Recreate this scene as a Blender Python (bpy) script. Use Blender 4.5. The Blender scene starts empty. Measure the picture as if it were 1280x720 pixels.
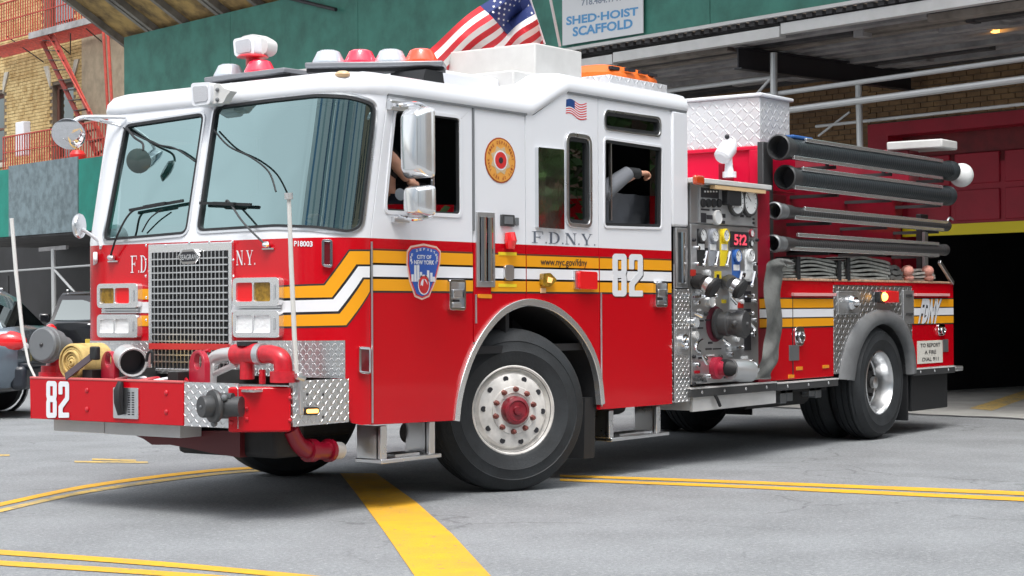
import bpy, bmesh, math, random
import numpy as np
from mathutils import Vector, Matrix
from mathutils.geometry import tessellate_polygon
R_ = random.Random(7)
SC = bpy.context.scene
COL = SC.collection
rad = math.radians

# ---------------------------------------------------------------- camera
CAM = np.array([-8.0371, -7.2554, 1.2574]); YAW, PIT, ROL, FPX = .6361, .0111, -.0053, 2237.79
Fv = np.array([math.cos(YAW)*math.cos(PIT), math.sin(YAW)*math.cos(PIT), math.sin(PIT)])
_r = np.array([Fv[1], -Fv[0], 0.]); _r /= np.linalg.norm(_r); _u = np.cross(_r, Fv)
Rv = _r*math.cos(ROL)+_u*math.sin(ROL); Uv = _u*math.cos(ROL)-_r*math.sin(ROL)
cd = bpy.data.cameras.new('camera'); co = bpy.data.objects.new('camera', cd); COL.objects.link(co)
co.matrix_world = Matrix(((Rv[0], Uv[0], -Fv[0], CAM[0]), (Rv[1], Uv[1], -Fv[1], CAM[1]), (Rv[2], Uv[2], -Fv[2], CAM[2]), (0, 0, 0, 1)))
cd.sensor_width = 36; cd.lens = FPX/1280*36; cd.clip_end = 500; cd.clip_start = .1
SC.camera = co

# ---------------------------------------------------------------- sky and sun (bright overcast day)
SUN_EL, SUN_AZ = 62, 212        # azimuth measured from +X, counter clockwise
w = bpy.data.worlds.new('World'); SC.world = w; w.use_nodes = True
nt = w.node_tree; nt.nodes.clear()
sky = nt.nodes.new('ShaderNodeTexSky'); sky.sky_type = 'NISHITA'; sky.sun_disc = False
sky.sun_elevation = rad(SUN_EL); sky.sun_rotation = rad(90-SUN_AZ); sky.dust_density = 4; sky.air_density = 1.3
hs = nt.nodes.new('ShaderNodeHueSaturation'); hs.inputs['Saturation'].default_value = .22; hs.inputs['Value'].default_value = 1.15
bg = nt.nodes.new('ShaderNodeBackground'); bg.inputs[1].default_value = .15
ow = nt.nodes.new('ShaderNodeOutputWorld')
# soft cloud cover: the same low-contrast variation all round
tcw = nt.nodes.new('ShaderNodeTexCoord'); nw = nt.nodes.new('ShaderNodeTexNoise'); nw.inputs['Scale'].default_value = 2.6; nw.inputs['Detail'].default_value = 5; nw.inputs['Roughness'].default_value = .55
nt.links.new(tcw.outputs['Generated'], nw.inputs['Vector']); mrw = nt.nodes.new('ShaderNodeMapRange'); mrw.inputs['From Min'].default_value = .3; mrw.inputs['From Max'].default_value = .7; mrw.inputs['To Min'].default_value = .72; mrw.inputs['To Max'].default_value = 1.5
nt.links.new(nw.outputs['Fac'], mrw.inputs['Value']); nt.links.new(mrw.outputs[0], hs.inputs['Value'])
nt.links.new(sky.outputs[0], hs.inputs['Color']); nt.links.new(hs.outputs[0], bg.inputs[0]); nt.links.new(bg.outputs[0], ow.inputs[0])
sl = bpy.data.lights.new('sun', 'SUN'); sl.energy = 1.0; sl.angle = rad(18); sl.color = (1, .97, .93)
so = bpy.data.objects.new('sun', sl); COL.objects.link(so)
sd = Vector((math.cos(rad(SUN_AZ))*math.cos(rad(SUN_EL)), math.sin(rad(SUN_AZ))*math.cos(rad(SUN_EL)), math.sin(rad(SUN_EL))))
so.rotation_euler = sd.to_track_quat('Z', 'Y').to_euler(); so.location = (0, 0, 30)
SC.view_settings.view_transform = 'Standard'; SC.view_settings.look = 'None'
SC.view_settings.gamma = 1; SC.view_settings.exposure = .85

# ---------------------------------------------------------------- measuring helpers
def ray(u, v): return Fv+Rv*(u-640)/FPX-Uv*(v-360)/FPX
def un(u, v, ax, val):
    d = ray(u, v); i = 'XYZ'.index(ax); return CAM+d*((val-CAM[i])/d[i])
def S(u, v, y=0.):                     # a point on a plane parallel to the engine's side -> (x, z)
    p = un(u, v, 'Y', y); return (p[0], p[2])
def S3(u, v, y=0.): return tuple(un(u, v, 'Y', y))
def FX(u, v, x=0.): p = un(u, v, 'X', x); return (p[1], p[2])
def FX3(u, v, x=0.): return tuple(un(u, v, 'X', x))
def G(u, v): p = un(u, v, 'Z', 0); return (p[0], p[1])

# cab front: side -> rounded corner -> raked flat front -> rounded corner -> far side
CA, CB, WID = .32, .36, 2.44
CL = .534; FW = WID-2*CB
def rake(h): return .19*max(0., h-1.72)
def surf(s, h, d=0.):
    if s <= 0: x, y, nx, ny = CA-s, 0., 0., -1.
    elif s < CL:
        t = s/CL*math.pi/2; x, y = CA*(1-math.sin(t)), CB*(1-math.cos(t)); nx, ny = -math.sin(t), -math.cos(t)
    elif s < CL+FW: x, y, nx, ny = 0., CB+s-CL, -1., 0.
    elif s < 2*CL+FW:
        t = (s-CL-FW)/CL*math.pi/2; x, y = CA*(1-math.cos(t)), WID-CB+CB*math.sin(t); nx, ny = -math.cos(t), math.sin(t)
    else: x, y, nx, ny = CA+s-2*CL-FW, WID, 0., 1.
    return (x+rake(h)+nx*d, y+ny*d, h)
def prj(p):
    q = np.array(p)-CAM; z = q@Fv; return 640+FPX*(q@Rv)/z, 360-FPX*(q@Uv)/z
_gs = [(s, h)+prj(surf(s, h)) for s in np.arange(-.3, 2.8, .06) for h in np.arange(.4, 2.85, .1)]
def W(u, v):
    s, h = min(_gs, key=lambda g: (g[2]-u)**2+(g[3]-v)**2)[:2]
    for _ in range(8):
        a, b = prj(surf(s, h)); e = 1e-4
        a1, b1 = prj(surf(s+e, h)); a2, b2 = prj(surf(s, h+e))
        J = np.array([[a1-a, a2-a], [b1-b, b2-b]])/e
        try: ds, dh = np.linalg.solve(J, [u-a, v-b])
        except Exception: break
        s += max(-.1, min(.1, ds)); h += max(-.1, min(.1, dh))
    return (s, h)

# ---------------------------------------------------------------- materials
MATS = {}
def mat(name, col, rough=.5, metal=0., coat=0., bump=0., bscale=40., var=0., vscale=6., emit=None, est=1., spec=.5, trans=0., dirt=None, rvar=0., det=4.):
    if name in MATS: return MATS[name]
    m = bpy.data.materials.new(name); m.use_nodes = True; t = m.node_tree; b = t.nodes['Principled BSDF']
    b.inputs['Base Color'].default_value = (*col, 1); b.inputs['Roughness'].default_value = rough; b.inputs['Metallic'].default_value = metal
    b.inputs['Coat Weight'].default_value = coat; b.inputs['Coat Roughness'].default_value = .06
    b.inputs['Specular IOR Level'].default_value = spec; b.inputs['Transmission Weight'].default_value = trans
    if emit: b.inputs['Emission Color'].default_value = (*emit, 1); b.inputs['Emission Strength'].default_value = est
    tc = t.nodes.new('ShaderNodeTexCoord')
    def noise(sc, dt=det):
        n = t.nodes.new('ShaderNodeTexNoise'); n.inputs['Scale'].default_value = sc; n.inputs['Detail'].default_value = dt
        n.inputs['Roughness'].default_value = .6; t.links.new(tc.outputs['Object'], n.inputs['Vector']); return n
    if var or dirt:
        n = noise(vscale); mx = t.nodes.new('ShaderNodeMix'); mx.data_type = 'RGBA'
        r = t.nodes.new('ShaderNodeMapRange'); r.inputs['From Min'].default_value = .38; r.inputs['From Max'].default_value = .68
        t.links.new(n.outputs['Fac'], r.inputs['Value']); t.links.new(r.outputs[0], mx.inputs['Factor'])
        d = dirt or tuple(c*(1-var) for c in col)
        mx.inputs['A'].default_value = (*[min(1, c*(1+(var if not dirt else 0)*.5)) for c in col], 1); mx.inputs['B'].default_value = (*d, 1)
        t.links.new(mx.outputs['Result'], b.inputs['Base Color'])
    if rvar:
        n = noise(vscale*.7); r = t.nodes.new('ShaderNodeMapRange'); r.inputs['To Min'].default_value = max(0, rough-rvar); r.inputs['To Max'].default_value = min(1, rough+rvar)
        t.links.new(n.outputs['Fac'], r.inputs['Value']); t.links.new(r.outputs[0], b.inputs['Roughness'])
    if bump:
        n = noise(bscale); bp = t.nodes.new('ShaderNodeBump'); bp.inputs['Strength'].default_value = min(1, bump); bp.inputs['Distance'].default_value = .01
        t.links.new(n.outputs['Fac'], bp.inputs['Height']); t.links.new(bp.outputs[0], b.inputs['Normal'])
    MATS[name] = m; return m
def mth(t, op, a, b=None):
    n = t.nodes.new('ShaderNodeMath'); n.operation = op
    for i, x in enumerate((a, b)):
        if x is None: continue
        if isinstance(x, (int, float)): n.inputs[i].default_value = x
        else: t.links.new(x, n.inputs[i])
    return n.outputs[0]
def diamond_mat(name, col=(.62, .63, .64), cell=.03, flat=False):
    m = mat(name, col, .3, .95, rvar=.08); t = m.node_tree; b = t.nodes['Principled BSDF']
    tc = t.nodes.new('ShaderNodeTexCoord'); sp = t.nodes.new('ShaderNodeSeparateXYZ'); t.links.new(tc.outputs['Object'], sp.inputs[0])
    if flat: U = mth(t, 'DIVIDE', sp.outputs[0], cell); V = mth(t, 'DIVIDE', sp.outputs[1], cell)
    else: U = mth(t, 'DIVIDE', mth(t, 'SUBTRACT', sp.outputs[0], sp.outputs[1]), cell); V = mth(t, 'DIVIDE', sp.outputs[2], cell)
    fu = mth(t, 'SUBTRACT', mth(t, 'FRACT', U), .5); fv = mth(t, 'SUBTRACT', mth(t, 'FRACT', V), .5)
    par = mth(t, 'MULTIPLY', mth(t, 'FRACT', mth(t, 'MULTIPLY', mth(t, 'ADD', mth(t, 'FLOOR', U), mth(t, 'FLOOR', V)), .5)), 2)
    sg = mth(t, 'SUBTRACT', mth(t, 'MULTIPLY', par, 2), 1)
    p = mth(t, 'ADD', fu, mth(t, 'MULTIPLY', fv, sg)); q = mth(t, 'SUBTRACT', fu, mth(t, 'MULTIPLY', fv, sg))
    e = mth(t, 'ADD', mth(t, 'MULTIPLY', mth(t, 'MULTIPLY', p, p), 1.6), mth(t, 'MULTIPLY', mth(t, 'MULTIPLY', q, q), 22))
    r = t.nodes.new('ShaderNodeMapRange'); r.inputs['From Min'].default_value = 1.0; r.inputs['From Max'].default_value = .3
    t.links.new(e, r.inputs['Value'])
    bp = t.nodes.new('ShaderNodeBump'); bp.inputs['Strength'].default_value = .9; bp.inputs['Distance'].default_value = .006
    t.links.new(r.outputs[0], bp.inputs['Height']); t.links.new(bp.outputs[0], b.inputs['Normal'])
    return m
def zsplit_paint(name, low, high, z, rough=.22):
    m = mat(name, low, rough, coat=.35, bump=.05, bscale=2.2, spec=.22); t = m.node_tree; b = t.nodes['Principled BSDF']
    tc = t.nodes.new('ShaderNodeTexCoord'); sp = t.nodes.new('ShaderNodeSeparateXYZ'); t.links.new(tc.outputs['Object'], sp.inputs[0])
    mx = t.nodes.new('ShaderNodeMix'); mx.data_type = 'RGBA'; t.links.new(mth(t, 'GREATER_THAN', sp.outputs[2], z), mx.inputs['Factor'])
    mx.inputs['A'].default_value = (*low, 1); mx.inputs['B'].default_value = (*high, 1); t.links.new(mx.outputs['Result'], b.inputs['Base Color'])
    return m
def glass_mat(name, tint=(.5, .6, .62), refl=.5, rough=.0, gcol=(.86, .97, 1), bump=0.):
    m = bpy.data.materials.new(name); m.use_nodes = True; t = m.node_tree; t.nodes.clear(); o = t.nodes.new('ShaderNodeOutputMaterial')
    g = t.nodes.new('ShaderNodeBsdfGlossy'); g.inputs['Roughness'].default_value = rough; g.inputs['Color'].default_value = (*gcol, 1)
    tr = t.nodes.new('ShaderNodeBsdfTransparent'); tr.inputs['Color'].default_value = (*tint, 1)
    mx = t.nodes.new('ShaderNodeMixShader'); lw = t.nodes.new('ShaderNodeLayerWeight'); lw.inputs['Blend'].default_value = .5
    r = t.nodes.new('ShaderNodeMapRange'); r.inputs['To Min'].default_value = refl; r.inputs['To Max'].default_value = min(1, refl+.5)
    t.links.new(lw.outputs['Facing'], r.inputs['Value']); t.links.new(r.outputs[0], mx.inputs[0]); t.links.new(tr.outputs[0], mx.inputs[1]); t.links.new(g.outputs[0], mx.inputs[2])
    if bump:
        tc = t.nodes.new('ShaderNodeTexCoord'); n = t.nodes.new('ShaderNodeTexNoise'); n.inputs['Scale'].default_value = 1.3; n.inputs['Detail'].default_value = 1; t.links.new(tc.outputs['Object'], n.inputs['Vector'])
        bp = t.nodes.new('ShaderNodeBump'); bp.inputs['Strength'].default_value = bump; bp.inputs['Distance'].default_value = .02; t.links.new(n.outputs['Fac'], bp.inputs['Height']); t.links.new(bp.outputs[0], g.inputs['Normal'])
    t.links.new(mx.outputs[0], o.inputs[0]); MATS[name] = m; return m

RED, WHT = (.50, .001, .008), (.74, .76, .80)
Z2 = 1.693
m_cab = zsplit_paint('cab_paint', RED, WHT, Z2)
m_red = mat('red_paint', RED, .2, coat=.35, bump=.05, bscale=2.2, spec=.22)
m_redd = mat('dark_red_tone', (.25, .004, .02), .35, coat=.3, var=.2)  # dark red; on the low inlet pipe it stands for shade
m_redp = mat('red_fitting', (.5, .008, .02), .35, coat=.3, var=.25, vscale=20)
m_white = mat('white_paint', WHT, .3, coat=.4)
m_whit2 = mat('white_panel', (.60, .60, .59), .45, var=.08, vscale=4)
m_gold = mat('gold_stripe', (.80, .34, .01), .4, spec=.3)
m_wstr = mat('white_stripe', (.8, .81, .84), .35, coat=.2)
m_blk = mat('black_rubber', (.012, .013, .015), .6, bump=.1, bscale=60)
m_tyre = mat('tyre_rubber', (.018, .021, .024), .68, bump=.25, bscale=50, var=.35, vscale=5)
m_dark = mat('dark_interior', (.012, .012, .014), .8)
m_dash = mat('dash_grey', (.10, .11, .115), .6)
m_under = mat('chassis_black', (.015, .014, .014), .7, var=.4, vscale=8)
m_chr = mat('chrome', (.82, .83, .85), .07, 1.)
m_alu = mat('brushed_aluminium', (.72, .73, .74), .3, 1., rvar=.12)
m_steel = mat('stainless_steel', (.52, .53, .54), .34, .8, rvar=.12, vscale=3)
m_dia = diamond_mat('diamond_plate', (.72, .73, .74))
m_trim = mat('polished_trim', (.88, .89, .9), .2, .85)
m_dia2 = diamond_mat('diamond_plate_coarse', (.74, .75, .76), cell=.034)
m_diaw = diamond_mat('diamond_plate_white', (.80, .81, .84), cell=.06)
m_diaw.node_tree.nodes['Principled BSDF'].inputs['Metallic'].default_value = .35
m_wind = glass_mat('windscreen_glass', (.5, .62, .6), .40, gcol=(.56, .77, .77), bump=.45, rough=.02)
m_win = glass_mat('side_glass', (.5, .52, .54), .06)
m_winr = glass_mat('dark_glass', (.12, .13, .14), .05)
m_lensr = mat('red_lens', (.75, .01, .015), .12, coat=1, emit=(1, .03, .02), est=.03)
m_lensdr = mat('dark_red_lens', (.12, .005, .01), .12, coat=1)
m_lensa = mat('amber_lens', (.85, .30, .02), .15, coat=1)
m_lensam = mat('brown_amber_lens', (.28, .16, .015), .12, coat=1, var=.5, vscale=30)
m_lensw = mat('clear_lens', (.9, .91, .92), .12, .15, coat=1, bump=.5, bscale=45)
m_lit = mat('lit_amber_lamp', (1, .5, .1), .2, emit=(1, .45, .08), est=3)
m_grey = mat('grey_metal', (.22, .23, .24), .4, .6, rvar=.1)
m_greyd = mat('dark_grey_metal', (.07, .072, .075), .45, .4, rvar=.1)
m_greyp = mat('grey_plastic', (.14, .15, .16), .5)
m_rubg = mat('grey_fender_rubber', (.13, .135, .14), .55, var=.2)
m_tan = mat('tan_lens', (.75, .5, .28), .3)
m_blue = mat('navy_print', (.015, .06, .22), .4)
m_bluel = mat('blue_print', (.03, .10, .42), .4)
m_ink = mat('black_print', (.02, .02, .025), .5)
m_yel = mat('yellow_tag', (.85, .65, .02), .5)
m_orange = mat('orange_plastic', (.85, .16, .02), .4, coat=.2)
m_skin = mat('skin', (.52, .27, .18), .5, var=.12, vscale=12)
m_navy = mat('navy_cloth', (.012, .016, .03), .85)
m_greycl = mat('grey_cloth', (.16, .17, .19), .9)
m_hair = mat('dark_hair', (.02, .014, .01), .7)
m_seat = mat('seat_vinyl', (.06, .012, .012), .55)
m_canvas = mat('hose_canvas', (.30, .31, .29), .8, bump=.5, bscale=180, var=.3, vscale=14)
m_canvasd = mat('hose_canvas_dirty', (.13, .135, .13), .8, bump=.5, bscale=160, var=.4, vscale=7)
m_canvy = mat('yellow_hose_canvas', (.56, .40, .15), .8, bump=.5, bscale=180, var=.3, vscale=12)
m_canvp = mat('pink_hose', (.62, .28, .22), .7, var=.3, vscale=20)

# ---------------------------------------------------------------- object building
def finish(name, me, m, parent, sm=30, bev=0.):
    me.materials.append(m); o = bpy.data.objects.new(name, me); COL.objects.link(o)
    if parent is not None:
        o.parent = parent; r = Vector((0, 0, 0)); q = parent
        while q is not None: r += q.location; q = q.parent
        o.location = -r
    if sm:
        me.polygons.foreach_set('use_smooth', [True]*len(me.polygons)); me.set_sharp_from_angle(angle=rad(sm))
    if bev:
        b = o.modifiers.new('bevel', 'BEVEL'); b.width = bev; b.segments = 2; b.limit_method = 'ANGLE'; b.angle_limit = rad(40); b.harden_normals = False
    return o
class MB:
    def __init__(s): s.v = []; s.f = []
    def add(s, v, f):
        n = len(s.v); s.v += [tuple(p) for p in v]; s.f += [tuple(i+n for i in q) for q in f]; return s
    def box(s, a, b, rz=0., c=None):
        a, b = [min(p, q) for p, q in zip(a, b)], [max(p, q) for p, q in zip(a, b)]
        v = [(x, y, z) for x in (a[0], b[0]) for y in (a[1], b[1]) for z in (a[2], b[2])]
        if rz:
            c = c or ((a[0]+b[0])/2, (a[1]+b[1])/2); k, l = math.cos(rz), math.sin(rz)
            v = [(c[0]+(x-c[0])*k-(y-c[1])*l, c[1]+(x-c[0])*l+(y-c[1])*k, z) for x, y, z in v]
        return s.add(v, [(0, 1, 3, 2), (4, 6, 7, 5), (0, 4, 5, 1), (2, 3, 7, 6), (0, 2, 6, 4), (1, 5, 7, 3)])
    def hexa(s, v): return s.add(v, [(0, 1, 2, 3), (7, 6, 5, 4), (0, 4, 5, 1), (1, 5, 6, 2), (2, 6, 7, 3), (3, 7, 4, 0)])
    def beam(s, p, q, wd, ht, up=(0, 0, 1)):
        p, q = Vector(p), Vector(q); d = (q-p).normalized(); u = Vector(up)
        sd_ = d.cross(u)
        if sd_.length < 1e-4: sd_ = d.cross(Vector((1, 0, 0)))
        sd_.normalize(); u = sd_.cross(d).normalized(); a, b = sd_*wd/2, u*ht/2
        return s.hexa([p-a-b, p+a-b, p+a+b, p-a+b, q-a-b, q+a-b, q+a+b, q-a+b])
    def tube(s, pts, r, n=10, cap=True, closed=False, flat=None):
        pts = [Vector(p) for p in pts]; N = len(pts); rs = r if isinstance(r, (list, tuple)) else [r]*N
        up = None; rings = []
        for i, p in enumerate(pts):
            if closed: d = pts[(i+1) % N]-pts[i-1]
            else: d = pts[min(i+1, N-1)]-pts[max(i-1, 0)]
            d.normalize()
            if up is None:
                up = Vector((0, 0, 1)) if abs(d.z) < .9 else Vector((1, 0, 0))
            up = (up-d*up.dot(d))
            if up.length < 1e-5: up = d.orthogonal()
            up.normalize(); sd_ = d.cross(up)
            fx, fy = flat or (1, 1)
            rings.append([p+(sd_*math.cos(2*math.pi*k/n)*fx+up*math.sin(2*math.pi*k/n)*fy)*rs[i] for k in range(n)])
        v = [q for rg in rings for q in rg]; f = []
        for i in range(N if closed else N-1):
            a, b = i*n, ((i+1) % N)*n
            f += [(a+k, a+(k+1) % n, b+(k+1) % n, b+k) for k in range(n)]
        if cap and not closed: f += [tuple(range(n))[::-1], tuple(range((N-1)*n, N*n))]
        return s.add(v, f)
    def cyl(s, p, q, r, n=16, r2=None, cap=True): return s.tube([p, q], [r, r if r2 is None else r2], n, cap)
    def lathe(s, prof, o, ax, n=32, close=False):      # prof: (radius, distance along ax)
        ax = Vector(ax).normalized(); u = ax.orthogonal().normalized(); t = ax.cross(u); o = Vector(o); v = []
        for r, d in prof:
            for k in range(n):
                a = 2*math.pi*k/n; v.append(o+ax*d+(u*math.cos(a)+t*math.sin(a))*max(r, 1e-4))
        f = []
        for i in range(len(prof)-1):
            a, b = i*n, (i+1)*n
            f += [(a+k, b+k, b+(k+1) % n, a+(k+1) % n) for k in range(n)]
        if close:
            a, b = (len(prof)-1)*n, 0
            f += [(a+k, b+k, b+(k+1) % n, a+(k+1) % n) for k in range(n)]
        return s.add(v, f)
    def sphere(s, c, r, n=14, sc=(1, 1, 1), m=8):
        v = []; c = Vector(c)
        for i in range(m+1):
            a = math.pi*i/m
            for k in range(n):
                b = 2*math.pi*k/n; v.append(c+Vector((r*sc[0]*math.sin(a)*math.cos(b), r*sc[1]*math.sin(a)*math.sin(b), r*sc[2]*math.cos(a))))
        return s.add(v, [(i*n+k, (i+1)*n+k, (i+1)*n+(k+1) % n, i*n+(k+1) % n) for i in range(m) for k in range(n)])
    def grid(s, rows):       # rows of points
        n = len(rows[0]); v = [p for r in rows for p in r]
        return s.add(v, [(i*n+j, i*n+j+1, (i+1)*n+j+1, (i+1)*n+j) for i in range(len(rows)-1) for j in range(n-1)])
    def build(s, name, m, parent=None, sm=30, bev=0., merge=True):
        me = bpy.data.meshes.new(name); me.from_pydata(s.v, [], s.f)
        bm = bmesh.new(); bm.from_mesh(me)
        if merge: bmesh.ops.remove_doubles(bm, verts=bm.verts, dist=1e-5)
        bmesh.ops.recalc_face_normals(bm, faces=bm.faces); bm.to_mesh(me); bm.free()
        return finish(name, me, m, parent, sm, bev)

def rpoly(pts, r=.03, n=4):             # round the corners of a polygon
    out = []; N = len(pts)
    for i in range(N):
        p0, p, p2 = [Vector(pts[k % N][:2]) for k in (i-1, i, i+1)]
        a, b = p0-p, p2-p; k = min(r, a.length*.45, b.length*.45)
        a = p+a.normalized()*k; b = p+b.normalized()*k
        for j in range(n+1):
            t = j/n; q = a*(1-t)**2+p*2*t*(1-t)+b*t*t; out.append((q.x, q.y))
    return out
def rrect(x0, y0, x1, y1, r=.02, n=4): return rpoly([(x0, y0), (x1, y0), (x1, y1), (x0, y1)], r, n)
def ell(cx, cy, a, b, n=28): return [(cx+a*math.cos(2*math.pi*k/n), cy+b*math.sin(2*math.pi*k/n)) for k in range(n)]
def offs(pts, d):                       # offset polygon outwards by d
    ar = sum(pts[i-1][0]*pts[i][1]-pts[i][0]*pts[i-1][1] for i in range(len(pts))); sg = 1 if ar > 0 else -1
    out = []; N = len(pts)
    for i in range(N):
        p0, p, p2 = [Vector(pts[k % N]) for k in (i-1, i, i+1)]
        a, b = (p-p0), (p2-p)
        a = a.normalized() if a.length > 1e-9 else b.normalized(); b = b.normalized() if b.length > 1e-9 else a
        n1, n2 = Vector((a.y, -a.x))*sg, Vector((b.y, -b.x))*sg; nn = (n1+n2)
        nn = nn.normalized() if nn.length > 1e-6 else n1
        k = d/max(.5, nn.dot(n1)); out.append((p.x+nn.x*k, p.y+nn.y*k))
    return out
def mp_side(y0): return lambda a, b, d: (a, y0-d, b)
def mp_front(x0): return lambda a, b, d: (x0-d, a, b)
def mp_top(z0): return lambda a, b, d: (a, b, z0+d)
def mp_wrap(d0): return lambda a, b, d: surf(a, b, d0+d)
CUTS = [CL*i/14 for i in range(15)]+[CL+FW+CL*i/8 for i in range(9)]
def plate(name, outer, mp, m, parent=None, holes=(), th=.0, bev=0., wrap=False, sm=30, cuts=(), build=True):
    loops = [list(outer)]+[list(h) for h in holes]
    flat = [p for l in loops for p in l]
    tris = tessellate_polygon([[Vector((p[0], p[1], 0)) for p in l] for l in loops])
    bm = bmesh.new(); vs = [bm.verts.new((p[0], p[1], 0)) for p in flat]
    for t in tris:
        try: bm.faces.new([vs[i] for i in t])
        except ValueError: pass
    if wrap or cuts:
        for c in list(cuts)+(CUTS if wrap else []):
            bmesh.ops.bisect_plane(bm, geom=bm.verts[:]+bm.edges[:]+bm.faces[:], plane_co=(c, 0, 0), plane_no=(1, 0, 0), dist=1e-5)
        if wrap: bmesh.ops.bisect_plane(bm, geom=bm.verts[:]+bm.edges[:]+bm.faces[:], plane_co=(0, 1.72, 0), plane_no=(0, 1, 0), dist=1e-5)
    bmesh.ops.dissolve_limit(bm, angle_limit=.01, verts=bm.verts, edges=bm.edges, delimit={'NORMAL'}) if not (wrap or cuts) else None
    if th:
        r = bmesh.ops.extrude_face_region(bm, geom=bm.faces[:])
        for e in r['geom']:
            if isinstance(e, bmesh.types.BMVert): e.co.z = -th
    for v in bm.verts: v.co = mp(v.co.x, v.co.y, v.co.z)
    bmesh.ops.recalc_face_normals(bm, faces=bm.faces)
    me = bpy.data.meshes.new(name); bm.to_mesh(me); bm.free()
    o = finish(name, me, m, parent, sm, bev)
    if not th:   # a single sheet: make sure that it faces outwards
        pass
    return o
def ring(name, poly, w_in, w_out, mp, m, parent, th=.01, bev=0., wrap=False):
    return plate(name, offs(poly, w_out), mp, m, parent, holes=[offs(poly, -w_in)], th=th, bev=bev, wrap=wrap)
_tx = {}
def text2d(body, bold=0., space=1.):
    k = (body, bold, space)
    if k in _tx: return _tx[k]
    c = bpy.data.curves.new('t', 'FONT'); c.body = body; c.offset = bold; c.align_x = 'CENTER'; c.resolution_u = 3; c.space_character = space
    o = bpy.data.objects.new('t', c); COL.objects.link(o); dg = bpy.context.evaluated_depsgraph_get(); dg.update()
    me = o.evaluated_get(dg).to_mesh(); v = np.array([x.co[:2] for x in me.vertices]); f = [tuple(p.vertices) for p in me.polygons]
    o.evaluated_get(dg).to_mesh_clear(); bpy.data.objects.remove(o); bpy.data.curves.remove(c)
    lo, hi = v.min(0), v.max(0); _tx[k] = ((v-lo)/(hi-lo), f, (hi-lo)[0]/(hi-lo)[1]); return _tx[k]
def text(name, body, box, mp, m, parent, bold=0., th=.0015, quad=None, space=1.):
    v, f, _ = text2d(body, bold, space)
    if quad: P = lambda a, b: tuple((quad[0][i]*(1-a)+quad[1][i]*a)*(1-b)+(quad[3][i]*(1-a)+quad[2][i]*a)*b for i in (0, 1))
    else: x0, y0, x1, y1 = box; P = lambda a, b: (x0+(x1-x0)*a, y0+(y1-y0)*b)
    mb = MB(); mb.add([mp(*P(*q), th) for q in v], f); return mb.build(name, m, parent, 0, merge=False)
# serif capitals for the engine's lettering, in a 1 x 1 box
def _bx(x0, y0, x1, y1): return [(x0, y0), (x1, y0), (x1, y1), (x0, y1)]
def _st(x0, y0, x1, y1, w_): return [(x0-w_/2, y0), (x0+w_/2, y0), (x1+w_/2, y1), (x1-w_/2, y1)]
SER = {'F': [_bx(.16, 0, .34, 1), _bx(0, 0, .5, .05), _bx(0, .95, .95, 1), _bx(.34, .48, .7, .54), _bx(.9, .76, .95, .95), _bx(.66, .38, .71, .64)],
       'D': [_bx(.12, 0, .3, 1), _bx(0, 0, .45, .05), _bx(0, .95, .45, 1)]+[[(.42+.53*math.sin(a), .5-.5*math.cos(a)), (.42+.53*math.sin(b), .5-.5*math.cos(b)), (.42+.36*math.sin(b), .5-.44*math.cos(b)), (.42+.36*math.sin(a), .5-.44*math.cos(a))] for a, b in [(math.pi*i/10, math.pi*(i+1)/10) for i in range(10)]],
       'N': [_bx(.12, 0, .18, 1), _bx(.82, 0, .88, 1), _st(.84, 0, .18, 1, .2), _bx(0, 0, .32, .05), _bx(0, .95, .2, 1), _bx(.68, .95, 1, 1)],
       'Y': [_st(.46, .42, .14, 1, .17), _st(.54, .42, .86, 1, .07), _bx(.41, 0, .58, .46), _bx(.28, 0, .72, .05), _bx(0, .95, .34, 1), _bx(.7, .95, 1, 1)],
       '.': [_bx(.3, 0, .7, .13)]}
def serif(name, body, box, mp, m, parent, th=.002):
    x0, y0, x1, y1 = box; wd = {'.': .28}; tot = sum(wd.get(c, 1)+.08 for c in body)-.08; k = (x1-x0)/tot; x = x0
    for c in body:
        ww = wd.get(c, 1); mb = MB()
        for i, pl in enumerate(SER[c]):
            mb.add([mp(x+px*ww*k, y0+py*(y1-y0), th+.0002*i) for px, py in pl], [(0, 1, 2, 3)])
        x += (ww+.08)*k; stuff(mb.build(name, m, parent, 0, merge=False))
def thing(name, label, cat, loc=(0, 0, 0), group=None):
    o = bpy.data.objects.new(name, None); COL.objects.link(o); o.location = loc; o.empty_display_size = .2
    return tag(o, label, cat, group)
def tag(o, label, cat, group=None):
    o['label'] = label; o['category'] = cat
    if group: o['group'] = group
    return o
def struct(o): o['kind'] = 'structure'; return o
def stuff(o): o['kind'] = 'stuff'; return o
def bez(p, n=12):        # smooth curve through points (Catmull-Rom)
    p = [Vector(q) for q in p]; out = []
    for i in range(len(p)-1):
        a, b, c, d = p[max(i-1, 0)], p[i], p[i+1], p[min(i+2, len(p)-1)]
        for k in range(n):
            t = k/n; out.append(.5*((2*b)+(c-a)*t+(2*a-5*b+4*c-d)*t*t+(3*b-a-3*c+d)*t**3))
    out.append(p[-1]); return out

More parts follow.
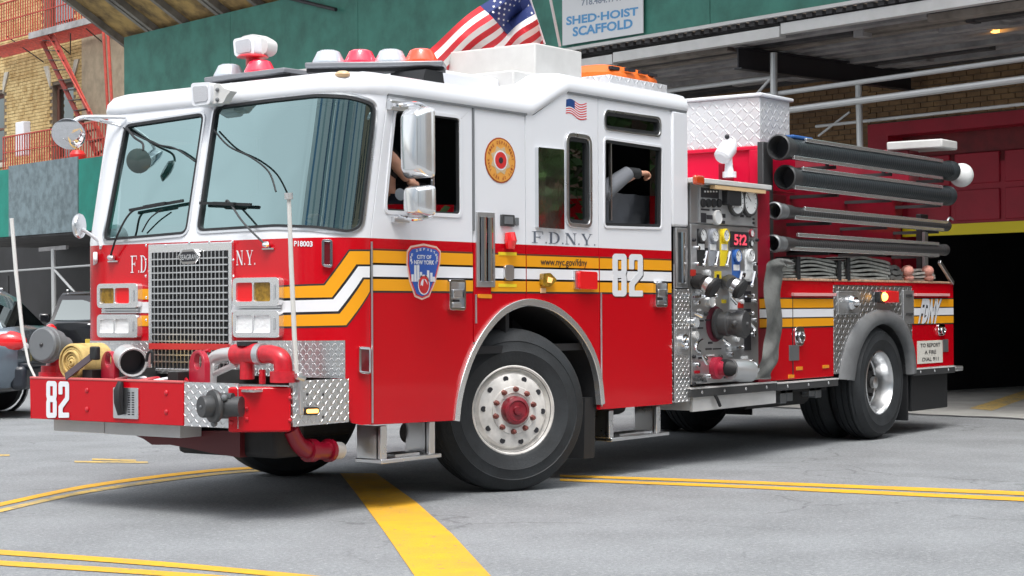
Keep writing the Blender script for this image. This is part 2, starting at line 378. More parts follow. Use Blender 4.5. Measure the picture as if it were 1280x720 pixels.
# ================================================================ SETTING
m_road = mat('asphalt', (.225, .238, .25), .8, bump=.7, bscale=38, var=.22, vscale=1.1, det=10)
_t = m_road.node_tree; _b = _t.nodes['Principled BSDF']
_tc = _t.nodes.new('ShaderNodeTexCoord'); _n = _t.nodes.new('ShaderNodeTexNoise'); _n.inputs['Scale'].default_value = 140; _n.inputs['Detail'].default_value = 3
_t.links.new(_tc.outputs['Object'], _n.inputs['Vector']); _mx = _t.nodes.new('ShaderNodeMix'); _mx.data_type = 'RGBA'; _mx.blend_type = 'OVERLAY'; _mx.inputs['Factor'].default_value = .75
_old = _b.inputs['Base Color'].links[0].from_socket; _t.links.new(_old, _mx.inputs['A']); _t.links.new(_n.outputs['Fac'], _mx.inputs['B']); _t.links.new(_mx.outputs['Result'], _b.inputs['Base Color'])
def wear(m, sc, lo, hi, col=(.17, .175, .18)):
    t = m.node_tree; b = t.nodes['Principled BSDF']; tc = t.nodes.new('ShaderNodeTexCoord'); n = t.nodes.new('ShaderNodeTexNoise'); n.inputs['Scale'].default_value = sc; n.inputs['Detail'].default_value = 8; n.inputs['Roughness'].default_value = .7
    t.links.new(tc.outputs['Object'], n.inputs['Vector']); r = t.nodes.new('ShaderNodeMapRange'); r.inputs['From Min'].default_value = lo; r.inputs['From Max'].default_value = hi; t.links.new(n.outputs['Fac'], r.inputs['Value'])
    mx = t.nodes.new('ShaderNodeMix'); mx.data_type = 'RGBA'; old = b.inputs['Base Color'].links[0].from_socket; t.links.new(r.outputs[0], mx.inputs['Factor']); t.links.new(old, mx.inputs['A']); mx.inputs['B'].default_value = (*col, 1); t.links.new(mx.outputs['Result'], b.inputs['Base Color'])
# cracks (voronoi edges warped by noise) and dark stains in the asphalt
def cracks(m, sc=.55, wd=.012, col=(.05, .05, .055), fac=.8):
    t = m.node_tree; b = t.nodes['Principled BSDF']; tc = t.nodes.new('ShaderNodeTexCoord'); n = t.nodes.new('ShaderNodeTexNoise'); n.inputs['Scale'].default_value = 1.7; n.inputs['Detail'].default_value = 6
    t.links.new(tc.outputs['Object'], n.inputs['Vector']); vm = t.nodes.new('ShaderNodeVectorMath'); vm.operation = 'SCALE'; t.links.new(n.outputs['Color'], vm.inputs[0]); vm.inputs['Scale'].default_value = .9
    va = t.nodes.new('ShaderNodeVectorMath'); va.operation = 'ADD'; t.links.new(vm.outputs[0], va.inputs[0]); t.links.new(tc.outputs['Object'], va.inputs[1])
    v = t.nodes.new('ShaderNodeTexVoronoi'); v.feature = 'DISTANCE_TO_EDGE'; v.inputs['Scale'].default_value = sc; t.links.new(va.outputs[0], v.inputs['Vector'])
    r = t.nodes.new('ShaderNodeMapRange'); r.inputs['From Min'].default_value = wd; r.inputs['From Max'].default_value = 0.; r.inputs['To Max'].default_value = fac; t.links.new(v.outputs['Distance'], r.inputs['Value'])
    n2 = t.nodes.new('ShaderNodeTexNoise'); n2.inputs['Scale'].default_value = .6; n2.inputs['Detail'].default_value = 3; t.links.new(tc.outputs['Object'], n2.inputs['Vector'])
    r2 = t.nodes.new('ShaderNodeMapRange'); r2.inputs['From Min'].default_value = .48; r2.inputs['From Max'].default_value = .56; t.links.new(n2.outputs['Fac'], r2.inputs['Value'])
    f = mth(t, 'MULTIPLY', r.outputs[0], r2.outputs[0]); mx = t.nodes.new('ShaderNodeMix'); mx.data_type = 'RGBA'; old = b.inputs['Base Color'].links[0].from_socket
    t.links.new(f, mx.inputs['Factor']); t.links.new(old, mx.inputs['A']); mx.inputs['B'].default_value = (*col, 1); t.links.new(mx.outputs['Result'], b.inputs['Base Color'])
wear(m_road, 230, .58, .64, (.30, .31, .32)); wear(m_road, 160, .60, .66, (.05, .052, .058)); wear(m_road, 34, .50, .70, (.36, .375, .38)); wear(m_road, 46, .53, .72, (.11, .118, .125)); cracks(m_road, fac=.45)
m_conc = mat('concrete', (.36, .36, .34), .85, bump=.3, bscale=30, var=.25, vscale=1.3, det=8)
m_line = mat('road_paint_yellow', (.74, .40, .015), .7, bump=.4, bscale=60, dirt=(.60, .33, .04), vscale=3)
wear(m_line, 22, .60, .66)
m_linew = mat('worn_road_paint', (.66, .44, .10), .75, dirt=(.36, .30, .18), vscale=5)
wear(m_linew, 14, .54, .62)
m_green = mat('green_plywood', (.045, .20, .155), .6, bump=.25, bscale=14, var=.28, vscale=2.2)
m_greenb = mat('bright_green_plywood', (.004, .21, .16), .6, bump=.2, bscale=14, var=.15, vscale=3)
m_greyply = mat('grey_plywood', (.15, .20, .22), .7, bump=.4, bscale=16, var=.35, vscale=5)
m_pipe = mat('galvanised_pipe', (.55, .56, .56), .4, .5, rvar=.1)
m_plank = mat('weathered_plank', (.34, .33, .33), .8, bump=.4, bscale=9, var=.4, vscale=2)
m_plankd = mat('dark_plank', (.07, .068, .07), .85, var=.4, vscale=3)
m_iron = mat('dark_iron', (.035, .035, .04), .5, .3)
m_brky = mat('yellow_brick', (.66, .50, .24), .85, bump=.3, bscale=20, dirt=(.42, .27, .10), vscale=3.4)
m_brkb = mat('brown_brick', (.25, .15, .07), .85, bump=.3, bscale=20, dirt=(.14, .08, .04), vscale=2.2)
m_mort = mat('mortar', (.20, .16, .12), .95, var=.2)
m_stuc = mat('beige_stucco', (.46, .38, .27), .9, bump=.3, bscale=15, var=.22, vscale=3)
m_stone = mat('pale_lintel_stone', (.55, .52, .45), .8, var=.2)
m_rust = mat('red_iron_paint', (.50, .065, .045), .6, dirt=(.30, .05, .035), vscale=8)
m_doorr = mat('door_red_paint', (.34, .003, .022), .55, var=.15, vscale=2)
m_jamb = mat('maroon_paint', (.16, .008, .012), .6, var=.3)
m_yrail = mat('yellow_rail_paint', (.85, .68, .0), .5)
m_peel = mat('peeling_plywood', (.55, .36, .13), .85, bump=.6, bscale=6, dirt=(.09, .06, .04), vscale=2.3, det=8)
m_beam = mat('grey_timber', (.27, .24, .21), .85, bump=.4, bscale=8, var=.35, vscale=3)
m_nblack = mat('near_black', (.014, .014, .016), .6, var=.5, vscale=1)  # near-black that carries the dark of rooms and under the left shed
m_wood = mat('brown_window_wood', (.16, .07, .05), .7)

ang = rad(77.4); D = np.array([math.cos(ang), math.sin(ang), 0]); N_ = np.array([-D[1], D[0], 0]); A0 = np.array([15., 1.9, 0])
def E3(s, t, z): return tuple(A0+D*s+N_*t+np.array([0, 0, z]))
def EW(u, v, t=0.):
    d = ray(u, v); p0 = A0+N_*t; k = ((p0-CAM)@N_)/(d@N_); X = CAM+d*k; return ((X-A0)@D, X[2])
def mp_env(t0): return lambda a, b, d: E3(a, t0+d, b)
def ebox(mb, s0, s1, t0, t1, z0, z1):
    return mb.hexa([E3(s0, t0, z0), E3(s1, t0, z0), E3(s1, t1, z0), E3(s0, t1, z0), E3(s0, t0, z1), E3(s1, t0, z1), E3(s1, t1, z1), E3(s0, t1, z1)])

# ground
mb = MB(); mb.add([(-250, -250, 0), (250, -250, 0), (250, 250, 0), (-250, 250, 0)], [(0, 1, 2, 3)]); road = struct(mb.build('road', m_road, sm=0))
TC = 3.3
mb = MB(); mb.add([E3(-7, TC, .004), E3(4.8, TC, .004), E3(4.8, -26, .004), E3(-7, -26, .004)], [(0, 1, 2, 3)]); struct(mb.build('driveway_apron', m_conc, sm=0))
mb = MB(); ebox(mb, 4.8, 60, TC, -1, -.1, .13); ebox(mb, 4.8, 60, TC+.15, TC, -.1, .135); struct(mb.build('pavement', m_conc, sm=0))
mb = MB(); ebox(mb, -60, -7, TC, -1, -.1, .13); struct(mb.build('pavement', m_conc, sm=0))
# a rough edge where the asphalt meets the apron
m_patch = mat('asphalt_patch', (.085, .088, .095), .9, bump=.5, bscale=40, var=.3, vscale=2)
pts = [(s_, TC+.12+.06*math.sin(s_*3.1)+R_.uniform(-.03, .03)) for s_ in np.arange(-7, 4.8, .25)]
mb = MB(); mb.grid([[E3(a, b, .008) for a, b in pts], [E3(a, b-.10-R_.uniform(0, .06), .008) for a, b in pts]]); struct(mb.build('asphalt_seam', m_patch, sm=0))
# painted lines: pixel polylines laid on the ground
def strip(name, left, right, m, z=.004):
    mb = MB(); mb.grid([[G(*p)+(z,) for p in left], [G(*p)+(z,) for p in right]]); return struct(mb.build(name, m, sm=0))
def smooth_px(p): return [tuple(q) for q in bez([Vector((a, b, 0)).to_2d().to_3d() for a, b in p], 8)]
def lane(name, px, w0, w1, m, off0=0., off1=0.):
    c = [(q[0], q[1]) for q in smooth_px(px)]; n = len(c)
    lo = [(x, y+off0+(off1-off0)*i/(n-1)) for i, (x, y) in enumerate(c)]
    hi = [(x, y+(w0+(w1-w0)*i/(n-1))) for i, (x, y) in enumerate(lo)]
    return strip(name, lo, hi, m)
lane('yellow_line', [(-60, 643), (0, 629), (100, 608), (200, 594), (280, 586), (345, 583)], 5, 2.6, m_line)
lane('yellow_line', [(-60, 651), (0, 637), (100, 615), (200, 600), (280, 590.5), (345, 586.5)], 4.5, 2.2, m_linew)
lane('yellow_line', [(93, 576.5), (185, 577.5)], 2, 2, m_linew)
lane('yellow_line', [(115, 573.5), (170, 575)], 2, 2, m_linew)
lane('yellow_line', [(-20, 568), (12, 568.5)], 2, 2, m_linew)
lane('yellow_line', [(700, 594), (900, 600.5), (1100, 608), (1330, 617)], 2.6, 5, m_line)
lane('yellow_line', [(700, 599), (900, 606), (1100, 614.5), (1330, 624.5)], 2.6, 5, m_line)
lane('yellow_line', [(-40, 685), (0, 688), (180, 701), (340, 715), (420, 723)], 6, 6, m_line)
lane('yellow_line', [(-40, 699), (0, 701.5), (180, 713), (300, 722), (380, 728)], 6, 6, m_line)
strip('yellow_stop_line', [(425, 592), (447, 620), (480, 665), (535, 745)], [(470, 592), (520, 628), (565, 668), (636, 745)], m_line)
strip('yellow_floor_stripe', [(1150, 463), (1236, 464)], [(1150, 472), (1236, 474)], m_linew, .008)
strip('yellow_floor_stripe', [(1249, 463), (1300, 462)], [(1249, 472), (1300, 473)], m_linew, .008)
strip('yellow_floor_stripe', [(1212, 511), (1300, 482)], [(1240, 514), (1300, 492)], m_linew, .008)

# ---------------------------------------------------------------- fire station
st = thing('fire_station', 'brown brick fire station with a partly raised red garage door and yellow bottom rail', 'building', E3(0, 0, 0))
DL, DR = EW(1112, 170)[0], -4.6
zt_ = EW(1200, 147)[1]; zb = EW(1230, 292, -.25)[1]
def bricks(s0, s1, z0, z1, t, parent, m, holes=(), bw=.215, bh=.075, gap=.012):
    mb = MB(); r = 0; z = z0
    while z < z1:
        s_ = s0-(bw/2 if r % 2 else 0)
        while s_ < s1:
            a, b = max(s0, s_), min(s1, s_+bw-gap)
            if b-a > .03 and not any(a < h[1] and b > h[0] and z+bh > h[2] and z < h[3] for h in holes):
                q = R_.uniform(0, .008)
                v = [E3(a, t, z), E3(b, t, z), E3(b, t, z+bh-gap), E3(a, t, z+bh-gap), E3(a, t+.02+q, z), E3(b, t+.02+q, z), E3(b, t+.02+q, z+bh-gap), E3(a, t+.02+q, z+bh-gap)]
                n = len(mb.v); mb.v += v; mb.f += [tuple(n+i for i in f) for f in ((4, 5, 6, 7), (0, 1, 5, 4), (3, 7, 6, 2), (0, 4, 7, 3), (1, 2, 6, 5))]
            s_ += bw
        z += bh; r += 1
    return stuff(mb.build('brick_courses', m, parent, 0, merge=False))
mb = MB(); ebox(mb, DL+.35, 14, 0, -.35, 0, 9); ebox(mb, -14, DR, 0, -.35, 0, 9); ebox(mb, DR, DL+.35, 0, -.35, zt_+.02, 9); mb.build('wall', m_mort, st, 0)
bricks(DL+.35, 6.5, 2.6, zt_+.9, 0, st, m_brkb); bricks(DR, DL+.35, zt_+.04, zt_+.9, 0, st, m_brkb)
mb = MB(); ebox(mb, DL, DL+.35, .04, -.6, 0, zt_); ebox(mb, DR, DL+.35, .045, -.6, zt_-.16, zt_+.02); mb.build('door_frame', m_doorr, st, 0)
mb = MB(); ebox(mb, DR, DL, -.3, -.34, zt_-.6, zt_-.16); mb.build('door_header', m_jamb, st, 0)
gd = MB(); ebox(gd, DR, DL, -.30, -.34, zb+.14, zt_-.45); gdo = gd.build('garage_door', m_doorr, st, 0)
mb = MB(); ebox(mb, DR, DL, -.26, -.36, zb, zb+.15); mb.build('bottom_rail', m_yrail, gdo, 0)
ph = .5; z = zb+.19
while z < zt_-.5:
    s_ = DL-.08
    while s_ > DR+.3:
        s1 = s_-.72; p = [(s1, z), (s_, z), (s_, z+ph-.08), (s1, z+ph-.08)]
        plate('door_panel', p, mp_env(-.275), m_doorr, gdo, th=.03, bev=.012); s_ -= .8
    z += ph
# interior of the station, its darkness put into near-black walls
mb = MB(); ebox(mb, DL+.3, DL+.5, -.6, -26, 0, 5); ebox(mb, DR-.2, DR-.4, -.6, -26, 0, 5); ebox(mb, DL+.5, DR-.4, -26, -26.2, 0, 5); ebox(mb, DL+.5, DR-.4, -.36, -26, 4.4, 5); mb.build('interior_wall', m_nblack, st, 0)

# ---------------------------------------------------------------- sidewalk shed over the station's pavement
shed = thing('sidewalk_shed', 'long green plywood sidewalk shed on steel pipes over the fire station pavement', 'scaffold', E3(0, 3.9, 0))
TS = 3.9
sL = EW(155, 100, TS)[0]; zE = EW(900, 29, TS)[1]; zT = EW(250, 24, TS)[1]
pw = sL-EW(288, 90, TS)[0]
k = 0; s_ = sL
while s_ > -9:
    plate('plywood_panel', [(s_-pw+.006, zE), (s_-.006, zE), (s_-.006, zT), (s_-pw+.006, zT)], mp_env(TS+.002*(k % 3)), m_green, shed, th=.02); s_ -= pw; k += 1
mb = MB(); ebox(mb, -9, sL, TS-.06, TS-.02, zE-.02, zT); mb.build('panel_backing', m_plankd, shed, 0)
mb = MB(); ebox(mb, -9, sL, TS+.06, TS-.02, zE-.045, zE-.003); mb.build('bottom_ledger', m_whit2, shed, 0)
mb = MB()
for i in range(150): s_ = sL-i*.15; ebox(mb, s_-.09, s_, TS+.01, TS-.3, zE-.10, zE-.05)
stuff(mb.build('corrugated_deck_edge', m_plankd, shed, 0))
for s0, s1, dz in ((-9, .2, .03), (.22, 3.1, .0), (3.12, 8, -.02), (8.02, sL, .0)):
    mb = MB(); ebox(mb, s0, s1, TS-.02, TS-.14, zE-.28+dz, zE-.15+dz); mb.build('edge_beam', m_whit2, shed, 0)
t_ = TS-.3; i = 0
while t_ > .2:
    cuts_ = sorted([-9]+[R_.uniform(-6, 12) for _ in range(4)]+[13.8])
    for a, b in zip(cuts_[:-1], cuts_[1:]):
        dz = R_.uniform(-.03, .03); mb = MB(); ebox(mb, a+.01, b-.01, t_, t_-.17, zE-.28+dz, zE-.2+dz); mb.build('deck_plank', (m_plank, m_plankd, m_beam, m_plank)[int(R_.random()*4)], shed, 0)  # dark planks put the shade of the closed gaps into colour
    t_ -= .3; i += 1
mb = MB(); ebox(mb, -9, sL, TS-.1, .05, zE-.12, zE-.06); mb.build('deck', m_plankd, shed, 0)
for s_ in (EW(930, 60, TS-.3)[0], EW(930, 60, TS-.3)[0]+4.9, EW(930, 60, TS-.3)[0]-4.9):
    mb = MB(); ebox(mb, s_, s_+.12, TS-.25, .1, zE-.56, zE-.54); ebox(mb, s_+.05, s_+.07, TS-.25, .1, zE-.54, zE-.3); ebox(mb, s_, s_+.12, TS-.25, .1, zE-.30, zE-.285); mb.build('cross_beam', m_iron, shed, 0)
TP = 3.3
def epx(u, v, t): a, z = EW(u, v, t); return E3(a, t, z)
def pipe(parent, a, b, t, r, m=m_pipe, name='scaffold_pipe', t2=None):
    mb = MB(); mb.cyl(epx(*a, t), epx(*b, t if t2 is None else t2), r, 10); return mb.build(name, m, parent)
pipe(shed, (700, 131), (965, 97), TP, .03)
pipe(shed, (930, 123), (1340, 65), TP, .032); pipe(shed, (930, 145), (1340, 91), TP, .042)
pipe(shed, (1020, 158), (1340, 123.5), TP-.5, .02)
pipe(shed, (967, 66), (968, 215), TP+.05, .045, name='shed_post'); pipe(shed, (1073, 105), (1076, 215), TP-.3, .04, name='shed_post')
pipe(shed, (944, 120), (965, 96), TP+.05, .02, name='brace'); pipe(shed, (1023, 170), (1062, 140), TP-.5, .015, name='brace')
for u in (60, 5.2): pass
for s_ in (9.3, 12.9): 
    mb = MB(); mb.cyl(E3(s_, TP, 0), E3(s_, TP, zE-.3), .045, 10); mb.build('shed_post', m_pipe, shed)
# caged lamp under the deck
ls, lz = EW(1244, 30, 2.2)
mb = MB(); mb.lathe([(0, -.11), (.05, -.10), (.06, 0), (.055, .06)], E3(ls, 2.2, lz), (0, 0, 1), 14); lo_ = mb.build('deck_lamp', m_lit, shed)
mb = MB(); mb.lathe([(.06, .06), (.065, .1), (.03, .14), (0, .14)], E3(ls, 2.2, lz), (0, 0, 1), 14); mb.build('lamp_cap', m_greyd, lo_)
# sign on the shed
q = [EW(703, 57, TS+.05), EW(804, 41, TS+.05), EW(804, -30, TS+.05), EW(702, -18, TS+.05)]
qa = [(q[0][0], q[0][1]), (q[1][0], q[1][1]), (q[1][0], q[1][1]+1.1), (q[0][0], q[0][1]+1.1)]
sg = thing('shed_sign', 'white printed SHED HOIST SCAFFOLD sign with blue capitals hung on green plywood', 'sign', E3(q[0][0], TS+.04, q[0][1]))
plate('sign_board', qa, mp_env(TS+.05), mat('sign_white', (.72, .74, .76), .5), sg, th=.012)
m_sgb = mat('sign_blue', (.10, .33, .62), .5); m_sgg = mat('sign_grey', (.25, .3, .38), .5)
def etext(name, body, px, m, t, parent, bold=0., sp=1.):
    Q = [EW(*p, t) for p in px]; return text(name, body, None, mp_env(t), m, parent, bold, quad=Q, th=.003, space=sp)
etext('lettering', 'SHED·HOIST', [(708, 32), (798, 19), (798, 8.5), (708, 21)], m_sgb, TS+.05, sg, .035)
etext('lettering', 'SCAFFOLD', [(716, 46), (791, 35), (791, 23), (716, 34)], m_sgb, TS+.05, sg, .035)
etext('phone_number', '718.484.1717', [(727, 7.5), (779, .5), (779, -8), (727, -1)], m_sgg, TS+.05, sg, .02)

# slanted timber soffit above the parapet
cano = thing('timber_canopy', 'weathered outward leaning plywood canopy with grey timber ribs above the green parapet', 'canopy', E3(10, TS, zT))
def can(s_, k, d=0.): return E3(s_, TS-.3+k*2.6, zT-.03+k*1.55+d)
s_ = sL+.4
while s_ > -4:
    mb = MB(); mb.hexa([can(s_, 0), can(s_-1.2, 0), can(s_-1.2, 1), can(s_, 1), can(s_, 0, .03), can(s_-1.2, 0, .03), can(s_-1.2, 1, .03), can(s_, 1, .03)]); mb.build('soffit_panel', m_peel, cano, 0); s_ -= 1.22
for i, s_ in enumerate(np.arange(sL+.35, -4, -1.22)):
    for o_ in ((0,) if i % 2 == 0 else (0, .16)):
        mb = MB(); mb.beam(can(s_-o_, -.02, -.07), can(s_-o_, 1, -.07), .1, .13, N_); mb.build('canopy_rib', m_beam, cano, 0)
mb = MB(); mb.cyl(epx(330, -10, TS), epx(420, 12, TS+.1), .03); mb.build('tie_rod', m_iron, cano)

# ---------------------------------------------------------------- lower shed at the left
sh2 = thing('sidewalk_shed', 'lower plywood sidewalk shed with a grey patch board, left beneath the red fire escape', 'scaffold', E3(18, TS, 0))
b0, b1 = EW(11, 250, TS)[0], EW(98, 250, TS)[0]; zt2, zb2 = EW(60, 204.5, TS)[1], EW(60, 292, TS)[1]
for a, b, m in ((b0+.01, b0+2.4, m_greenb), (b1+.01, b0-.01, m_greyply), (b1-2.0, b1-.01, m_greenb), (b1-4.4, b1-2.02, m_greenb), (b0+2.41, b0+4.9, m_greenb)):
    plate('plywood_panel', [(a, zb2), (b, zb2), (b, zt2+(.06 if m is m_greyply else 0)), (a, zt2+(.06 if m is m_greyply else 0))], mp_env(TS+(.01 if m is m_greyply else 0)), m, sh2, th=.02)
mb = MB(); ebox(mb, b1-4.4, b0+4.9, TS-.03, .3, zb2-.04, zb2+.06); mb.build('deck', m_plankd, sh2, 0)
pipe(sh2, (-20, 341), (150, 329), TS-.3, .022); pipe(sh2, (67, 311), (69, 500), TS-.3, .055, name='shed_post'); pipe(sh2, (67, 336), (101, 374), TS-.3, .028, name='brace')
pipe(sh2, (10, 345), (12, 500), TS-2.6, .03, m_greyd, name='shed_post')
mb = MB(); mb.beam(epx(50, 312, TS-.3), epx(84, 309, TS-.3), .06, .08); mb.build('post_head', m_plank, sh2, 0)

# ---------------------------------------------------------------- yellow brick apartment house
ap = thing('apartment_building', 'yellow brick apartment house with red fire escape above the left shed', 'building', E3(24, 0, 0))
wins = [(56, 92, -60, 34), (66, 92, 104, 200), (-16, 5, 118, 205)]
H = []
for (x0, x1, y0, y1) in wins:
    xm = (x0+x1)/2; a = EW(x1, (y0+y1)/2)[0]; b = EW(x0, (y0+y1)/2)[0]; H.append((a, b, EW(xm, y1)[1], EW(xm, y0)[1]))
H.append((EW(104, 100)[0]-30, EW(104, 100)[0], 0, 20))
s1_, s0_ = 33., 14.2
mb = MB(); zc = sorted({0, 13}|{h[2] for h in H[:3]}|{h[3] for h in H[:3]})
plate('wall', [(s0_, 0), (s1_, 0), (s1_, 13), (s0_, 13)], mp_env(0), m_mort, ap, holes=[[(h[0], h[2]), (h[1], h[2]), (h[1], h[3]), (h[0], h[3])] for h in H[:3]], th=.3)
bricks(H[3][1], 31.5, 3.6, 10.2, 0, ap, m_brky, H[:3], bw=.23, bh=.085)
mb = MB(); ebox(mb, 14.2, H[3][1]-.02, .05, 0, 3, 13); mb.build('stucco_pier', m_stuc, ap, 0)
for h in H[:3]:
    a, b, z0, z1 = h; f = ring('window', [(a+.04, z0+.04), (b-.04, z0+.04), (b-.04, z1-.04), (a+.04, z1-.04)], .06, .04, mp_env(-.12), m_wood, ap, th=.06)
    plate('pane', [(a+.1, z0+.1), (b-.1, z0+.1), (b-.1, (z0+z1)/2-.03), (a+.1, (z0+z1)/2-.03)], mp_env(-.15), m_winr, f, th=.01); plate('pane', [(a+.1, (z0+z1)/2+.03), (b-.1, (z0+z1)/2+.03), (b-.1, z1-.1), (a+.1, z1-.1)], mp_env(-.15), m_winr, f, th=.01)
    mb = MB(); ebox(mb, a+.1, b-.1, -.13, -.16, (z0+z1)/2-.03, (z0+z1)/2+.03); mb.build('sash_rail', m_wood, f, 0)
    mb = MB(); ebox(mb, a, b, -.35, -.37, z0, z1); mb.build('dark_room', m_nblack, f, 0)
    mb = MB(); ebox(mb, a+.12, a+.12+(b-a)*.4, -.2, -.22, z0+.1, z1-.1); mb.build('curtain', mat('curtain_cloth', (.5, .5, .55), .9), f, 0)
    mb = MB(); ebox(mb, a-.1, b+.1, .1, 0, z0-.12, z0); mb.build('sill', m_stone, f, 0)
    if h is not H[0]:
        for sa, sb in ((a-.05, a-.38), (b+.05, b+.38)):
            plate('keystone', [(sa, z1-.05), (sa, z1+.25), (sb*.3+sa*.7, z1+.5), (sb, z1+.5)], mp_env(.06), m_stone, f, th=.06)
mb = MB(); ebox(mb, 14.3, 32, .35, .06, .13, 3.75); mb.build('shopfront', m_nblack, ap, 0)  # near-black colour supplies the dark under the shed
# its fire escape
TF = 1.05
zp = EW(85, 36, TF)[1]; sa, sb = EW(134, 25, TF)[0], EW(-40, 40, TF)[0]
mb = MB()
for i in range(9): t = .1+i*.11; ebox(mb, sa, sb, t, t+.035, zp, zp+.03)
mb.build('platform_slats', m_rust, ap, 0)
mb = MB(); ebox(mb, sa, EW(38, 40, TF)[0], TF+.01, TF+.05, zp-.02, zp+.13); mb.build('platform_edge', m_plank, ap, 0)
def railing(s0, s1, t, z0, h, name='railing', step=.13):
    mb = MB(); ebox(mb, s0, s1, t, t+.03, z0+h-.03, z0+h); ebox(mb, s0, s1, t, t+.03, z0+h*.5, z0+h*.5+.02)
    ebox(mb, s0, s1, t, t+.03, z0, z0+.03); mb.build(name, m_rust, ap, 0)
    mb = MB(); s_ = s0
    while s_ < s1: ebox(mb, s_, s_+.022, t+.005, t+.027, z0, z0+h); s_ += step
    stuff(mb.build('balusters', m_rust, ap, 0))
railing(sa, sb, TF, zp+.1, .95)
z2 = EW(70, 204, TF)[1]; sa2 = EW(140, 190, TF)[0]
railing(sa2, EW(5, 190, TF)[0], TF, z2, EW(70, 160, TF)[1]-z2)
mb = MB()
for i in range(9): t = .1+i*.11; ebox(mb, sa2, EW(5, 190, TF)[0], t, t+.035, z2-.05, z2-.02)
mb.build('platform_slats', m_rust, ap, 0)
for (a, b) in (((46, 38), (127, 205)), ((64, 40), (140, 200)), ((108, -25), (128, 26)), ((120, -25), (142, 26))):
    mb = MB(); tt = .5 if a[0] in (46, 108) else .95
    mb.beam(epx(*a, tt), epx(*b, tt), .03, .14); mb.build('stair_stringer', m_rust, ap, 0)
P0, P1, Q0, Q1 = [np.array(epx(*p)) for p in ((46, 38, .5), (127, 205, .5), (64, 40, .95), (140, 200, .95))]
for i in range(1, 13):
    k = i/13; mb = MB(); mb.beam(P0+(P1-P0)*k, Q0+(Q1-Q0)*k, .14, .02); mb.build('stair_tread', m_iron, ap, 0)
for (a, b, tt) in (((8, 45), (55, 78), .6), ((88, 42), (88, 68), .8), ((58, 42), (88, 68), .8), ((108, 36), (127, 52), .6)):
    mb = MB(); mb.cyl(epx(*a, .9), epx(*b, .05), .015, 6); mb.build('bracket', m_iron, ap)
mb = MB(); mb.cyl(epx(58, 40, 1.0), epx(112, 140, 1.0), .02, 8); mb.build('handrail', m_rust, ap)
for x in (128, 133.5):
    mb = MB(); mb.cyl(epx(x, 16, TF+.1), epx(x+10, 196, TF+.1), .035, 8); mb.build('drop_ladder_rail', m_rust, ap)
# things on the lower platform / shed deck
mb = MB(); c = E3(EW(97, 196, 2.5)[0], 2.5, EW(97, 199, 2.5)[1]-.12); mb.lathe([(0, 0), (.12, 0), (.17, .10), (.17, .22), (.12, .3), (0, .32)], c, (0, 0, 1), 16)
tag(mb.build('bucket', mat('red_plastic', (.65, .02, .02), .4)), 'small round red bucket standing on the lower green shed', 'bucket')
mb = MB(); a_, z_ = EW(24, 190, .7); ebox(mb, a_-.22, a_+.22, .5, .7, z_-.1, z_+.75); tag(mb.build('laundry_sheet', m_white, None, 0, .02), 'white cloth hanging behind the lower red railing, far left', 'cloth')

# ================================================================ FIRE ENGINE
eng = thing('fire_engine', 'red and white pumper fire engine numbered 82 with gold stripes turning in the street', 'fire engine', (4.7, 1.22, 0))
SP = lambda l, y=0.: [S(*p, y) for p in l]
WP = lambda l: [W(*p) for p in l]
FP = lambda l, x=0.: [FX(*p, x) for p in l]
side = mp_side(0.)
def E_(mb, name, m, **k): return mb.build(name, m, eng, **k)

# ---- cab shell wrapped round the front
wl = rpoly(WP([(270, 134), (335, 125.5), (395, 119), (440, 121.5), (468, 131), (466, 160), (451, 283), (436, 290), (395, 284), (345, 282), (248, 288)]), .05, 4)
wr = rpoly(WP([(158, 157), (255, 142.5), (233, 291), (131, 300)]), .05, 4)
sS = W(463.5, 400)[0]
shell_o = [(sS, .545), (W(452, 529)[0], .545), (W(440, 525)[0], .56), (W(436, 515)[0], .60), (W(436, 474)[0], .80), (.30, .84), (.7, .86), (CL+FW+CL, .86), (CL+FW+CL, 2.60), (sS, 2.60)]
sh_ = plate('cab_shell', shell_o, mp_wrap(0), m_cab, eng, holes=[wl, wr], th=.02, wrap=True)
for wn, gl in ((wl, 0), (wr, 1)):
    plate('windscreen_glass', offs(wn, .004), mp_wrap(-.012), m_wind, eng, th=0, wrap=True)
    ring('windscreen_gasket', wn, .010, .006, mp_wrap(.006), m_blk, eng, th=.02, wrap=True)
    ring('windscreen_trim', offs(wn, .016), .006, .008, mp_wrap(.009), m_alu, eng, th=.012, wrap=True)
# right-hand side wall of the cab and its dark windows
def pR(pts): return pts
rs = [(CA, .545), (4.11, .545), (4.11, 2.8), (2.5, 2.8), (2.1, 2.6), (CA, 2.6)]
plate('cab_side', rs, lambda a, b, d: (a+(rake(b) if a < .4 else 0), WID+d, b), m_cab, eng, th=.02, holes=[rrect(.62, 1.86, 1.28, 2.48, .06), rrect(3.02, 1.86, 3.7, 2.48, .06)])
for a, b in ((.62, 1.28), (3.02, 3.7)): plate('window_pane', rrect(a-.01, 1.85, b+.01, 2.49, .06), lambda a, b, d: (a, WID-.01+d, b), m_win, eng, th=.006)
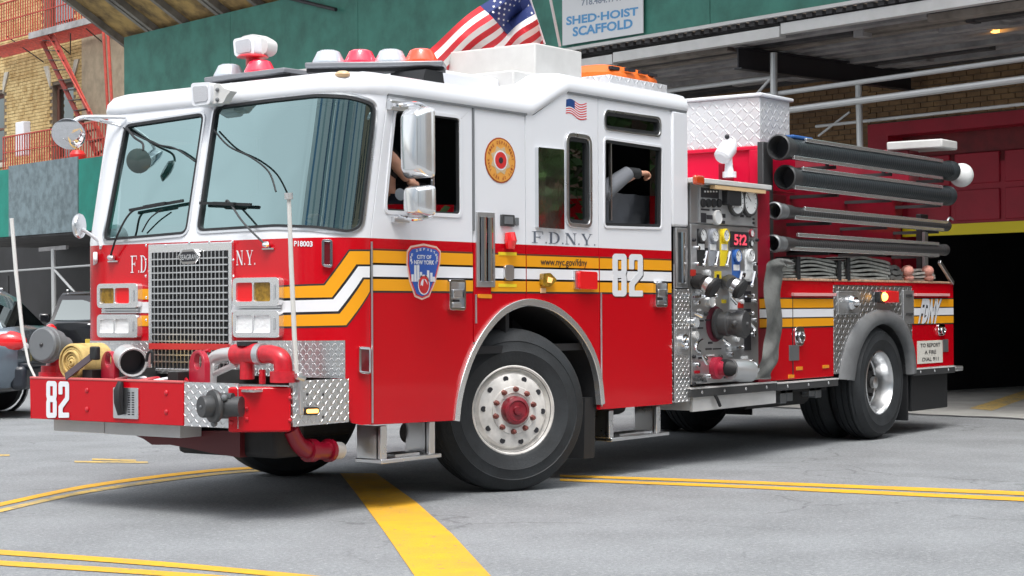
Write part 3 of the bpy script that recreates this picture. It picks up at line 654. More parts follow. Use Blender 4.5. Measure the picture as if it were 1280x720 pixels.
# white brow / roof with rounded edges
half = []
for x in [4.11, 3.6, 3.1, 2.8, 2.52, 2.46, 2.38, 2.3, 2.2, 2.1, 2.03, 1.97, 1.9, 1.7, 1.4, 1.1, .8, .55]: half.append(((x, 0), (0, 1)))
for i in range(15):
    p = surf(CL*i/14, 2.6); t = i/14*math.pi/2; half.append(((p[0], p[1]), (math.sin(t), math.cos(t))))
for k in (.25, .6, .999): half.append(((surf(CL+.1, 2.6)[0], CB+FW/2*k), (1, 0)))
def zb_(x): return 2.60+.20*min(1, max(0, (x-2.02)/.42))
prof = [(0., -.012), (-.012, .0), (-.016, .03), (-.008, .075), (.03, .118), (.09, .138), (.30, .150)]
def rrow(P, n, mir):
    out = []
    for ins, dz in prof:
        x, y = P[0]+n[0]*ins, P[1]+n[1]*ins; z = zb_(P[0])+dz
        if n[0] > .5: z -= .004
        out.append((x, WID-y if mir else y, z))
    return out
rows = [rrow(P, n, False)+rrow(P, n, True)[::-1] for P, n in half]
mb = MB(); mb.grid(rows); mb.add(rows[0], [tuple(range(len(rows[0])))]); rf = E_(mb, 'roof', m_white, sm=40)

# ---- side plates, left to right
arch_px = [(567, 526), (570, 500), (577, 470), (588, 440), (604, 412), (624, 389), (645, 377.5), (665, 375), (690, 382), (712, 398), (730, 420), (743, 446), (750, 475), (753, 505)]
arch = [(p.x, p.y) for p in bez([Vector((*S(*q), 0)) for q in arch_px], 3)]
def below(poly_x0, poly_x1): return [p for p in arch if poly_x0 < p[0] < poly_x1]
x1 = S(463.5, 400)[0]+.006; x2, x2b = S(591, 140)[0], S(597, 400)[0]-.01
x3 = S(657, 250)[0]; x4 = S(748.5, 300)[0]; x5 = S(840, 400)[0]
z1a, z1b = S(466, 531)[1], S(563, 524)[1]
zw = lambda x: 2.595 if x < 2.05 else 2.6+.195*min(1, (x-2.04)/.40)
a_ = [p for p in arch if p[0] < x2-.005]
door = [(x1, z1a), (x1, 1.72), (x1+rake(2.6), 2.59), (x2-.008, 2.59), (x2-.008, a_[-1][1]+.0)]+a_[::-1][1:]
win1 = rpoly(SP([(493, 136), (540, 141.5), (575, 146), (576, 270), (481.5, 265), (481.5, 252)]), .045)
dr = plate('driver_door', door, side, m_cab, eng, holes=[win1], th=.03, bev=.004)
ring('window_frame', win1, .012, .012, mp_side(-.008), m_white, dr, th=.02, bev=.004)
ring('window_seal', win1, .022, -.012, mp_side(.0), m_blk, dr, th=.02)
p = SP([(483, 262), (576, 267), (576, 256), (483, 255)]); plate('window_pane', p, mp_side(.02), m_winr, dr, th=.005)
m_ = [p for p in arch if x2+.0 < p[0] < x3-.004]
mid1 = [(x2+.004, m_[0][1]), (x2+.004, 2.59), (x3-.004, 2.59), (x3-.004, m_[-1][1])]+m_[::-1][1:-1]
plate('body_panel', mid1, side, m_cab, eng, th=.03, bev=.003)
m_ = [p for p in arch if x3+.004 < p[0] < x4-.004]
win2 = rpoly(SP([(706.5, 166), (737.5, 170.5), (738, 285), (707, 282)]), .075)
mid2 = [(x3+.004, m_[0][1]), (x3+.004, 2.59), (2.05, 2.595), (2.44, 2.79), (x4-.004, 2.79), (x4-.004, m_[-1][1])]+m_[::-1][1:-1]
plate('body_panel', mid2, side, m_cab, eng, holes=[offs(win2, -.02)], th=.03, bev=.003)
ring('window_frame', offs(win2, -.02), .004, .028, mp_side(-.016), m_alu, eng, th=.03, bev=.006); ring('window_seal', offs(win2, -.02), .03, -.004, mp_side(-.004), m_blk, eng, th=.02)
plate('window_pane', win2, mp_side(.015), m_winr, eng, th=.005)
z5 = S(842, 504.6)[1]
cwin = rpoly(SP([(755.5, 174), (827, 184.5), (826, 284.5), (755.5, 282.5)]), .03); cslit = rpoly(SP([(756, 139.5), (824.5, 149), (824.5, 169.5), (756, 160.5)]), .045)
cd_ = plate('crew_door', [(x4+.004, S(755, 511.5)[1]), (x4+.004, 2.79), (x5-.004, 2.79), (x5-.004, z5)], side, m_cab, eng, holes=[cwin, cslit], th=.03, bev=.004)
for wn in (cwin, cslit):
    ring('window_frame', wn, .002, .018, mp_side(-.008), m_white if wn is cwin else m_alu, cd_, th=.02, bev=.003); ring('window_seal', wn, .024, -.002, mp_side(0), m_blk, cd_, th=.02)
plate('window_pane', offs(cslit, .01), mp_side(.02), m_winr, cd_, th=.005)
mb = MB(); mb.box((cwin[0][0]+.1, .01, 1.9), (cwin[0][0]+.115, .03, 2.56)); mb.build('window_divider', m_alu, cd_)
plate('window_pane', [S(828, 184), S(815, 183), S(815, 285), S(828, 285)], mp_side(.02), m_winr, cd_, th=.005)
# rear column of the cab
zc = S(858, 284)[1]; xc1 = S(859, 200)[0]
mb = MB(); mb.box((x5+.004, -.012, zc), (xc1, .05, 2.79)); E_(mb, 'rear_corner_column', m_white, bev=.02)
# seams: dark backing and hinge lines
mb = MB()
for x in (x2, x3, x4, x5): mb.box((x-.03, .032, .6 if x > 3 else 1.34), (x+.03, .036, 2.6))
mb.box((x1-.04, .032, .56), (x1+.02, .036, 1.7)); E_(mb, 'seam_backing', m_dark)
for (u0, v0, u1, v1) in ((463.7, 302, 464.5, 529), (594, 368, 597.5, 404), (750.5, 366, 753, 508), (841.5, 330, 842.5, 503)):
    mb = MB(); mb.cyl((S(u0, v0)[0], -.006, S(u0, v0)[1]), (S(u0, v0)[0], -.006, S(u1, v1)[1]), .007, 8); E_(mb, 'door_hinge', m_alu)
mb = MB(); mb.beam((x1+rake(2.6)-.01, -.006, 2.592), (x2+.6, -.006, 2.592), .012, .014); mb.beam((2.46, -.006, 2.792), (4.1, -.006, 2.792), .012, .014); E_(mb, 'drip_rail', m_greyp)
mb = MB(); mb.cyl((x2-.002, -.004, 1.77), (x2-.002, -.004, 2.585), .009, 8); E_(mb, 'door_edge_seal', m_greyp)

# ---- gold and white stripes
zA = {k: S(590, v)[1] for k, v in dict(g1t=317.2, g1b=331.6, wt=334.2, wb=347.8, g2t=350.6, g2b=364.2).items()}
def stripe_seg(x0, x1_, excl=()):
    for kt, kb, m in (('g1t', 'g1b', m_gold), ('wt', 'wb', m_wstr), ('g2t', 'g2b', m_gold)):
        nm = 'gold_stripe' if m is m_gold else 'white_stripe'
        plate(nm, [(x0, zA[kb]), (x1_, zA[kb]), (x1_, zA[kt]), (x0, zA[kt])], mp_side(-.003), m, eng, th=.002)
        plate('stripe_outline', [(x0, zA[kb]-.012), (x1_, zA[kb]-.012), (x1_, zA[kt]+.012), (x0, zA[kt]+.012)], mp_side(-.0015), m_ink if kt != 'g1t' else mat('brown_outline', (.10, .02, .01), .5), eng, th=.001)
for a, b in ((x1+.004, x2-.012), (x2+.19, x3-.006), (x3+.006, x4-.006), (x4+.008, x5-.008)): stripe_seg(a, b)
lowS = CL+.08; farS = CL+FW-.02
def wz(u, v): return W(u, v)
S1 = lambda l: [wz(*p) for p in l]
g1 = S1([(461.8, 314), (437, 314), (405.8, 356.7), (356, 358.5), (356, 372.5), (415, 371.7), (445, 330.5), (461.8, 330.5)])
w1 = S1([(461.8, 333), (447.5, 333), (416.5, 374.2), (356, 376), (356, 390.5), (422.5, 389), (453, 346.8), (461.8, 346.8)])
g2 = S1([(461.8, 349.3), (455, 349.3), (424.5, 392.2), (356, 394), (356, 408), (432.5, 406.5), (461.8, 364)])
for g, m in ((g1, m_gold), (w1, m_wstr), (g2, m_gold)):
    plate('gold_stripe' if m is m_gold else 'white_stripe', g, mp_wrap(.0035), m, eng, th=.002, wrap=True)
    plate('stripe_outline', offs(g, .011), mp_wrap(.002), m_ink, eng, th=.001, wrap=True)
zl = [g1[3][1], g1[4][1], w1[3][1], w1[4][1], g2[3][1], g2[4][1]]; s3 = g1[3][0]
for i, m in ((0, m_gold), (2, m_wstr), (4, m_gold)):
    plate('gold_stripe' if m is m_gold else 'white_stripe', [(s3+.002, zl[i]), (s3+.002, zl[i+1]), (CL+FW+.02, zl[i+1]), (CL+FW+.02, zl[i])], mp_wrap(.003), m, eng, th=.002, wrap=True)

# ---- grille
gx0, gx1 = FX(292.5, 380)[0], FX(188.5, 380)[0]; gz1, gz0 = FX(240, 304)[1], FX(240, 465)[1]
fr = mp_front(0)
gh = gz1-.055
grl = plate('grille_frame', [(gx0, gz0), (gx1, gz0), (gx1, gz1), (gx0, gz1)], mp_front(-.022), m_trim, eng, holes=[[(gx0+.03, gz0+.02), (gx1-.03, gz0+.02), (gx1-.03, gh), (gx0+.03, gh)]], th=.04, bev=.004)
mb = MB(); mb.box((-.016, gx0+.01, gz0), (.02, gx1-.01, gz1)); mb.build('radiator_core', m_blk, grl, 0)
rzb0, rzb1 = FX(240, 437)[1], FX(240, 428.5)[1]
mb = MB(); n = 20
for i in range(1, n): y = gx0+.03+(gx1-gx0-.06)*i/n; mb.box((-.030, y-.0032, gz0+.02), (-.022, y+.0032, gh))
n = 17; zs = [gz0+.02+(gh-gz0-.02)*i/n for i in range(1, n)]
for z in zs: mb.box((-.033, gx0+.03, z-.0042), (-.024, gx1-.03, z+.0042))
stuff(mb.build('grille_mesh', m_alu, grl))
mb = MB(); mb.box((-.037, gx0+.02, rzb0), (-.014, gx1-.02, rzb1-.004)); mb.build('grille_bar', mat('red_enamel', (.5, .03, .03), .3), grl)
em = [FX(*p, -.03) for p in ((222, 321), (229, 312), (244, 311), (251.5, 320), (245, 329.5), (229, 330.5))]
eo = plate('emblem', em, mp_front(-.04), m_chr, grl, th=.02, bev=.005); plate('emblem_field', offs(em, -.016), mp_front(-.043), m_ink, eo, th=.002)
EM = lambda pts: [FX(*p, -.04) for p in pts]
text('emblem_lettering', 'SEAGRAVE', None, mp_front(-.043), m_alu, eo, .02, quad=EM([(225.5, 325), (248.5, 324), (248.5, 317.5), (225.5, 318.5)]), th=.002)
for u, v in ((186, 307), (210, 307), (240, 303.5), (265, 303), (294, 302), (295, 325), (185.5, 325), (185.5, 345), (295, 345), (296, 372), (186, 372), (186, 400), (295, 400)):
    y, z = FX(u, v); mb = MB(); mb.sphere((-.024, y, z), .009, 8, (.5, 1, 1), 5); mb.build('grille_bolt', m_chr, grl)

# ---- headlamp clusters
def bez_(u0, v0, u1, v1): 
    a, b = FX(u0, v1), FX(u1, v0); return (min(a[0], b[0]), min(a[1], b[1]), max(a[0], b[0]), max(a[1], b[1]))
def cluster(u0, v0, u1, v1, lens, split):
    x0, z0, x1_, z1_ = bez_(u0, v0, u1, v1); o = rrect(x0, z0, x1_, z1_, .035)
    w_ = (x1_-x0); lx0, lx1 = (x0+.03, x1_-.03)
    if split == 'L': lx0 = x0+.075
    else: lx0 = x0+.085
    md = (lx0+lx1)/2; hs_ = [rrect(lx0, z0+.03, md-.006, z1_-.03, .015), rrect(md+.006, z0+.03, lx1, z1_-.03, .015)]
    f = plate('headlamp_bezel', o, mp_front(-.045), m_trim, eng, holes=hs_, th=.05, bev=.007)
    for h, m in zip(hs_, lens):
        l = plate('headlamp_lens', offs(h, .002), mp_front(-.030), m, f, th=.02, bev=.006)
    mb = MB(); mb.box((-.05, x0+.03, z0+.045), (-.043, x0+.045, z1_-.045)); mb.build('bezel_trim', m_alu, f)
cluster(297, 346.5, 355, 383, (m_lensam, m_lensr), 'L'); cluster(297, 388, 355, 421.5, (m_lensw, m_lensw), 'L')
cluster(127.5, 354, 178.5, 385, (m_lensr, m_lensam), 'R'); cluster(127.5, 393, 178, 421.5, (m_lensw, m_lensw), 'R')
for (u0, u1) in ((300, 352), (131, 175)):
    a, b = FX(u0, 386 if u0 > 200 else 389), FX(u1, 386 if u0 > 200 else 389); mb = MB(); mb.box((-.03, a[0], a[1]-.014), (0, b[0], a[1]-.004)); mb.box((-.03, a[0], a[1]+.004), (0, b[0], a[1]+.014)); E_(mb, 'chrome_strip', m_alu)
# lettering on the front
def ftext(kind, name, body, px, m, parent=eng, x=-.002, bold=0.):
    Q = [FX(*p, x) for p in px]
    if kind == 's': serif(name, body, (Q[0][0], Q[0][1], Q[1][0], Q[2][1]), mp_front(x), m, parent)
    else: text(name, body, None, mp_front(x), m, parent, bold, quad=Q)
ftext('s', 'front_lettering', 'F.D.', [(163.5, 341), (187, 341), (187, 319), (163.5, 320)], m_white)
ftext('s', 'front_lettering', 'N.Y.', [(295.5, 331.5), (320, 331), (320, 312.5), (295.5, 313)], m_white)
# diamond plate skirt below the headlamps
s0, s1 = W(431, 450)[0], CL+FW+.2
sk = [(s0, W(431, 473)[1]), (W(365, 471)[0], W(365, 470.5)[1]), (CL+.05, W(330, 470)[1]), (s1, W(330, 470)[1]), (s1, W(300, 428)[1]), (CL+.05, W(330, 425.5)[1]), (s0, W(431, 425.5)[1])]
plate('kick_plate', sk, mp_wrap(.008), m_dia, eng, th=.006, wrap=True, holes=[[(CL+gx0-CB-.005, .84+.0), (CL+gx1-CB+.005, .84), (CL+gx1-CB+.005, sk[4][1]-.001), (CL+gx0-CB-.005, sk[4][1]-.001)]] if False else [])
# marker lamps on the corner
def wlamp(px, m, name='marker_lamp', r=.02):
    p = rpoly(WP(px), r); o = plate(name, p, mp_wrap(.03), m_chr, eng, holes=[offs(p, -.014)], th=.03, bev=.005, wrap=False); plate('lens', offs(p, -.012), mp_wrap(.02), m, o, th=.02, bev=.004)
wlamp([(403, 299), (415.5, 299.5), (415.5, 335), (403, 333)], m_lensdr); wlamp([(446, 433), (459.5, 434), (459.5, 468), (446, 466)], m_lensdr)
Q = WP([(368, 308), (391, 308.5), (391, 301.5), (368, 301)]); text('fleet_number', 'P18003', None, mp_wrap(.002), m_white, eng, .03, quad=Q)
# wipers
def wire(name, pts, r, m=m_blk, parent=eng, n=8, nb=6): mb = MB(); mb.tube(bez(pts, nb), r, n); return mb.build(name, m, parent)
def Wd(u, v, d=.03): return surf(*W(u, v), d)
for base, elbow, a, b, c2 in (((142, 322), (170, 264), (166, 263), (233, 251), (178, 290)), ((336, 306), (290, 252), (254, 254), (318, 256), (322, 279))):
    wire('wiper_arm', [Wd(*base), Wd((base[0]+elbow[0])/2, (base[1]+elbow[1])/2, .06), Wd(*elbow), Wd((a[0]+b[0])/2, (a[1]+b[1])/2, .03)], .007, m_greyd if base[0] > 200 else m_blk)
    mb = MB(); mb.beam(Wd(*a, .028), Wd(*b, .028), .015, .018); mb.beam(Wd((a[0]*.7+b[0]*.3), (a[1]*.7+b[1]*.3), .042), Wd((a[0]*.3+b[0]*.7), (a[1]*.3+b[1]*.7), .042), .02, .022); E_(mb, 'wiper_blade', m_blk)
    mb = MB(); q = Wd(*base, 0.); mb.sphere(Wd(*base, .02), .028, 10, (1, 1, .8), 6); mb.box((q[0]-.01, q[1]-.05, q[2]-.03), (q[0]+.01, q[1]+.05, q[2]-.02)); E_(mb, 'wiper_pivot', m_chr if base[0] > 200 else m_alu)
wire('wiper_arm', [Wd(207, 262, .03), Wd(192, 273, .03), Wd(179, 290, .01)], .005)

# ---- wheel arch trim, arch liner
out = [(p[0], p[1]) for p in arch]
def band(pts, w0, w1):
    L, Rr = [], []
    for i, p in enumerate(pts):
        a, b = Vector(pts[max(i-1, 0)]), Vector(pts[min(i+1, len(pts)-1)]); d = (b-a).normalized(); n = Vector((-d.y, d.x)); L.append(tuple(Vector(p)+n*w0)); Rr.append(tuple(Vector(p)+n*w1))
    return L+Rr[::-1]
plate('wheel_arch_trim', band(out, .008, -.042), mp_side(-.02), m_trim, eng, th=.05, bev=.01)
plate('wheel_arch_liner', band(out, -.03, -.035), mp_side(.03), m_dark, eng, th=.72)
mb = MB(); mb.box((1.0, .74, .5), (3.0, .76, 1.4)); E_(mb, 'wheel_well_wall', m_dark)

# ---- interior of the cab
mb = MB(); mb.box((.45, .04, .95), (4.08, 2.4, 1.0)); mb.box((4.04, .04, .6), (4.09, 2.41, 2.78)); mb.box((.5, .1, 2.56), (2.0, 2.35, 2.58)); mb.box((2.0, .1, 2.57), (4.05, 2.35, 2.6)); E_(mb, 'cab_floor_and_lining', m_dark)  # near-black lining puts the cab's shade into colour, so the windows look black
mb = MB(); mb.box((1.78, .05, 1.0), (1.82, 2.4, 2.56)); mb.box((1.0, .95, 1.0), (2.4, 1.5, 1.75)); E_(mb, 'engine_cover_and_divider', m_dark)  # engine tunnel, plus a dark divider added as black backdrop behind the driver
mb = MB(); mb.box((.22, .14, 1.35), (.50, 2.3, 1.72)); E_(mb, 'dashboard', m_dash, bev=.05)
def seat(x, y, name='seat', m=m_seat, f=-1):
    mb = MB(); mb.box((x-.22, y-.22, 1.28), (x+.24, y+.22, 1.42)); b = mb.build(name, m, eng, bev=.04)
    mb = MB(); c = x-f*.26; mb.hexa([(c-.06, y-.22, 1.38), (c+.06, y-.22, 1.38), (c+.06, y+.22, 1.38), (c-.06, y+.22, 1.38), (c-.06-f*.08, y-.19, 2.1), (c+.04-f*.08, y-.19, 2.1), (c+.04-f*.08, y+.19, 2.1), (c-.06-f*.08, y+.19, 2.1)]); mb.build('seat_back', m, b, bev=.03)
    mb = MB(); mb.box((x-.15, y-.15, 1.0), (x+.15, y+.15, 1.28)); mb.build('seat_base', m_dark, b)
seat(.95, .52, m=m_dark); seat(1.1, 1.92, m=m_dark)
seat(3.3, .55); seat(3.3, 1.85); seat(2.55, .6, f=1, m=m_dark)
mb = MB(); cW = Vector((.56, .52, 1.70)); ax = Vector((-.55, 0, .83)).normalized(); u_ = Vector((0, 1, 0)); v_ = ax.cross(u_)
mb.tube([cW+(u_*math.cos(a)+v_*math.sin(a))*.22 for a in [2*math.pi*k/24 for k in range(24)]], .016, 8, closed=True); mb.cyl(cW, cW-ax*.3, .03, 8); mb.beam(cW-u_*.2, cW+u_*.2, .04, .02); E_(mb, 'steering_wheel', m_blk)

# ---- details on the side of the cab
def spx(name, px, m, d=.0, th=.01, r=.0, bev=0., parent=eng, y=0.):
    p = SP(px, y); p = rpoly(p, r) if r else p; return plate(name, p, mp_side(y-d), m, parent, th=th, bev=bev)
# shield badge
cx = [(508, 314), (513, 307.5), (529, 304.5), (545, 308), (550.5, 314), (549.5, 330), (544, 352), (536, 371), (527, 375), (518, 371), (511, 352), (507.5, 330)]
bd = spx('shield_badge', cx, mat('badge_rim', (.75, .50, .42), .4), .004, .003)
plate('badge_border', offs(SP(cx), -.012), mp_side(-.0055), mat('badge_red', (.6, .03, .03), .4), bd, th=.001); plate('badge_field', offs(SP(cx), -.022), mp_side(-.0065), m_bluel, bd, th=.001)
def stext(name, body, px, m, parent=eng, bold=0., y=0., d=.003, sp=1.): Q = SP(px, y); return text(name, body, None, mp_side(y), m, parent, bold, quad=Q, th=d, space=sp)
stext('badge_lettering', 'CITY OF', [(520, 323.5), (538, 324), (538, 319), (520, 318.5)], m_white, bd, .03, d=.008)
stext('badge_lettering', 'NEW YORK', [(516.5, 330.5), (541.5, 331), (541.5, 325.5), (516.5, 325)], m_white, bd, .03, d=.008)
for i, ch in enumerate('FIRE DEPARTMENT'):
    if ch == ' ': continue
    a = rad(205-i*16.5); u, v = 529+16.5*math.cos(a)*1.0, 323.5-12*math.sin(a); stext('badge_lettering', ch, [(u-1.1, v+1.6), (u+1.1, v+1.6), (u+1.1, v-1.6), (u-1.1, v-1.6)], m_white, bd, .03, d=.008)
tw = MB()
for i, (u, h) in enumerate(((514.5, 343), (518, 331.5), (521.5, 331.5), (525, 340), (531, 344), (534, 338), (538, 341), (541, 346))):
    a, b = S(u-1.3, 352), S(u+1.3, h); tw.box((a[0], -.009, a[1]), (b[0], -.007, b[1]))
tw.build('badge_skyline', m_white, bd, 0)
c = S(528.5, 356); 
for r_, m, d in ((.062, m_white, .009), (.054, mat('badge_red', (0, 0, 0)), .010), (.036, m_white, .011)): plate('badge_roundel', ell(*c, r_*.95, r_*1.05), mp_side(-d), m, bd, th=.001)
fl = [S(*p) for p in ((528, 348), (531, 353), (533, 357), (531, 363), (527, 364.5), (523.5, 360), (525, 356), (527, 358))]; plate('badge_flame', fl, mp_side(-.012), MATS['badge_red'], bd, th=.001)
def latch(u0, v0, u1, v1):
    p = rpoly(SP([(u0, v0), (u1, v0+.5), (u1, v1), (u0, v1-.5)]), .025); o = plate('door_handle', p, mp_side(-.028), m_chr, eng, holes=[offs(p, -.018)], th=.03, bev=.006)
    plate('handle_cup', offs(p, -.016), mp_side(-.006), m_alu, o, th=.01); cxm, czm = (p[0][0]+p[len(p)//2][0])/2, (p[0][1]+p[len(p)//2][1])/2
    mb = MB(); mb.box((cxm-.05, -.03, czm-.02), (cxm+.05, -.01, czm+.035)); mb.box((cxm-.045, -.022, czm-.10), (cxm+.045, -.008, czm-.05)); mb.build('handle_lever', m_alu, o, bev=.004)
    mb = MB(); mb.box((cxm-.03, -.018, czm-.045), (cxm+.03, -.012, czm-.03)); mb.build('handle_slot', m_ink, o)
latch(558, 349, 578.5, 388); latch(816, 351, 831, 384)
# seal on the white panel
c = S(625, 200.5); ra, rb = S(644, 200)[0]-c[0], c[1]-S(625, 229)[1]
sl_ = plate('round_badge', ell(*c, ra, rb), mp_side(-.003), mat('badge_rust', (.35, .06, .015), .5), eng, th=.002); plate('badge_gold', ell(*c, ra*.93, rb*.94), mp_side(-.0045), mat('badge_gold', (.72, .33, .06), .45), sl_, th=.001)
plate('badge_star', [(c[0]+ra*(.66 if k % 2 else .5)*math.cos(k*math.pi/8), c[1]+rb*(.66 if k % 2 else .5)*math.sin(k*math.pi/8)) for k in range(16)], mp_side(-.006), mat('badge_tan', (.55, .42, .25), .5), sl_, th=.001)
for rr, m, d in ((.44, m_white, .007), (.37, MATS['badge_red'], .008), (.14, m_ink, .009)): plate('badge_roundel', ell(*c, ra*rr, rb*rr), mp_side(-d), m, sl_, th=.001)
for i, ch in enumerate('FIRE DEPARTMENT CITY OF NEW YORK '):
    a = rad(160-i*360/33)
    if ch == ' ': continue
    x, z = c[0]+ra*.79*math.cos(a), c[1]+rb*.79*math.sin(a); e_ = (math.sin(a), -math.cos(a)); n_ = (math.cos(a), math.sin(a)); q = []
    for i_, j_ in ((-1, -1), (1, -1), (1, 1), (-1, 1)): q.append((x+e_[0]*.007*i_+n_[0]*.011*j_, z+e_[1]*.007*i_+n_[1]*.011*j_))
    text('badge_lettering', ch, None, side, MATS['badge_rust'], sl_, .02, quad=q, th=.007)
# roller vent beside the door
def vent(px, m=m_steel, y=0., bars=2, name='side_vent'):
    p = SP(px, y); x0 = min(q[0] for q in p); x1_ = max(q[0] for q in p); z0 = min(q[1] for q in p); z1_ = max(q[1] for q in p)
    o = plate(name, [(x0, z0), (x1_, z0), (x1_, z1_), (x0, z1_)], mp_side(y-.012), m, eng, holes=[[(x0+.03, z0+.04), (x1_-.03, z0+.04), (x1_-.03, z1_-.035), (x0+.03, z1_-.035)]], th=.03, bev=.004)
    mb = MB(); mb.box((x0+.02, y+.0, z0), (x1_-.02, y+.02, z1_)); mb.build('vent_back', m_greyd, o)
    for i in range(bars):
        x = x0+.03+(x1_-x0-.06)*(i+.5)/bars; mb = MB(); mb.cyl((x, y-.012, z0+.04), (x, y-.012, z1_-.035), (x1_-x0)*.13, 10); mb.build('grab_rail', m_chr, o)
    return o
vent([(594.5, 265), (617, 266), (617.5, 359), (595, 358)])
spx('reflector', [(597, 367.5), (614, 368), (614, 373), (597, 372.5)], m_lensa, .006, .006, .01)
sw = spx('switch_box', [(625, 268), (640.5, 269), (640.5, 283.5), (625, 282.5)], m_greyd, .02, .02, .01, .004); spx('switch_face', [(627.5, 270.5), (638, 271), (638, 280.5), (627.5, 280)], m_greyp, .024, .004, 0, 0, sw)
spx('key_switch', [(643, 272), (647, 272.3), (647, 282), (643, 281.5)], m_greyp, .012, .012, .005)
mb = MB(); a, b = S(633, 291), S(633, 311); mb.tube([(a[0], -.03, a[1]), (a[0], -.035, (a[1]+b[1])/2), (a[0], -.03, b[1])], [.035, .045, .03], 12); E_(mb, 'red_marker_lamp', m_lensr)
for v in (315, 354.5): 
    t_ = spx('yellow_tag', [(622.5, v), (645, v+.6), (645, v+4.6), (622.5, v+4)], m_yel, .006, .003)
spx('paddle_latch', [(628.5, 331), (640, 331.5), (640, 350.5), (628.5, 350)], m_alu, .02, .02, .03, .006)
# mirror-like steel panel, flag print, lettering
mp_ = spx('polished_panel', [(668.5, 184), (701, 187), (701.5, 287), (669, 284.5)], mat('polished_steel', (.75, .77, .78), .05, 1., bump=.12, bscale=2.2), .03, .03, .01, .004)
def flag2d(name, fx, fz, mp, parent, W_, H_, nx=14, nz=13, canton=(.42, .54), stars=False, m=None):
    mats_ = m or (mat('flag_red', (.55, .02, .03), .7), mat('flag_white', (.75, .74, .72), .7), mat('flag_blue', (.015, .03, .14), .7))
    for i in range(13):
        z1_ = 1-i/13; z0 = 1-(i+1)/13; a0 = canton[0] if i < 7 else 0; mb = MB(); mb.grid([[mp(fx(a0+(1-a0)*k/nx, z), fz(a0+(1-a0)*k/nx, z), .002) for k in range(nx+1)] for z in (z0, z1_)]); mb.build('flag_stripe', mats_[i % 2], parent, 40, merge=False)
    mb = MB(); mb.grid([[mp(fx(canton[0]*k/8, z), fz(canton[0]*k/8, z), .002) for k in range(9)] for z in [1-7/13+7/13*j/4 for j in range(5)]]); mb.build('flag_canton', mats_[2], parent, 40, merge=False)
    if stars:
        mb = MB()
        for r in range(9):
            for q in range(6 if r % 2 == 0 else 5):
                a = canton[0]*((q+.5+(0 if r % 2 == 0 else .5))/6); b = 1-7/13+7/13*(r+.6)/9.3
                pts = []
                for k in range(10):
                    rr = .022 if k % 2 == 0 else .009; pts.append(mp(fx(a+rr*.62*math.sin(k*math.pi/5), b+rr*math.cos(k*math.pi/5)), fz(a+rr*.62*math.sin(k*math.pi/5), b+rr*math.cos(k*math.pi/5)), .006))
                n = len(mb.v); mb.v += pts; mb.f.append(tuple(range(n, n+10)))
        mb.build('flag_stars', mats_[1], parent, 0, merge=False)
fa, fb, fc, fd_ = S(707, 142), S(733, 150.5), S(733, 130), S(707.5, 124.5)
def bil(a, b): w_ = .012*math.sin(a*7); return tuple((fa[i]*(1-a)+fb[i]*a)*(1-b)+(fd_[i]*(1-a)+fc[i]*a)*b+(w_ if i else 0) for i in (0, 1))
fl_ = MB(); fl_.box((fa[0], -.001, fa[1]), (fa[0]+.01, .001, fa[1]+.01)); flo = E_(fl_, 'flag_print', m_white, sm=0)
flag2d('flag', lambda a, b: bil(a, b)[0], lambda a, b: bil(a, b)[1], side, flo, 1, 1, canton=(.42, .54), m=(mat('print_red', (.6, .03, .04), .5), m_white, m_blue))
Q = SP([(664.5, 303), (745, 306), (745, 292.5), (664.5, 288)]); serif('side_lettering', 'F.D.N.Y.', (Q[0][0], Q[0][1]-.003, Q[1][0], Q[3][1]-.005), side, mat('slate_print', (.12, .14, .18), .5), eng)
stext('web_address', 'www.nyc.gov/fdny', [(675, 334), (733, 335.5), (733, 324), (675, 322.5)], m_ink, eng, .01, d=.006)
def digits(Q, mp, parent, o=(.012, -.008)):
    P = lambda a, b: tuple((Q[0][i]*(1-a)+Q[1][i]*a)*(1-b)+(Q[3][i]*(1-a)+Q[2][i]*a)*b for i in (0, 1))
    e8 = rpoly([(0, .06), (.06, 0), (.40, 0), (.46, .06), (.46, .44), (.42, .51), (.46, .58), (.46, .94), (.40, 1), (.06, 1), (0, .94), (0, .58), (.04, .51), (0, .44)], .05, 2)
    h8 = [[(.17, .14), (.29, .14), (.29, .43), (.17, .43)], [(.17, .60), (.29, .60), (.29, .86), (.17, .86)]]
    e2 = rpoly([(.54, 0), (1, 0), (1, .14), (.72, .14), (.72, .26), (1, .50), (1, .94), (.94, 1), (.60, 1), (.54, .94), (.54, .64), (.71, .64), (.71, .86), (.83, .86), (.83, .56), (.54, .32)], .03, 2)
    for d, m, of in ((.003, MATS['brown_outline'], o), (.0045, m_white, (0, 0))):
        f = lambda l: [(P(*q)[0]+of[0], P(*q)[1]+of[1]) for q in l]
        plate('numeral', f(e8), lambda a, b, k: mp(a, b, k+d), m, parent, holes=[f(h) for h in h8], th=.001); plate('numeral', f(e2), lambda a, b, k: mp(a, b, k+d), m, parent, th=.001)
def numpl(px, parent=eng, y=0.):
    Q = SP(px, y); 
    digits(Q, mp_side(y), parent)
numpl([(765, 370.5), (803, 370.5), (803, 318), (765, 317)])
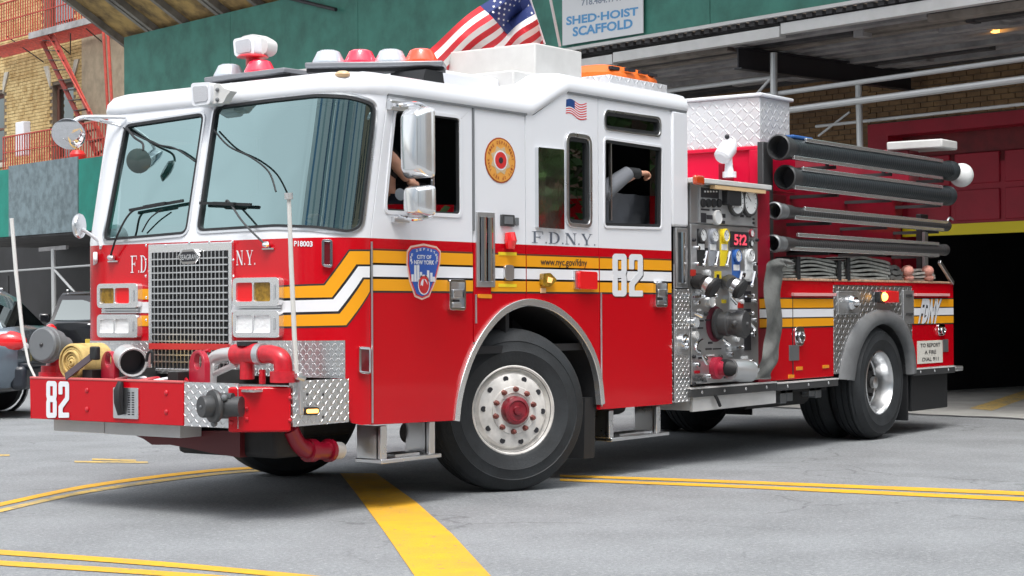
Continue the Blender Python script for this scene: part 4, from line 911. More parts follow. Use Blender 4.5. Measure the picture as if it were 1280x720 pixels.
# amber turn lamp and red side lamp
a = spx('turn_lamp', [(674, 342), (683, 341), (691.5, 350), (683, 358.5), (674, 357.5)], m_lensam, .035, .035, .015, .012); spx('turn_lamp_glow', [(680, 346), (686, 348), (684, 354), (679, 353)], mat('amber_glow', (1, .6, .25), .3, emit=(1, .4, .1), est=.5), .038, .004, .005, 0, a)
spx('lamp_base', [(675, 360), (681, 360), (681, 366), (675, 366)], m_tan, .01, .01)
a = spx('side_lamp_base', [(716, 338.5), (724, 338), (724, 361.5), (716, 361)], m_alu, .02, .02, .005, .003); spx('side_lamp', [(719.5, 339), (741.5, 340), (741.5, 362), (719.5, 361)], m_lensr, .04, .04, .02, .014, a)
# handle loops and diamond plate behind the crew door
vent([(843.5, 284.5), (858, 285.5), (858.5, 360), (844, 360)], bars=1, name='grab_rail_recess', m=m_steel)
spx('diamond_side_plate', [(843.5, 361), (862, 361.5), (862, 501.5), (843.5, 503.5)], m_dia, .004, .03)
dp = spx('ring_latch_plate', [(844.5, 410), (861, 411), (861, 444.5), (844.5, 444)], m_steel, .009, .006, .01, .002)
c = S(853, 427); mb = MB(); mb.lathe([(.06, 0), (.06, .02), (.045, .02), (.045, .004), (0, .004)], (c[0], -.009, c[1]), (0, -1, 0), 20); mb.tube([(c[0]+.035*math.sin(t), -.035, c[1]-.01+.045*math.cos(t)) for t in [k*math.pi/8 for k in range(16)]], .007, 6, closed=True); mb.build('ring_latch', m_chr, dp)

# ---- mirrors
def M3(u, v, y=-.22): return S3(u, v, y)
brk = MB(); brk.tube(bez([S3(489, 131, -.02), M3(500, 131), M3(520, 129.5), M3(530, 133), M3(539, 145), M3(540.5, 200), M3(540, 262), M3(535, 271), M3(518, 274), S3(498, 271, -.02)], 6), .013, 8)
mo = E_(brk, 'mirror_bracket', m_chr)
mb = MB(); mb.box(tuple(np.minimum(S3(489, 137, -.04), S3(505, 128, 0))), tuple(np.maximum(S3(489, 137, -.04), S3(505, 128, 0)))); mb.build('mirror_mount', m_alu, mo, bev=.005)
mb = MB(); mb.box(tuple(np.minimum(S3(493, 278, -.03), S3(508, 272, 0))), tuple(np.maximum(S3(493, 278, -.03), S3(508, 272, 0)))); mb.build('mirror_mount', m_alu, mo, bev=.004)
def mirror_head(u0, v0, u1, v1, th_=.13, y=-.22, name='mirror'):
    # head faces rearward: its shell faces the front of the engine
    a, b = np.array(S3(u0, v1, y)), np.array(S3(u1, v0, y)); c = (a+b)/2; hw = .11 if v1-v0 > 60 else .10; hh = (b[2]-a[2])/2
    X0 = c[0]; rows = []
    for dx, sc, sz in ((-.09, .55, .78), (-.085, .62, .82), (-.02, .96, .97), (0, 1, 1), (.03, 1, 1), (.035, .96, .98)):
        p = rrect(-hw*sc, -hh*sz, hw*sc, hh*sz, .035, 4); rows.append([(X0+dx, c[1]+q[0], c[2]+q[1]) for q in p])
    mb = MB(); n = len(rows[0]); rows = [r+[r[0]] for r in rows]; mb.grid(rows); mb.add(rows[0][:-1], [tuple(range(n))]); mb.add(rows[-1][:-1], [tuple(range(n))])
    return mb.build(name, m_trim, mo, sm=35)
mirror_head(506, 137, 539, 221); mirror_head(510, 233, 540, 269)
# convex mirrors on the far side
wire('mirror_arm', [Wd(160, 147, .02), FX3(130, 146, .05), FX3(105, 146.5, -.12), FX3(93, 151, -.2), FX3(88, 160, -.21)], .013, m_white); wire('mirror_arm', [Wd(152, 157, .01), FX3(125, 150.5, .05), FX3(104, 146.5, -.13)], .012, m_trim)
p = Vector(FX3(86, 167, -.22)); mb = MB(); mb.lathe([(0, -.05), (.08, -.04), (.11, -.005), (.113, .01), (.10, .018), (.07, .03), (0, .036)], p, Vector((-.66, -.5, -.5)), 26); E_(mb, 'convex_mirror', m_chr)
wire('mirror_arm', [Wd(128, 345, .02), FX3(126.5, 312, .02), FX3(123, 301, 0), FX3(102, 286, -.12)], .012, m_white)
p = Vector(FX3(99.5, 282.5, -.13)); mb = MB(); mb.lathe([(0, -.025), (.075, -.02), (.085, .0), (.08, .012), (0, .02)], p, Vector((.42, -.9, 0)), 22); E_(mb, 'convex_mirror', m_alu)
mb = MB(); mb.beam(Wd(125.5, 320, .04), Wd(125.5, 346, .04), .03, .06); E_(mb, 'mirror_mount', m_white, bev=.008)
wire('mirror_arm', [Wd(160, 160, .01), FX3(168, 172, .05), FX3(178, 179, .0), FX3(179, 188, -.02)], .008, m_blk)
p = Vector(FX3(173.5, 201, -.02)); mb = MB(); mb.lathe([(0, -.03), (.06, -.025), (.083, -.0), (.083, .008), (.05, .022), (0, .028)], p, Vector((-.8, -.45, -.15)), 24); E_(mb, 'convex_mirror', mat('mirror_green_black', (.05, .075, .07), .12, 0., coat=.6))
wire('cable', [Wd(157, 160, .02), Wd(176, 170, .03), Wd(200, 181, .02), Wd(222, 186, .02), Wd(246, 202, .015)], .006)
wire('cable', [Wd(269, 162, .015), Wd(290, 183, .03), Wd(318, 197, .03), Wd(340, 215, .03), Wd(352, 240, .05)], .006)

# ================================================================ WHEELS AND CHASSIS
def lt(mb, prof, o, ax, n=48): return mb.lathe(prof, o, ax, n)
def wheel(name, c, ax, Rt, wd, kind, n=56):
    ax = Vector(ax).normalized(); c = Vector(c)
    g = .012; tr = [(Rt, -.07)]
    for k in (.28, .5, .72): d = -wd*k; tr += [(Rt, d+.008), (Rt-g, d+.006), (Rt-g, d-.006), (Rt, d-.008)]
    tr += [(Rt, -wd+.07)]
    prof = [(.285, -.01), (.30, .004), (.335, .022), (.40, .03), (.405, .033), (.41, .03), (.47, .022), (.475, .026), (.48, .02), (Rt-.03, -.005), (Rt-.012, -.03), (Rt-.016, -.034), (Rt, -.055)]+tr+[(Rt-.012, -wd+.04), (Rt-.05, -wd-.01), (.40, -wd-.03), (.28, -wd+.01)]
    mb = MB(); lt(mb, prof, c, ax, n)
    w = mb.build(name, m_tyre, eng, sm=28)
    u = ax.orthogonal().normalized(); u = Vector((0, 0, 1)); t = ax.cross(u).normalized()
    if kind == 'front':
        mb = MB(); lt(mb, [(.31, -.02), (.312, .006), (.30, .012), (.29, .0), (.283, -.03), (.272, -.045), (.262, -.035), (.25, -.012), (.20, .008), (.165, .012), (.16, .02), (.12, .022), (.115, .012), (0, .012)], c, ax, n)
        r = mb.build('rim', mat('rim_silver', (.72, .70, .67), .4, .25, var=.2, vscale=9), w, sm=30)
        for k in range(10):
            a = 2*math.pi*(k+.4)/10; dr = u*math.cos(a)+t*math.sin(a)
            mb = MB(); p = c+dr*.222+ax*.0; mb.lathe([(.0, -.003), (.019, -.003), (.020, .0045), (.0, .0035)], p, ax, 10); mb.build('hand_hole', m_ink, r)
            a = 2*math.pi*(k+.9)/10; dr = u*math.cos(a)+t*math.sin(a)
            mb = MB(); p = c+dr*.145+ax*.012; mb.lathe([(.021, 0), (.021, .012), (.016, .016), (.016, .036), (.009, .046), (0, .046)], p, ax, 6); mb.build('lug_nut', mat('rusty_red_nut', (.20, .06, .05), .5, .3, var=.4, vscale=30), r)
        mb = MB(); lt(mb, [(.098, .01), (.098, .05), (.09, .07), (.07, .078), (.065, .07), (.033, .072), (.028, .09), (0, .095)], c, ax, 28); mb.build('hub_cap', mat('hub_red', (.20, .008, .018), .35, coat=.3, var=.4, vscale=18), r)
    else:
        mb = MB(); lt(mb, [(.30, -.02), (.302, .006), (.292, .01), (.283, -.004), (.272, -.03), (.262, -.10), (.25, -.15), (.235, -.16)], c, ax, n)
        r = mb.build('rim', m_alu, w, sm=30)
        mb = MB(); lt(mb, [(.24, -.158), (.09, -.158), (0, -.158)], c, ax, n); mb.build('rim_disc', mat('rim_disc_dark', (.05, .045, .045), .6, .3, var=.4, vscale=9), r)  # disc at the bottom of the dish in a dark colour
        mb = MB(); lt(mb, [(.20, -.163), (.19, -.14), (.10, -.135), (.085, -.10), (.06, -.09), (.05, -.05), (.02, -.04), (0, -.038)], c, ax, 28); mb.build('hub', m_under, r)
        mb = MB(); lt(mb, [(.055, -.07), (.055, -.035), (.035, -.025), (0, -.025)], c, ax, 20); mb.build('hub_cap', m_alu, r)
        for k in range(10):
            a = 2*math.pi*k/10; dr = u*math.cos(a)+t*math.sin(a)
            mb = MB(); mb.lathe([(.018, 0), (.018, .03), (0, .035)], c+dr*.15+ax*-.14, ax, 6); mb.build('lug_nut', m_under, r)
    return w
sa_ = rad(-119.5); axf = (math.cos(sa_), math.sin(sa_), 0)
cf = un(641.5, 517.5, 'Y', .02); wheel('front_wheel', (cf[0], .02, .558), axf, .56, .36, 'front')
axr = (-axf[0]*.0+math.cos(rad(60.5)), math.sin(rad(60.5)), 0)
wheel('front_wheel', (cf[0]+.16, 2.44-.06, .558), axr, .56, .36, 'front')
cr = un(1099, 478, 'Y', .0)
wheel('rear_wheel', (cr[0], .0, .535), (0, -1, 0), .53, .27, 'rear'); wheel('rear_wheel', (cr[0], .33, .535), (0, -1, 0), .53, .27, 'rear')
wheel('rear_wheel', (cr[0], 2.44, .535), (0, 1, 0), .53, .27, 'rear'); wheel('rear_wheel', (cr[0], 2.11, .535), (0, 1, 0), .53, .27, 'rear')
mb = MB(); mb.cyl((cf[0]+.05, .3, .53), (cf[0]+.05, 2.1, .53), .07, 12); E_(mb, 'front_axle', m_under)
mb = MB(); mb.cyl((cr[0], .1, .53), (cr[0], 2.3, .53), .09, 12); mb.sphere((cr[0], 1.22, .53), .26, 16); E_(mb, 'rear_axle', m_under)
for y in (.78, 1.56):
    mb = MB(); mb.box((-.55, y, .62), (9.2, y+.09, .88)); E_(mb, 'frame_rail', m_under)
mb = MB(); mb.box((.1, .9, .40), (1.2, 1.54, .84)); E_(mb, 'engine_block', m_under, bev=.04)
mb = MB(); mb.box((2.6, .35, .42), (3.8, .76, .7)); E_(mb, 'fuel_tank', m_under, bev=.06)
mb = MB(); mb.box((3.0, 1.0, .45), (5.2, 1.4, .8)); E_(mb, 'gearbox', m_under, bev=.06)
mb = MB(); mb.cyl((4.3, 1.22, .6), (cr[0], 1.22, .55), .05, 12); E_(mb, 'drive_shaft', m_under)
mb = MB(); mb.box((5.35, .12, .50), (6.75, .7, .62)); mb.box((6.0, .2, .42), (6.4, .5, .52)); mb.cyl((5.5, .3, .46), (6.6, .3, .46), .09, 10); E_(mb, 'air_tank', m_under)
mb = MB(); mb.box((5.3, .75, .6), (9.2, 2.38, .95)); mb.box((.35, .8, .84), (4.1, 2.38, .95)); E_(mb, 'underbody', m_under)
# cab steps under the doors
def step(u0, v0, u1, v1, vt, lx, rx, yb=.04):
    a, b = S(u0, v0, yb), S(u1, v1, yb); z = (a[1]+b[1])/2
    mb = MB(); mb.box((a[0], yb-.02, z-.026), (b[0], yb+.2, z)); o = E_(mb, 'cab_step', m_alu, bev=.004)
    zt = S(lx, vt, yb)[1]
    for u in (lx, rx): x = S(u, v0, yb)[0]; mb = MB(); mb.box((x-.03, yb-.01, z), (x+.03, yb+.03, zt)); mb.box((x-.03, yb+.01, z), (x-.022, yb+.19, zt)); mb.build('step_bracket', m_alu, o, bev=.004)
    mb = MB(); mb.box((a[0]+.2, yb+.04, z), (b[0]-.15, yb+.2, z+.015)); mb.build('step_tread', m_alu, o)
step(474, 573, 549, 568, 532, 478.5, 539); step(762, 547, 834, 540, 513, 763, 822)
mb = MB(); p_ = S3(508, 540, .25); mb.lathe([(.07, 0), (.07, .01), (.055, .0), (0, .0)], p_, (0, -1, 0), 20); E_(mb, 'exhaust_pipe', m_under)
mb = MB(); a, b = S(733, 510, .05), S(752, 582, .05); mb.hexa([(2.72, .05, .16), (2.86, .05, .16), (2.86, .62, .16), (2.72, .62, .16), (2.74, .05, .60), (2.88, .05, .60), (2.88, .62, .60), (2.74, .62, .60)]); E_(mb, 'mud_flap', m_blk)
mb = MB(); mb.box((8.28, .02, .14), (8.31, .70, .62)); E_(mb, 'mud_flap', m_blk); mb = MB(); mb.box((8.28, 1.74, .14), (8.31, 2.42, .62)); E_(mb, 'mud_flap', m_blk)
p = SP([(1142, 468), (1192, 466), (1192, 521), (1190, 520.5), (1144, 517)]); z = [q[1] for q in p]
mb = MB(); mb.box((S(1143, 490)[0], .03, z[4]+.02), (9.3, .75, z[0])); E_(mb, 'tailboard_flap', m_blk, bev=.01)
mb = MB(); mb.box((9.36, .05, .58), (9.75, 2.39, .63)); E_(mb, 'tailboard', m_dia)

# ================================================================ FRONT BUMPER
XB = -.60
bt, bb = FX(130, 474.5, XB)[1], FX(130, 527.5, XB)[1]
yL, yM, yR = FX(37.5, 497, XB)[0], FX(229, 500, XB)[0], FX(289, 510, XB)[0]
cS = S(364.5, 505, -.01); xS0, xS1 = S(366, 500, -.01)[0], S(436, 500, -.01)[0]
mb = MB(); mb.box((XB, yM, bb), (XB+.012, yL, bt)); mb.box((XB, yL-.012, bb), (.2, yL, bt)); bpo = E_(mb, 'front_bumper', m_red, bev=.004)
mb = MB(); mb.box((XB-.004, yM, bt-.008), (XB+.03, yL, bt+.006)); mb.build('bumper_lip', mat('pink_edge', (.6, .12, .12), .4), bpo, bev=.004)  # lip in a paler pink than the bumper's red
mb = MB(); mb.box((XB+.006, yR-.05, bb), (XB+.015, yM-.002, bt)); E_(mb, 'diamond_bumper_plate', m_dia2)
# chamfered red corner box
yq = -.012; A_, B_ = (XB-.03, yR), (cS[0], yq); bz0, bz1 = FX(288, 541, XB-.03)[1], FX(288, 484, XB-.03)[1]; bz2 = S(365, 478.5, -.01)[1]
dv = Vector((B_[0]-A_[0], B_[1]-A_[1])).normalized(); nv = Vector((-dv.y, dv.x)); nv = nv if nv.x > 0 else -nv
mb = MB(); th = .16
pts = [A_, B_, (B_[0]+.004, B_[1]+.10), (A_[0]+.18, A_[1]+.02)]
mb.hexa([(q[0], q[1], bz0) for q in pts]+[(q[0], q[1], bz1 if i in (0, 3) else bz1) for i, q in enumerate(pts)]); E_(mb, 'bumper_corner', m_red, bev=.012)
for k, zz in ((.06, .06), (.06, .2), (.30, .08), (.30, .14), (.97, .07), (.97, .2)):
    p = Vector(A_)+dv*k*Vector((B_[0]-A_[0], B_[1]-A_[1])).length-nv*.004; mb = MB(); mb.sphere((p.x, p.y, bz0+zz), .012, 8, (1, 1, 1), 5); E_(mb, 'bolt', m_redp)
sdz = S(400, 475.5, -.01)[1]
dsp = [(xS0, S(366, 533.5, -.01)[1]), (xS1, S(436, 527.5, -.01)[1]), (xS1, S(436, 473.5, -.01)[1]), (xS0, S(366, 476.5, -.01)[1])]
plate('diamond_bumper_end', dsp, mp_side(-.01), m_dia2, eng, th=.03)
al = rpoly(SP([(378.5, 509), (396, 508.5), (396, 518.5), (378.5, 519)], -.01), .03); alo = plate('side_marker', al, mp_side(-.03), m_ink, eng, th=.02); plate('lens', offs(al, -.012), mp_side(-.034), m_lit, alo, th=.01)
for u, v in ((404, 493), (404, 521), (384, 493)): q = S3(u, v, -.012); mb = MB(); mb.sphere(q, .009, 8, (1, .5, 1), 5); E_(mb, 'bolt', m_greyd)
# deck on top and underside
mb = MB(); mb.box((XB+.02, .12, bt-.05), (.0, yL-.015, bt-.035)); E_(mb, 'bumper_deck', m_dia); mb = MB(); mb.box((XB+.05, .35, bb+.02), (-.0, yL-.05, bt-.06)); E_(mb, 'bumper_core', m_dark)
mb = MB(); mb.box((XB+.03, yM+.05, bt-.03), (XB+.22, yL-.5, bt-.01)); E_(mb, 'tray_liner', m_dark)
for i in range(5):
    mb = MB(); y = yM+.05+i*.12; mb.tube(bez([(XB+.08, y, bt-.005), (XB+.12, y+.07, bt+.012), (XB+.06, y+.15, bt-.004)], 4), .012, 6); E_(mb, 'line_in_tray', m_white if i % 2 else m_redp)
for u0, u1, v0, v1 in ((67, 130, 524, 541), (131, 225, 529, 546)):
    a, b = FX(u0, v1-2, XB+.12), FX(u1, v1, XB+.12); mb = MB(); mb.box((XB+.12, a[0], (a[1]+b[1])/2), (XB+.30, b[0], bb-.002)); E_(mb, 'bumper_mount', m_whit2, bev=.004)
q = [FX(*p, XB+.3) for p in ((160, 540), (300, 538), (300, 572), (262, 566), (240, 561), (213, 556), (190, 556), (180, 549))]
plate('skid_plate', q, mp_front(XB+.3), mat('maroon_steel', (.10, .008, .012), .5), eng, th=.5)
mb = MB(); mb.box((XB+.34, .25, .36), (-.0, 1.1, bb+.01)); E_(mb, 'winch_box', m_under, bev=.03)
for u, v in ((78, 488), (78, 502)): pass
for u, v in ((109, 488), (109, 511.5), (208, 491), (208, 515)):
    y, z = FX(u, v, XB); mb = MB(); mb.sphere((XB-.002, y, z), .016, 10, (.6, 1, 1), 6); E_(mb, 'bolt', m_redp)
# number 82 on the bumper
digits([FX(*p, XB) for p in ((58.5, 522.5), (87, 522), (87, 477), (58.5, 476))], lambda a, b, d: (XB-d, a, b), eng, (0, 0))
# step plate with strap
q = rrect(*FX(174, 524, XB), *FX(142.5, 484, XB), .01); pl = plate('vent_plate', q, mp_front(XB-.008), m_alu, eng, th=.008, bev=.003)
for i in range(10):
    for j in range(2):
        y, z = FX(162.5+j*5, 491+i*3, XB); mb = MB(); mb.box((XB-.01, y-.010, z-.004), (XB-.0075, y+.010, z+.004)); mb.build('vent_slot', m_ink, pl)
mb = MB(); mb.tube([(XB-.02, *FX(154, 477, XB)), (XB-.035, *FX(153.5, 488, XB)), (XB-.035, *FX(153.5, 503, XB)), (XB-.02, *FX(154, 518, XB))], [.018, .03, .028, .02], 10); mb.build('rubber_strap', m_blk, pl)

XD = XB+.10
def B3(u, v, x=XD): return FX3(u, v, x)
# capped inlet
c = Vector(B3(57, 431, XD)); ax = Vector((-.96, -.18, .06)).normalized(); mb = MB(); mb.lathe([(0, .04), (.10, .04), (.112, .03), (.115, .0), (.12, -.005), (.12, -.03), (.10, -.035), (.10, -.10), (.075, -.12), (.06, -.2)], c, ax, 32); o = E_(mb, 'inlet_cap', m_greyp)
mb = MB(); mb.sphere(c+ax*.04, .014, 10); mb.build('cap_boss', m_greyd, o)
p = Vector(B3(72, 438, XD+.12)); mb = MB(); mb.tube(bez([p+Vector((0, .02, 0)), p+Vector((.02, -.01, -.05)), Vector(B3(66, 472, XD+.1))], 5), [.08]*5+[.075]*5+[.07], 16); mb.cyl(B3(62, 476, XD+.06), B3(62, 457, XD+.06), .055, 14); mb.cyl(B3(62, 470, XD+.06), B3(62, 465, XD+.06), .07, 14); E_(mb, 'inlet_pipe', m_redp)
# tow eyes
for (u0, u1, v0, v1, hu, hv) in ((121.5, 147, 439, 474, 135.5, 450), (231.5, 260.5, 438, 478, 247.5, 452)):
    a, b = FX(u0, v1, XD-.02), FX(u1, v0, XD-.02); y0, y1 = max(a[0], b[0]), min(a[0], b[0]); z0, z1_ = a[1], b[1]; wy = abs(y1-y0); cyy = (y0+y1)/2
    o = [(cyy-wy/2, z0), (cyy+wy/2, z0)]+[(cyy+wy/2*math.cos(t), z1_-wy/2+wy/2*math.sin(t)) for t in [math.pi*k/12 for k in range(13)]]
    h = FX(hu, hv, XD-.02); plate('tow_eye', o, lambda a, b, d: (XD-.02-d+(a-cyy)*.3, a, b), mat('tow_red', (.42, .008, .03), .4, coat=.3), eng, holes=[ell(h[0], h[1], wy*.24, wy*.24, 18)], th=.045, bev=.006)
# horn
c = Vector(B3(166, 453, XD-.05)); ax = (Vector(B3(170, 457, XD-.2))-Vector(B3(148, 441, XD+.05))).normalized(); mb = MB()
mb.lathe([(.06, -.20), (.085, -.19), (.085, -.03), (.092, 0), (.088, .004), (.078, -.0), (.074, -.1), (0, -.1)], c, ax, 28); E_(mb, 'siren_horn', m_pipe)
mb = MB(); mb.lathe([(.077, -.01), (.073, -.09), (0, -.09)], c, ax, 28); E_(mb, 'horn_throat', m_ink)
wire('cable', [B3(183, 452), B3(185, 442), B3(190, 440), B3(190, 455)], .009)
# piping with valve
xp = XD+.1
def P_(u, v, x=xp): return FX3(u, v, x)
wire('elbow_pipe', [P_(262, 478), P_(264, 458), P_(270, 447), P_(285, 443), P_(300, 443)], .042, m_pipe, n=14)
wire('pipe_support', [P_(262, 470), P_(280, 462), P_(295, 455)], .02, m_pipe); wire('pipe_support', [P_(240, 448), P_(255, 440), P_(262, 438)], .012, m_redp)
mb = MB(); mb.cyl(P_(294, 443), P_(323, 442), .062, 16); mb.cyl(P_(309, 443), P_(309, 474), .045, 12); mb.cyl(P_(309, 440), P_(309, 430), .04, 12); o = E_(mb, 'valve_body', m_redp)
mb = MB(); mb.cyl(P_(309, 432), P_(309, 427), .062, 14); mb.build('valve_cap', m_blk, o)
mb = MB(); mb.cyl(P_(323, 443), P_(330, 443), .066, 18); mb.build('coupling', m_steel, o)
wire('elbow_pipe', [P_(328, 443), P_(340, 443), P_(351, 448), P_(354, 459), P_(354, 478)], .055, m_redp, n=16, nb=8)
mb = MB(); mb.cyl(P_(354, 464), P_(354, 478), .078, 18); mb.cyl(P_(328, 462), P_(328, 480), .02, 8); E_(mb, 'pipe_flange', m_redp)
# capped discharge on the diamond section
c = Vector(FX3(253.5, 508.5, XB-.16)); ax = Vector((-.97, .30, .0)).normalized(); mb = MB(); mb.lathe([(0, .012), (.06, .012), (.064, .0), (.064, -.05), (.095, -.055), (.10, -.07), (.095, -.085), (.075, -.09), (.075, -.2)], c, ax, 28); o = E_(mb, 'discharge_cap', m_greyd)
mb = MB(); mb.sphere(c+ax*.012, .01, 8); 
mb.build('cap_boss', m_greyp, o)
for k in range(3): a = 2*math.pi*k/3+.5; mb = MB(); mb.sphere(c+ax*-.07+Vector((0, math.cos(a), math.sin(a)))*.1, .02, 8); mb.build('cap_lug', m_greyp, o)
p = Vector(FX3(276, 508, XB-.06)); mb = MB(); mb.cyl(p, p+Vector((.05, -.12, 0)), .06, 14); mb.cyl(p+Vector((0, 0, .05)), p+Vector((.02, -.08, .05)), .03, 10); E_(mb, 'discharge_valve', m_greyd)
# red pipe under the corner
mb = MB(); q = [S3(362, 536, .25), S3(372, 555, .25), S3(388, 563, .25), S3(412, 563, .25)]; mb.tube(bez(q, 6), .055, 14); mb.cyl(S3(384, 563, .25), S3(392, 563, .25), .072, 14); mb.cyl(S3(409, 563, .25), S3(413, 563, .25), .072, 14); E_(mb, 'low_inlet_pipe', m_redd)  # darker red puts the deep shade under the bumper into the pipe's colour
mb = MB(); mb.cyl(S3(413, 563, .25), S3(425, 563, .25), .055, 14); E_(mb, 'low_inlet_cap', m_whit2)
# corner guide poles
mb = MB(); mb.tube([un(14.5, 273, 'X', XB+.02), un(20, 340, 'X', XB+.02), un(28, 415, 'X', XB+.02), un(36, 455, 'X', XB+.02), un(46, 476, 'X', XB+.02)], [.013, .013, .012, .008, .008], 8); E_(mb, 'guide_pole', mat('pole_white', (.62, .62, .60), .5))
mb = MB(); y_ = -.03; mb.tube([S3(361, 246, y_), S3(364, 330, y_), S3(368, 420, y_), S3(371, 470, y_)], [.012, .014, .014, .012], 8); o = E_(mb, 'guide_pole', MATS['pole_white']); mb = MB(); mb.beam(S3(373, 465, -.02), S3(374, 518, -.02), .05, .03); mb.cyl(S3(370, 470, -.04), S3(380, 473, -.04), .02, 8); mb.build('pole_clamp', m_alu, o, bev=.004)
mb = MB(); mb.cyl(S3(360.6, 241, y_), S3(361, 249, y_), .025, 8); mb.build('pole_tip', m_pipe, o)
# ================================================================ ROOF EQUIPMENT
zr = 2.75
def box3(name, a, b, m, bev=.01, parent=eng): mb = MB(); mb.box(a, b); return mb.build(name, m, parent, bev=bev)
bg_ = S(669, 53, .4)
yfar = FX(545, 75, bg_[0])[0]
box3('roof_box', (bg_[0], .4, 2.93), (S(727.5, 66, .4)[0], yfar, bg_[1]), m_whit2, .012)
box3('roof_box_step', (2.225, .3, 2.70), (bg_[0]-.003, 1.95, 2.955), m_whit2, .012)
box3('roof_fairing', (1.5, .42, 2.70), (2.223, 2.1, 2.90), m_white, .02)
mb = MB(); a, b = FX(351, 88, 1.3), FX(400, 76, 1.3); mb.hexa([(1.3, 2.1, 2.72), (1.3, 1.2, 2.72), (1.5, 1.2, 2.72), (1.5, 2.1, 2.72), (1.34, 2.1, a[1]), (1.34, 1.2, a[1]), (1.5, 1.2, a[1]), (1.5, 2.1, a[1])]); E_(mb, 'roof_fairing', m_whit2)
d0 = S(761.5, 93, .3); d1 = S(834, 104, .3); box3('roof_locker', (d0[0], .3, 2.94), (d1[0], 1.45, d0[1]), m_diaw, .004)
mb = MB(); a, b = S3(770, 90, .55), S3(826, 97, .55); cx_, cy_ = (a[0]+b[0])/2, .8
mb = MB()
rows = []
for k, (f, h) in enumerate(((.86, 0), (1, .03), (1, .07), (.85, .14), (.5, .17))):
    rows.append([(cx_-.15+.46*f*math.copysign(abs(math.cos(t))**.5, math.cos(t)), cy_+.33*f*math.copysign(abs(math.sin(t))**.5, math.sin(t)), d0[1]+.005+h*.9) for t in [2*math.pi*i/28 for i in range(29)]])
mb.grid(rows); mb.add(rows[-1][:-1], [tuple(range(28))]); bsk = tag(mb.build('rescue_basket', m_orange, None, sm=40), 'orange plastic rescue basket lying on the diamond plate roof locker of the engine', 'rescue basket')
for t0 in (4.0, 4.45, 4.9, 5.35):
    p = Vector((cx_-.15+.46*.96*math.cos(t0), cy_+.335*math.copysign(abs(math.sin(t0))**.5, math.sin(t0)), d0[1]+.105)); mb = MB(); mb.box((p.x-.06, p.y-.02, p.z-.012), (p.x+.06, p.y+.01, p.z+.012)); o = mb.build('hand_slot', m_ink, bsk)
# warning light wings
def wing(name, P, Q_, domes, z, wdt=.2):
    P, Q_ = Vector((*P, z)), Vector((*Q_, z)); mb = MB(); mb.beam(P, Q_, wdt+.04, .035); o = E_(mb, name, mat('lightbar_grey', (.25, .26, .28), .35, .4), bev=.008)
    mb = MB(); mb.beam(P+Vector((0, 0, -.03)), Q_+Vector((0, 0, -.03)), wdt*.6, .025); mb.build('bar_base', m_blk, o)
    for t, m in domes:
        c = P+(Q_-P)*t; mb = MB(); mb.lathe([(0, .092), (.06, .092), (.078, .082), (.112, .015), (.112, 0), (0, 0)], c+Vector((0, 0, .018)), (0, 0, 1), 20); mb.build('beacon_dome', m, o)
        mb = MB(); mb.lathe([(.03, .02), (.035, .05), (0, .06)], c+Vector((0, 0, .018)), (0, 0, 1), 10); mb.build('beacon_bulb', m_chr, o)
    return o, P, Q_
m_domew = mat('clear_dome', (.55, .60, .66), .12, .2, coat=1); m_domer = mat('red_dome', (.8, .02, .06), .15, coat=1, emit=(1, .04, .08), est=.25); m_domeo = mat('lit_red_dome', (.9, .03, .01), .15, coat=1, emit=(1, .06, .015), est=.8)
zl_ = 2.885
def at_z(u, v, z): p = un(u, v, 'Z', z); return (p[0], p[1])
lw = []
for u, y in ((385, 1.0), (556, .22)): q = S(u, 90, y); lw.append((q[0], y))
tt = lambda u: (u-385)/(556-385)
wo, P_1, Q_1 = wing('warning_light_bar', lw[0], lw[1], [(tt(411), m_domew), (tt(451), m_domer), (tt(489), m_domew), (tt(527), m_domeo)], zl_)
q = S3(530, 104, .28); mb = MB(); mb.hexa([(q[0]-.13, .2, 2.70), (q[0]+.13, .2, 2.70), (q[0]+.13, .5, 2.70), (q[0]-.13, .5, 2.70), (q[0]-.08, .2, zl_-.05), (q[0]+.10, .2, zl_-.05), (q[0]+.10, .5, zl_-.05), (q[0]-.08, .5, zl_-.05)]); mb.build('bar_foot', m_blk, wo)
rw = [(S(272, 99, 2.1)[0], 2.1), (S(372, 93, 1.28)[0], 1.28)]
tr_ = lambda u: (u-272)/(372-272)
w2, P_2, Q_2 = wing('warning_light_bar', rw[0], rw[1], [(tr_(287), m_domew), (tr_(326), m_domer)], 2.90, .22)
box3('bar_foot', (rw[0][0]-.1, 1.7, 2.68), (rw[0][0]+.12, 1.95, 2.86), m_blk, .01, w2); box3('bar_foot', (.85, 1.15, 2.70), (1.0, 1.4, 2.82), m_blk, .01, w2)
# white flood lamps
def flood(px, x, dep=.16, base=None):
    p = rpoly([FX(*q, x) for q in px], .03); o = plate('flood_lamp', p, mp_front(x), m_white, eng, th=dep, bev=.025); c = np.mean(np.array(p), 0)
    inn = [((q[0]-c[0])*.74+c[0]+.0, (q[1]-c[1])*.7+c[1]) for q in p]; plate('lamp_lens', inn, mp_front(x-.006), mat('flood_lens', (.46, .47, .50), .25, coat=.6, bump=.3, bscale=80), o, th=.01, bev=.004)
    return o
f1 = flood([(238, 104), (263, 102.5), (263, 130), (240, 133.5)], .02, .13)
p = rpoly([FX(*q, .05) for q in ((262, 106), (274, 104), (280, 111), (289, 113), (283, 120), (279, 129), (262, 130))], .02); plate('lamp_bracket', p, mp_front(.05), m_whit2, f1, th=.06, bev=.01)
for v in (112, 124.5): y, z = FX(271, v, .04); mb = MB(); mb.sphere((.045, y, z), .014, 8); mb.build('bracket_screw', m_greyp, f1)
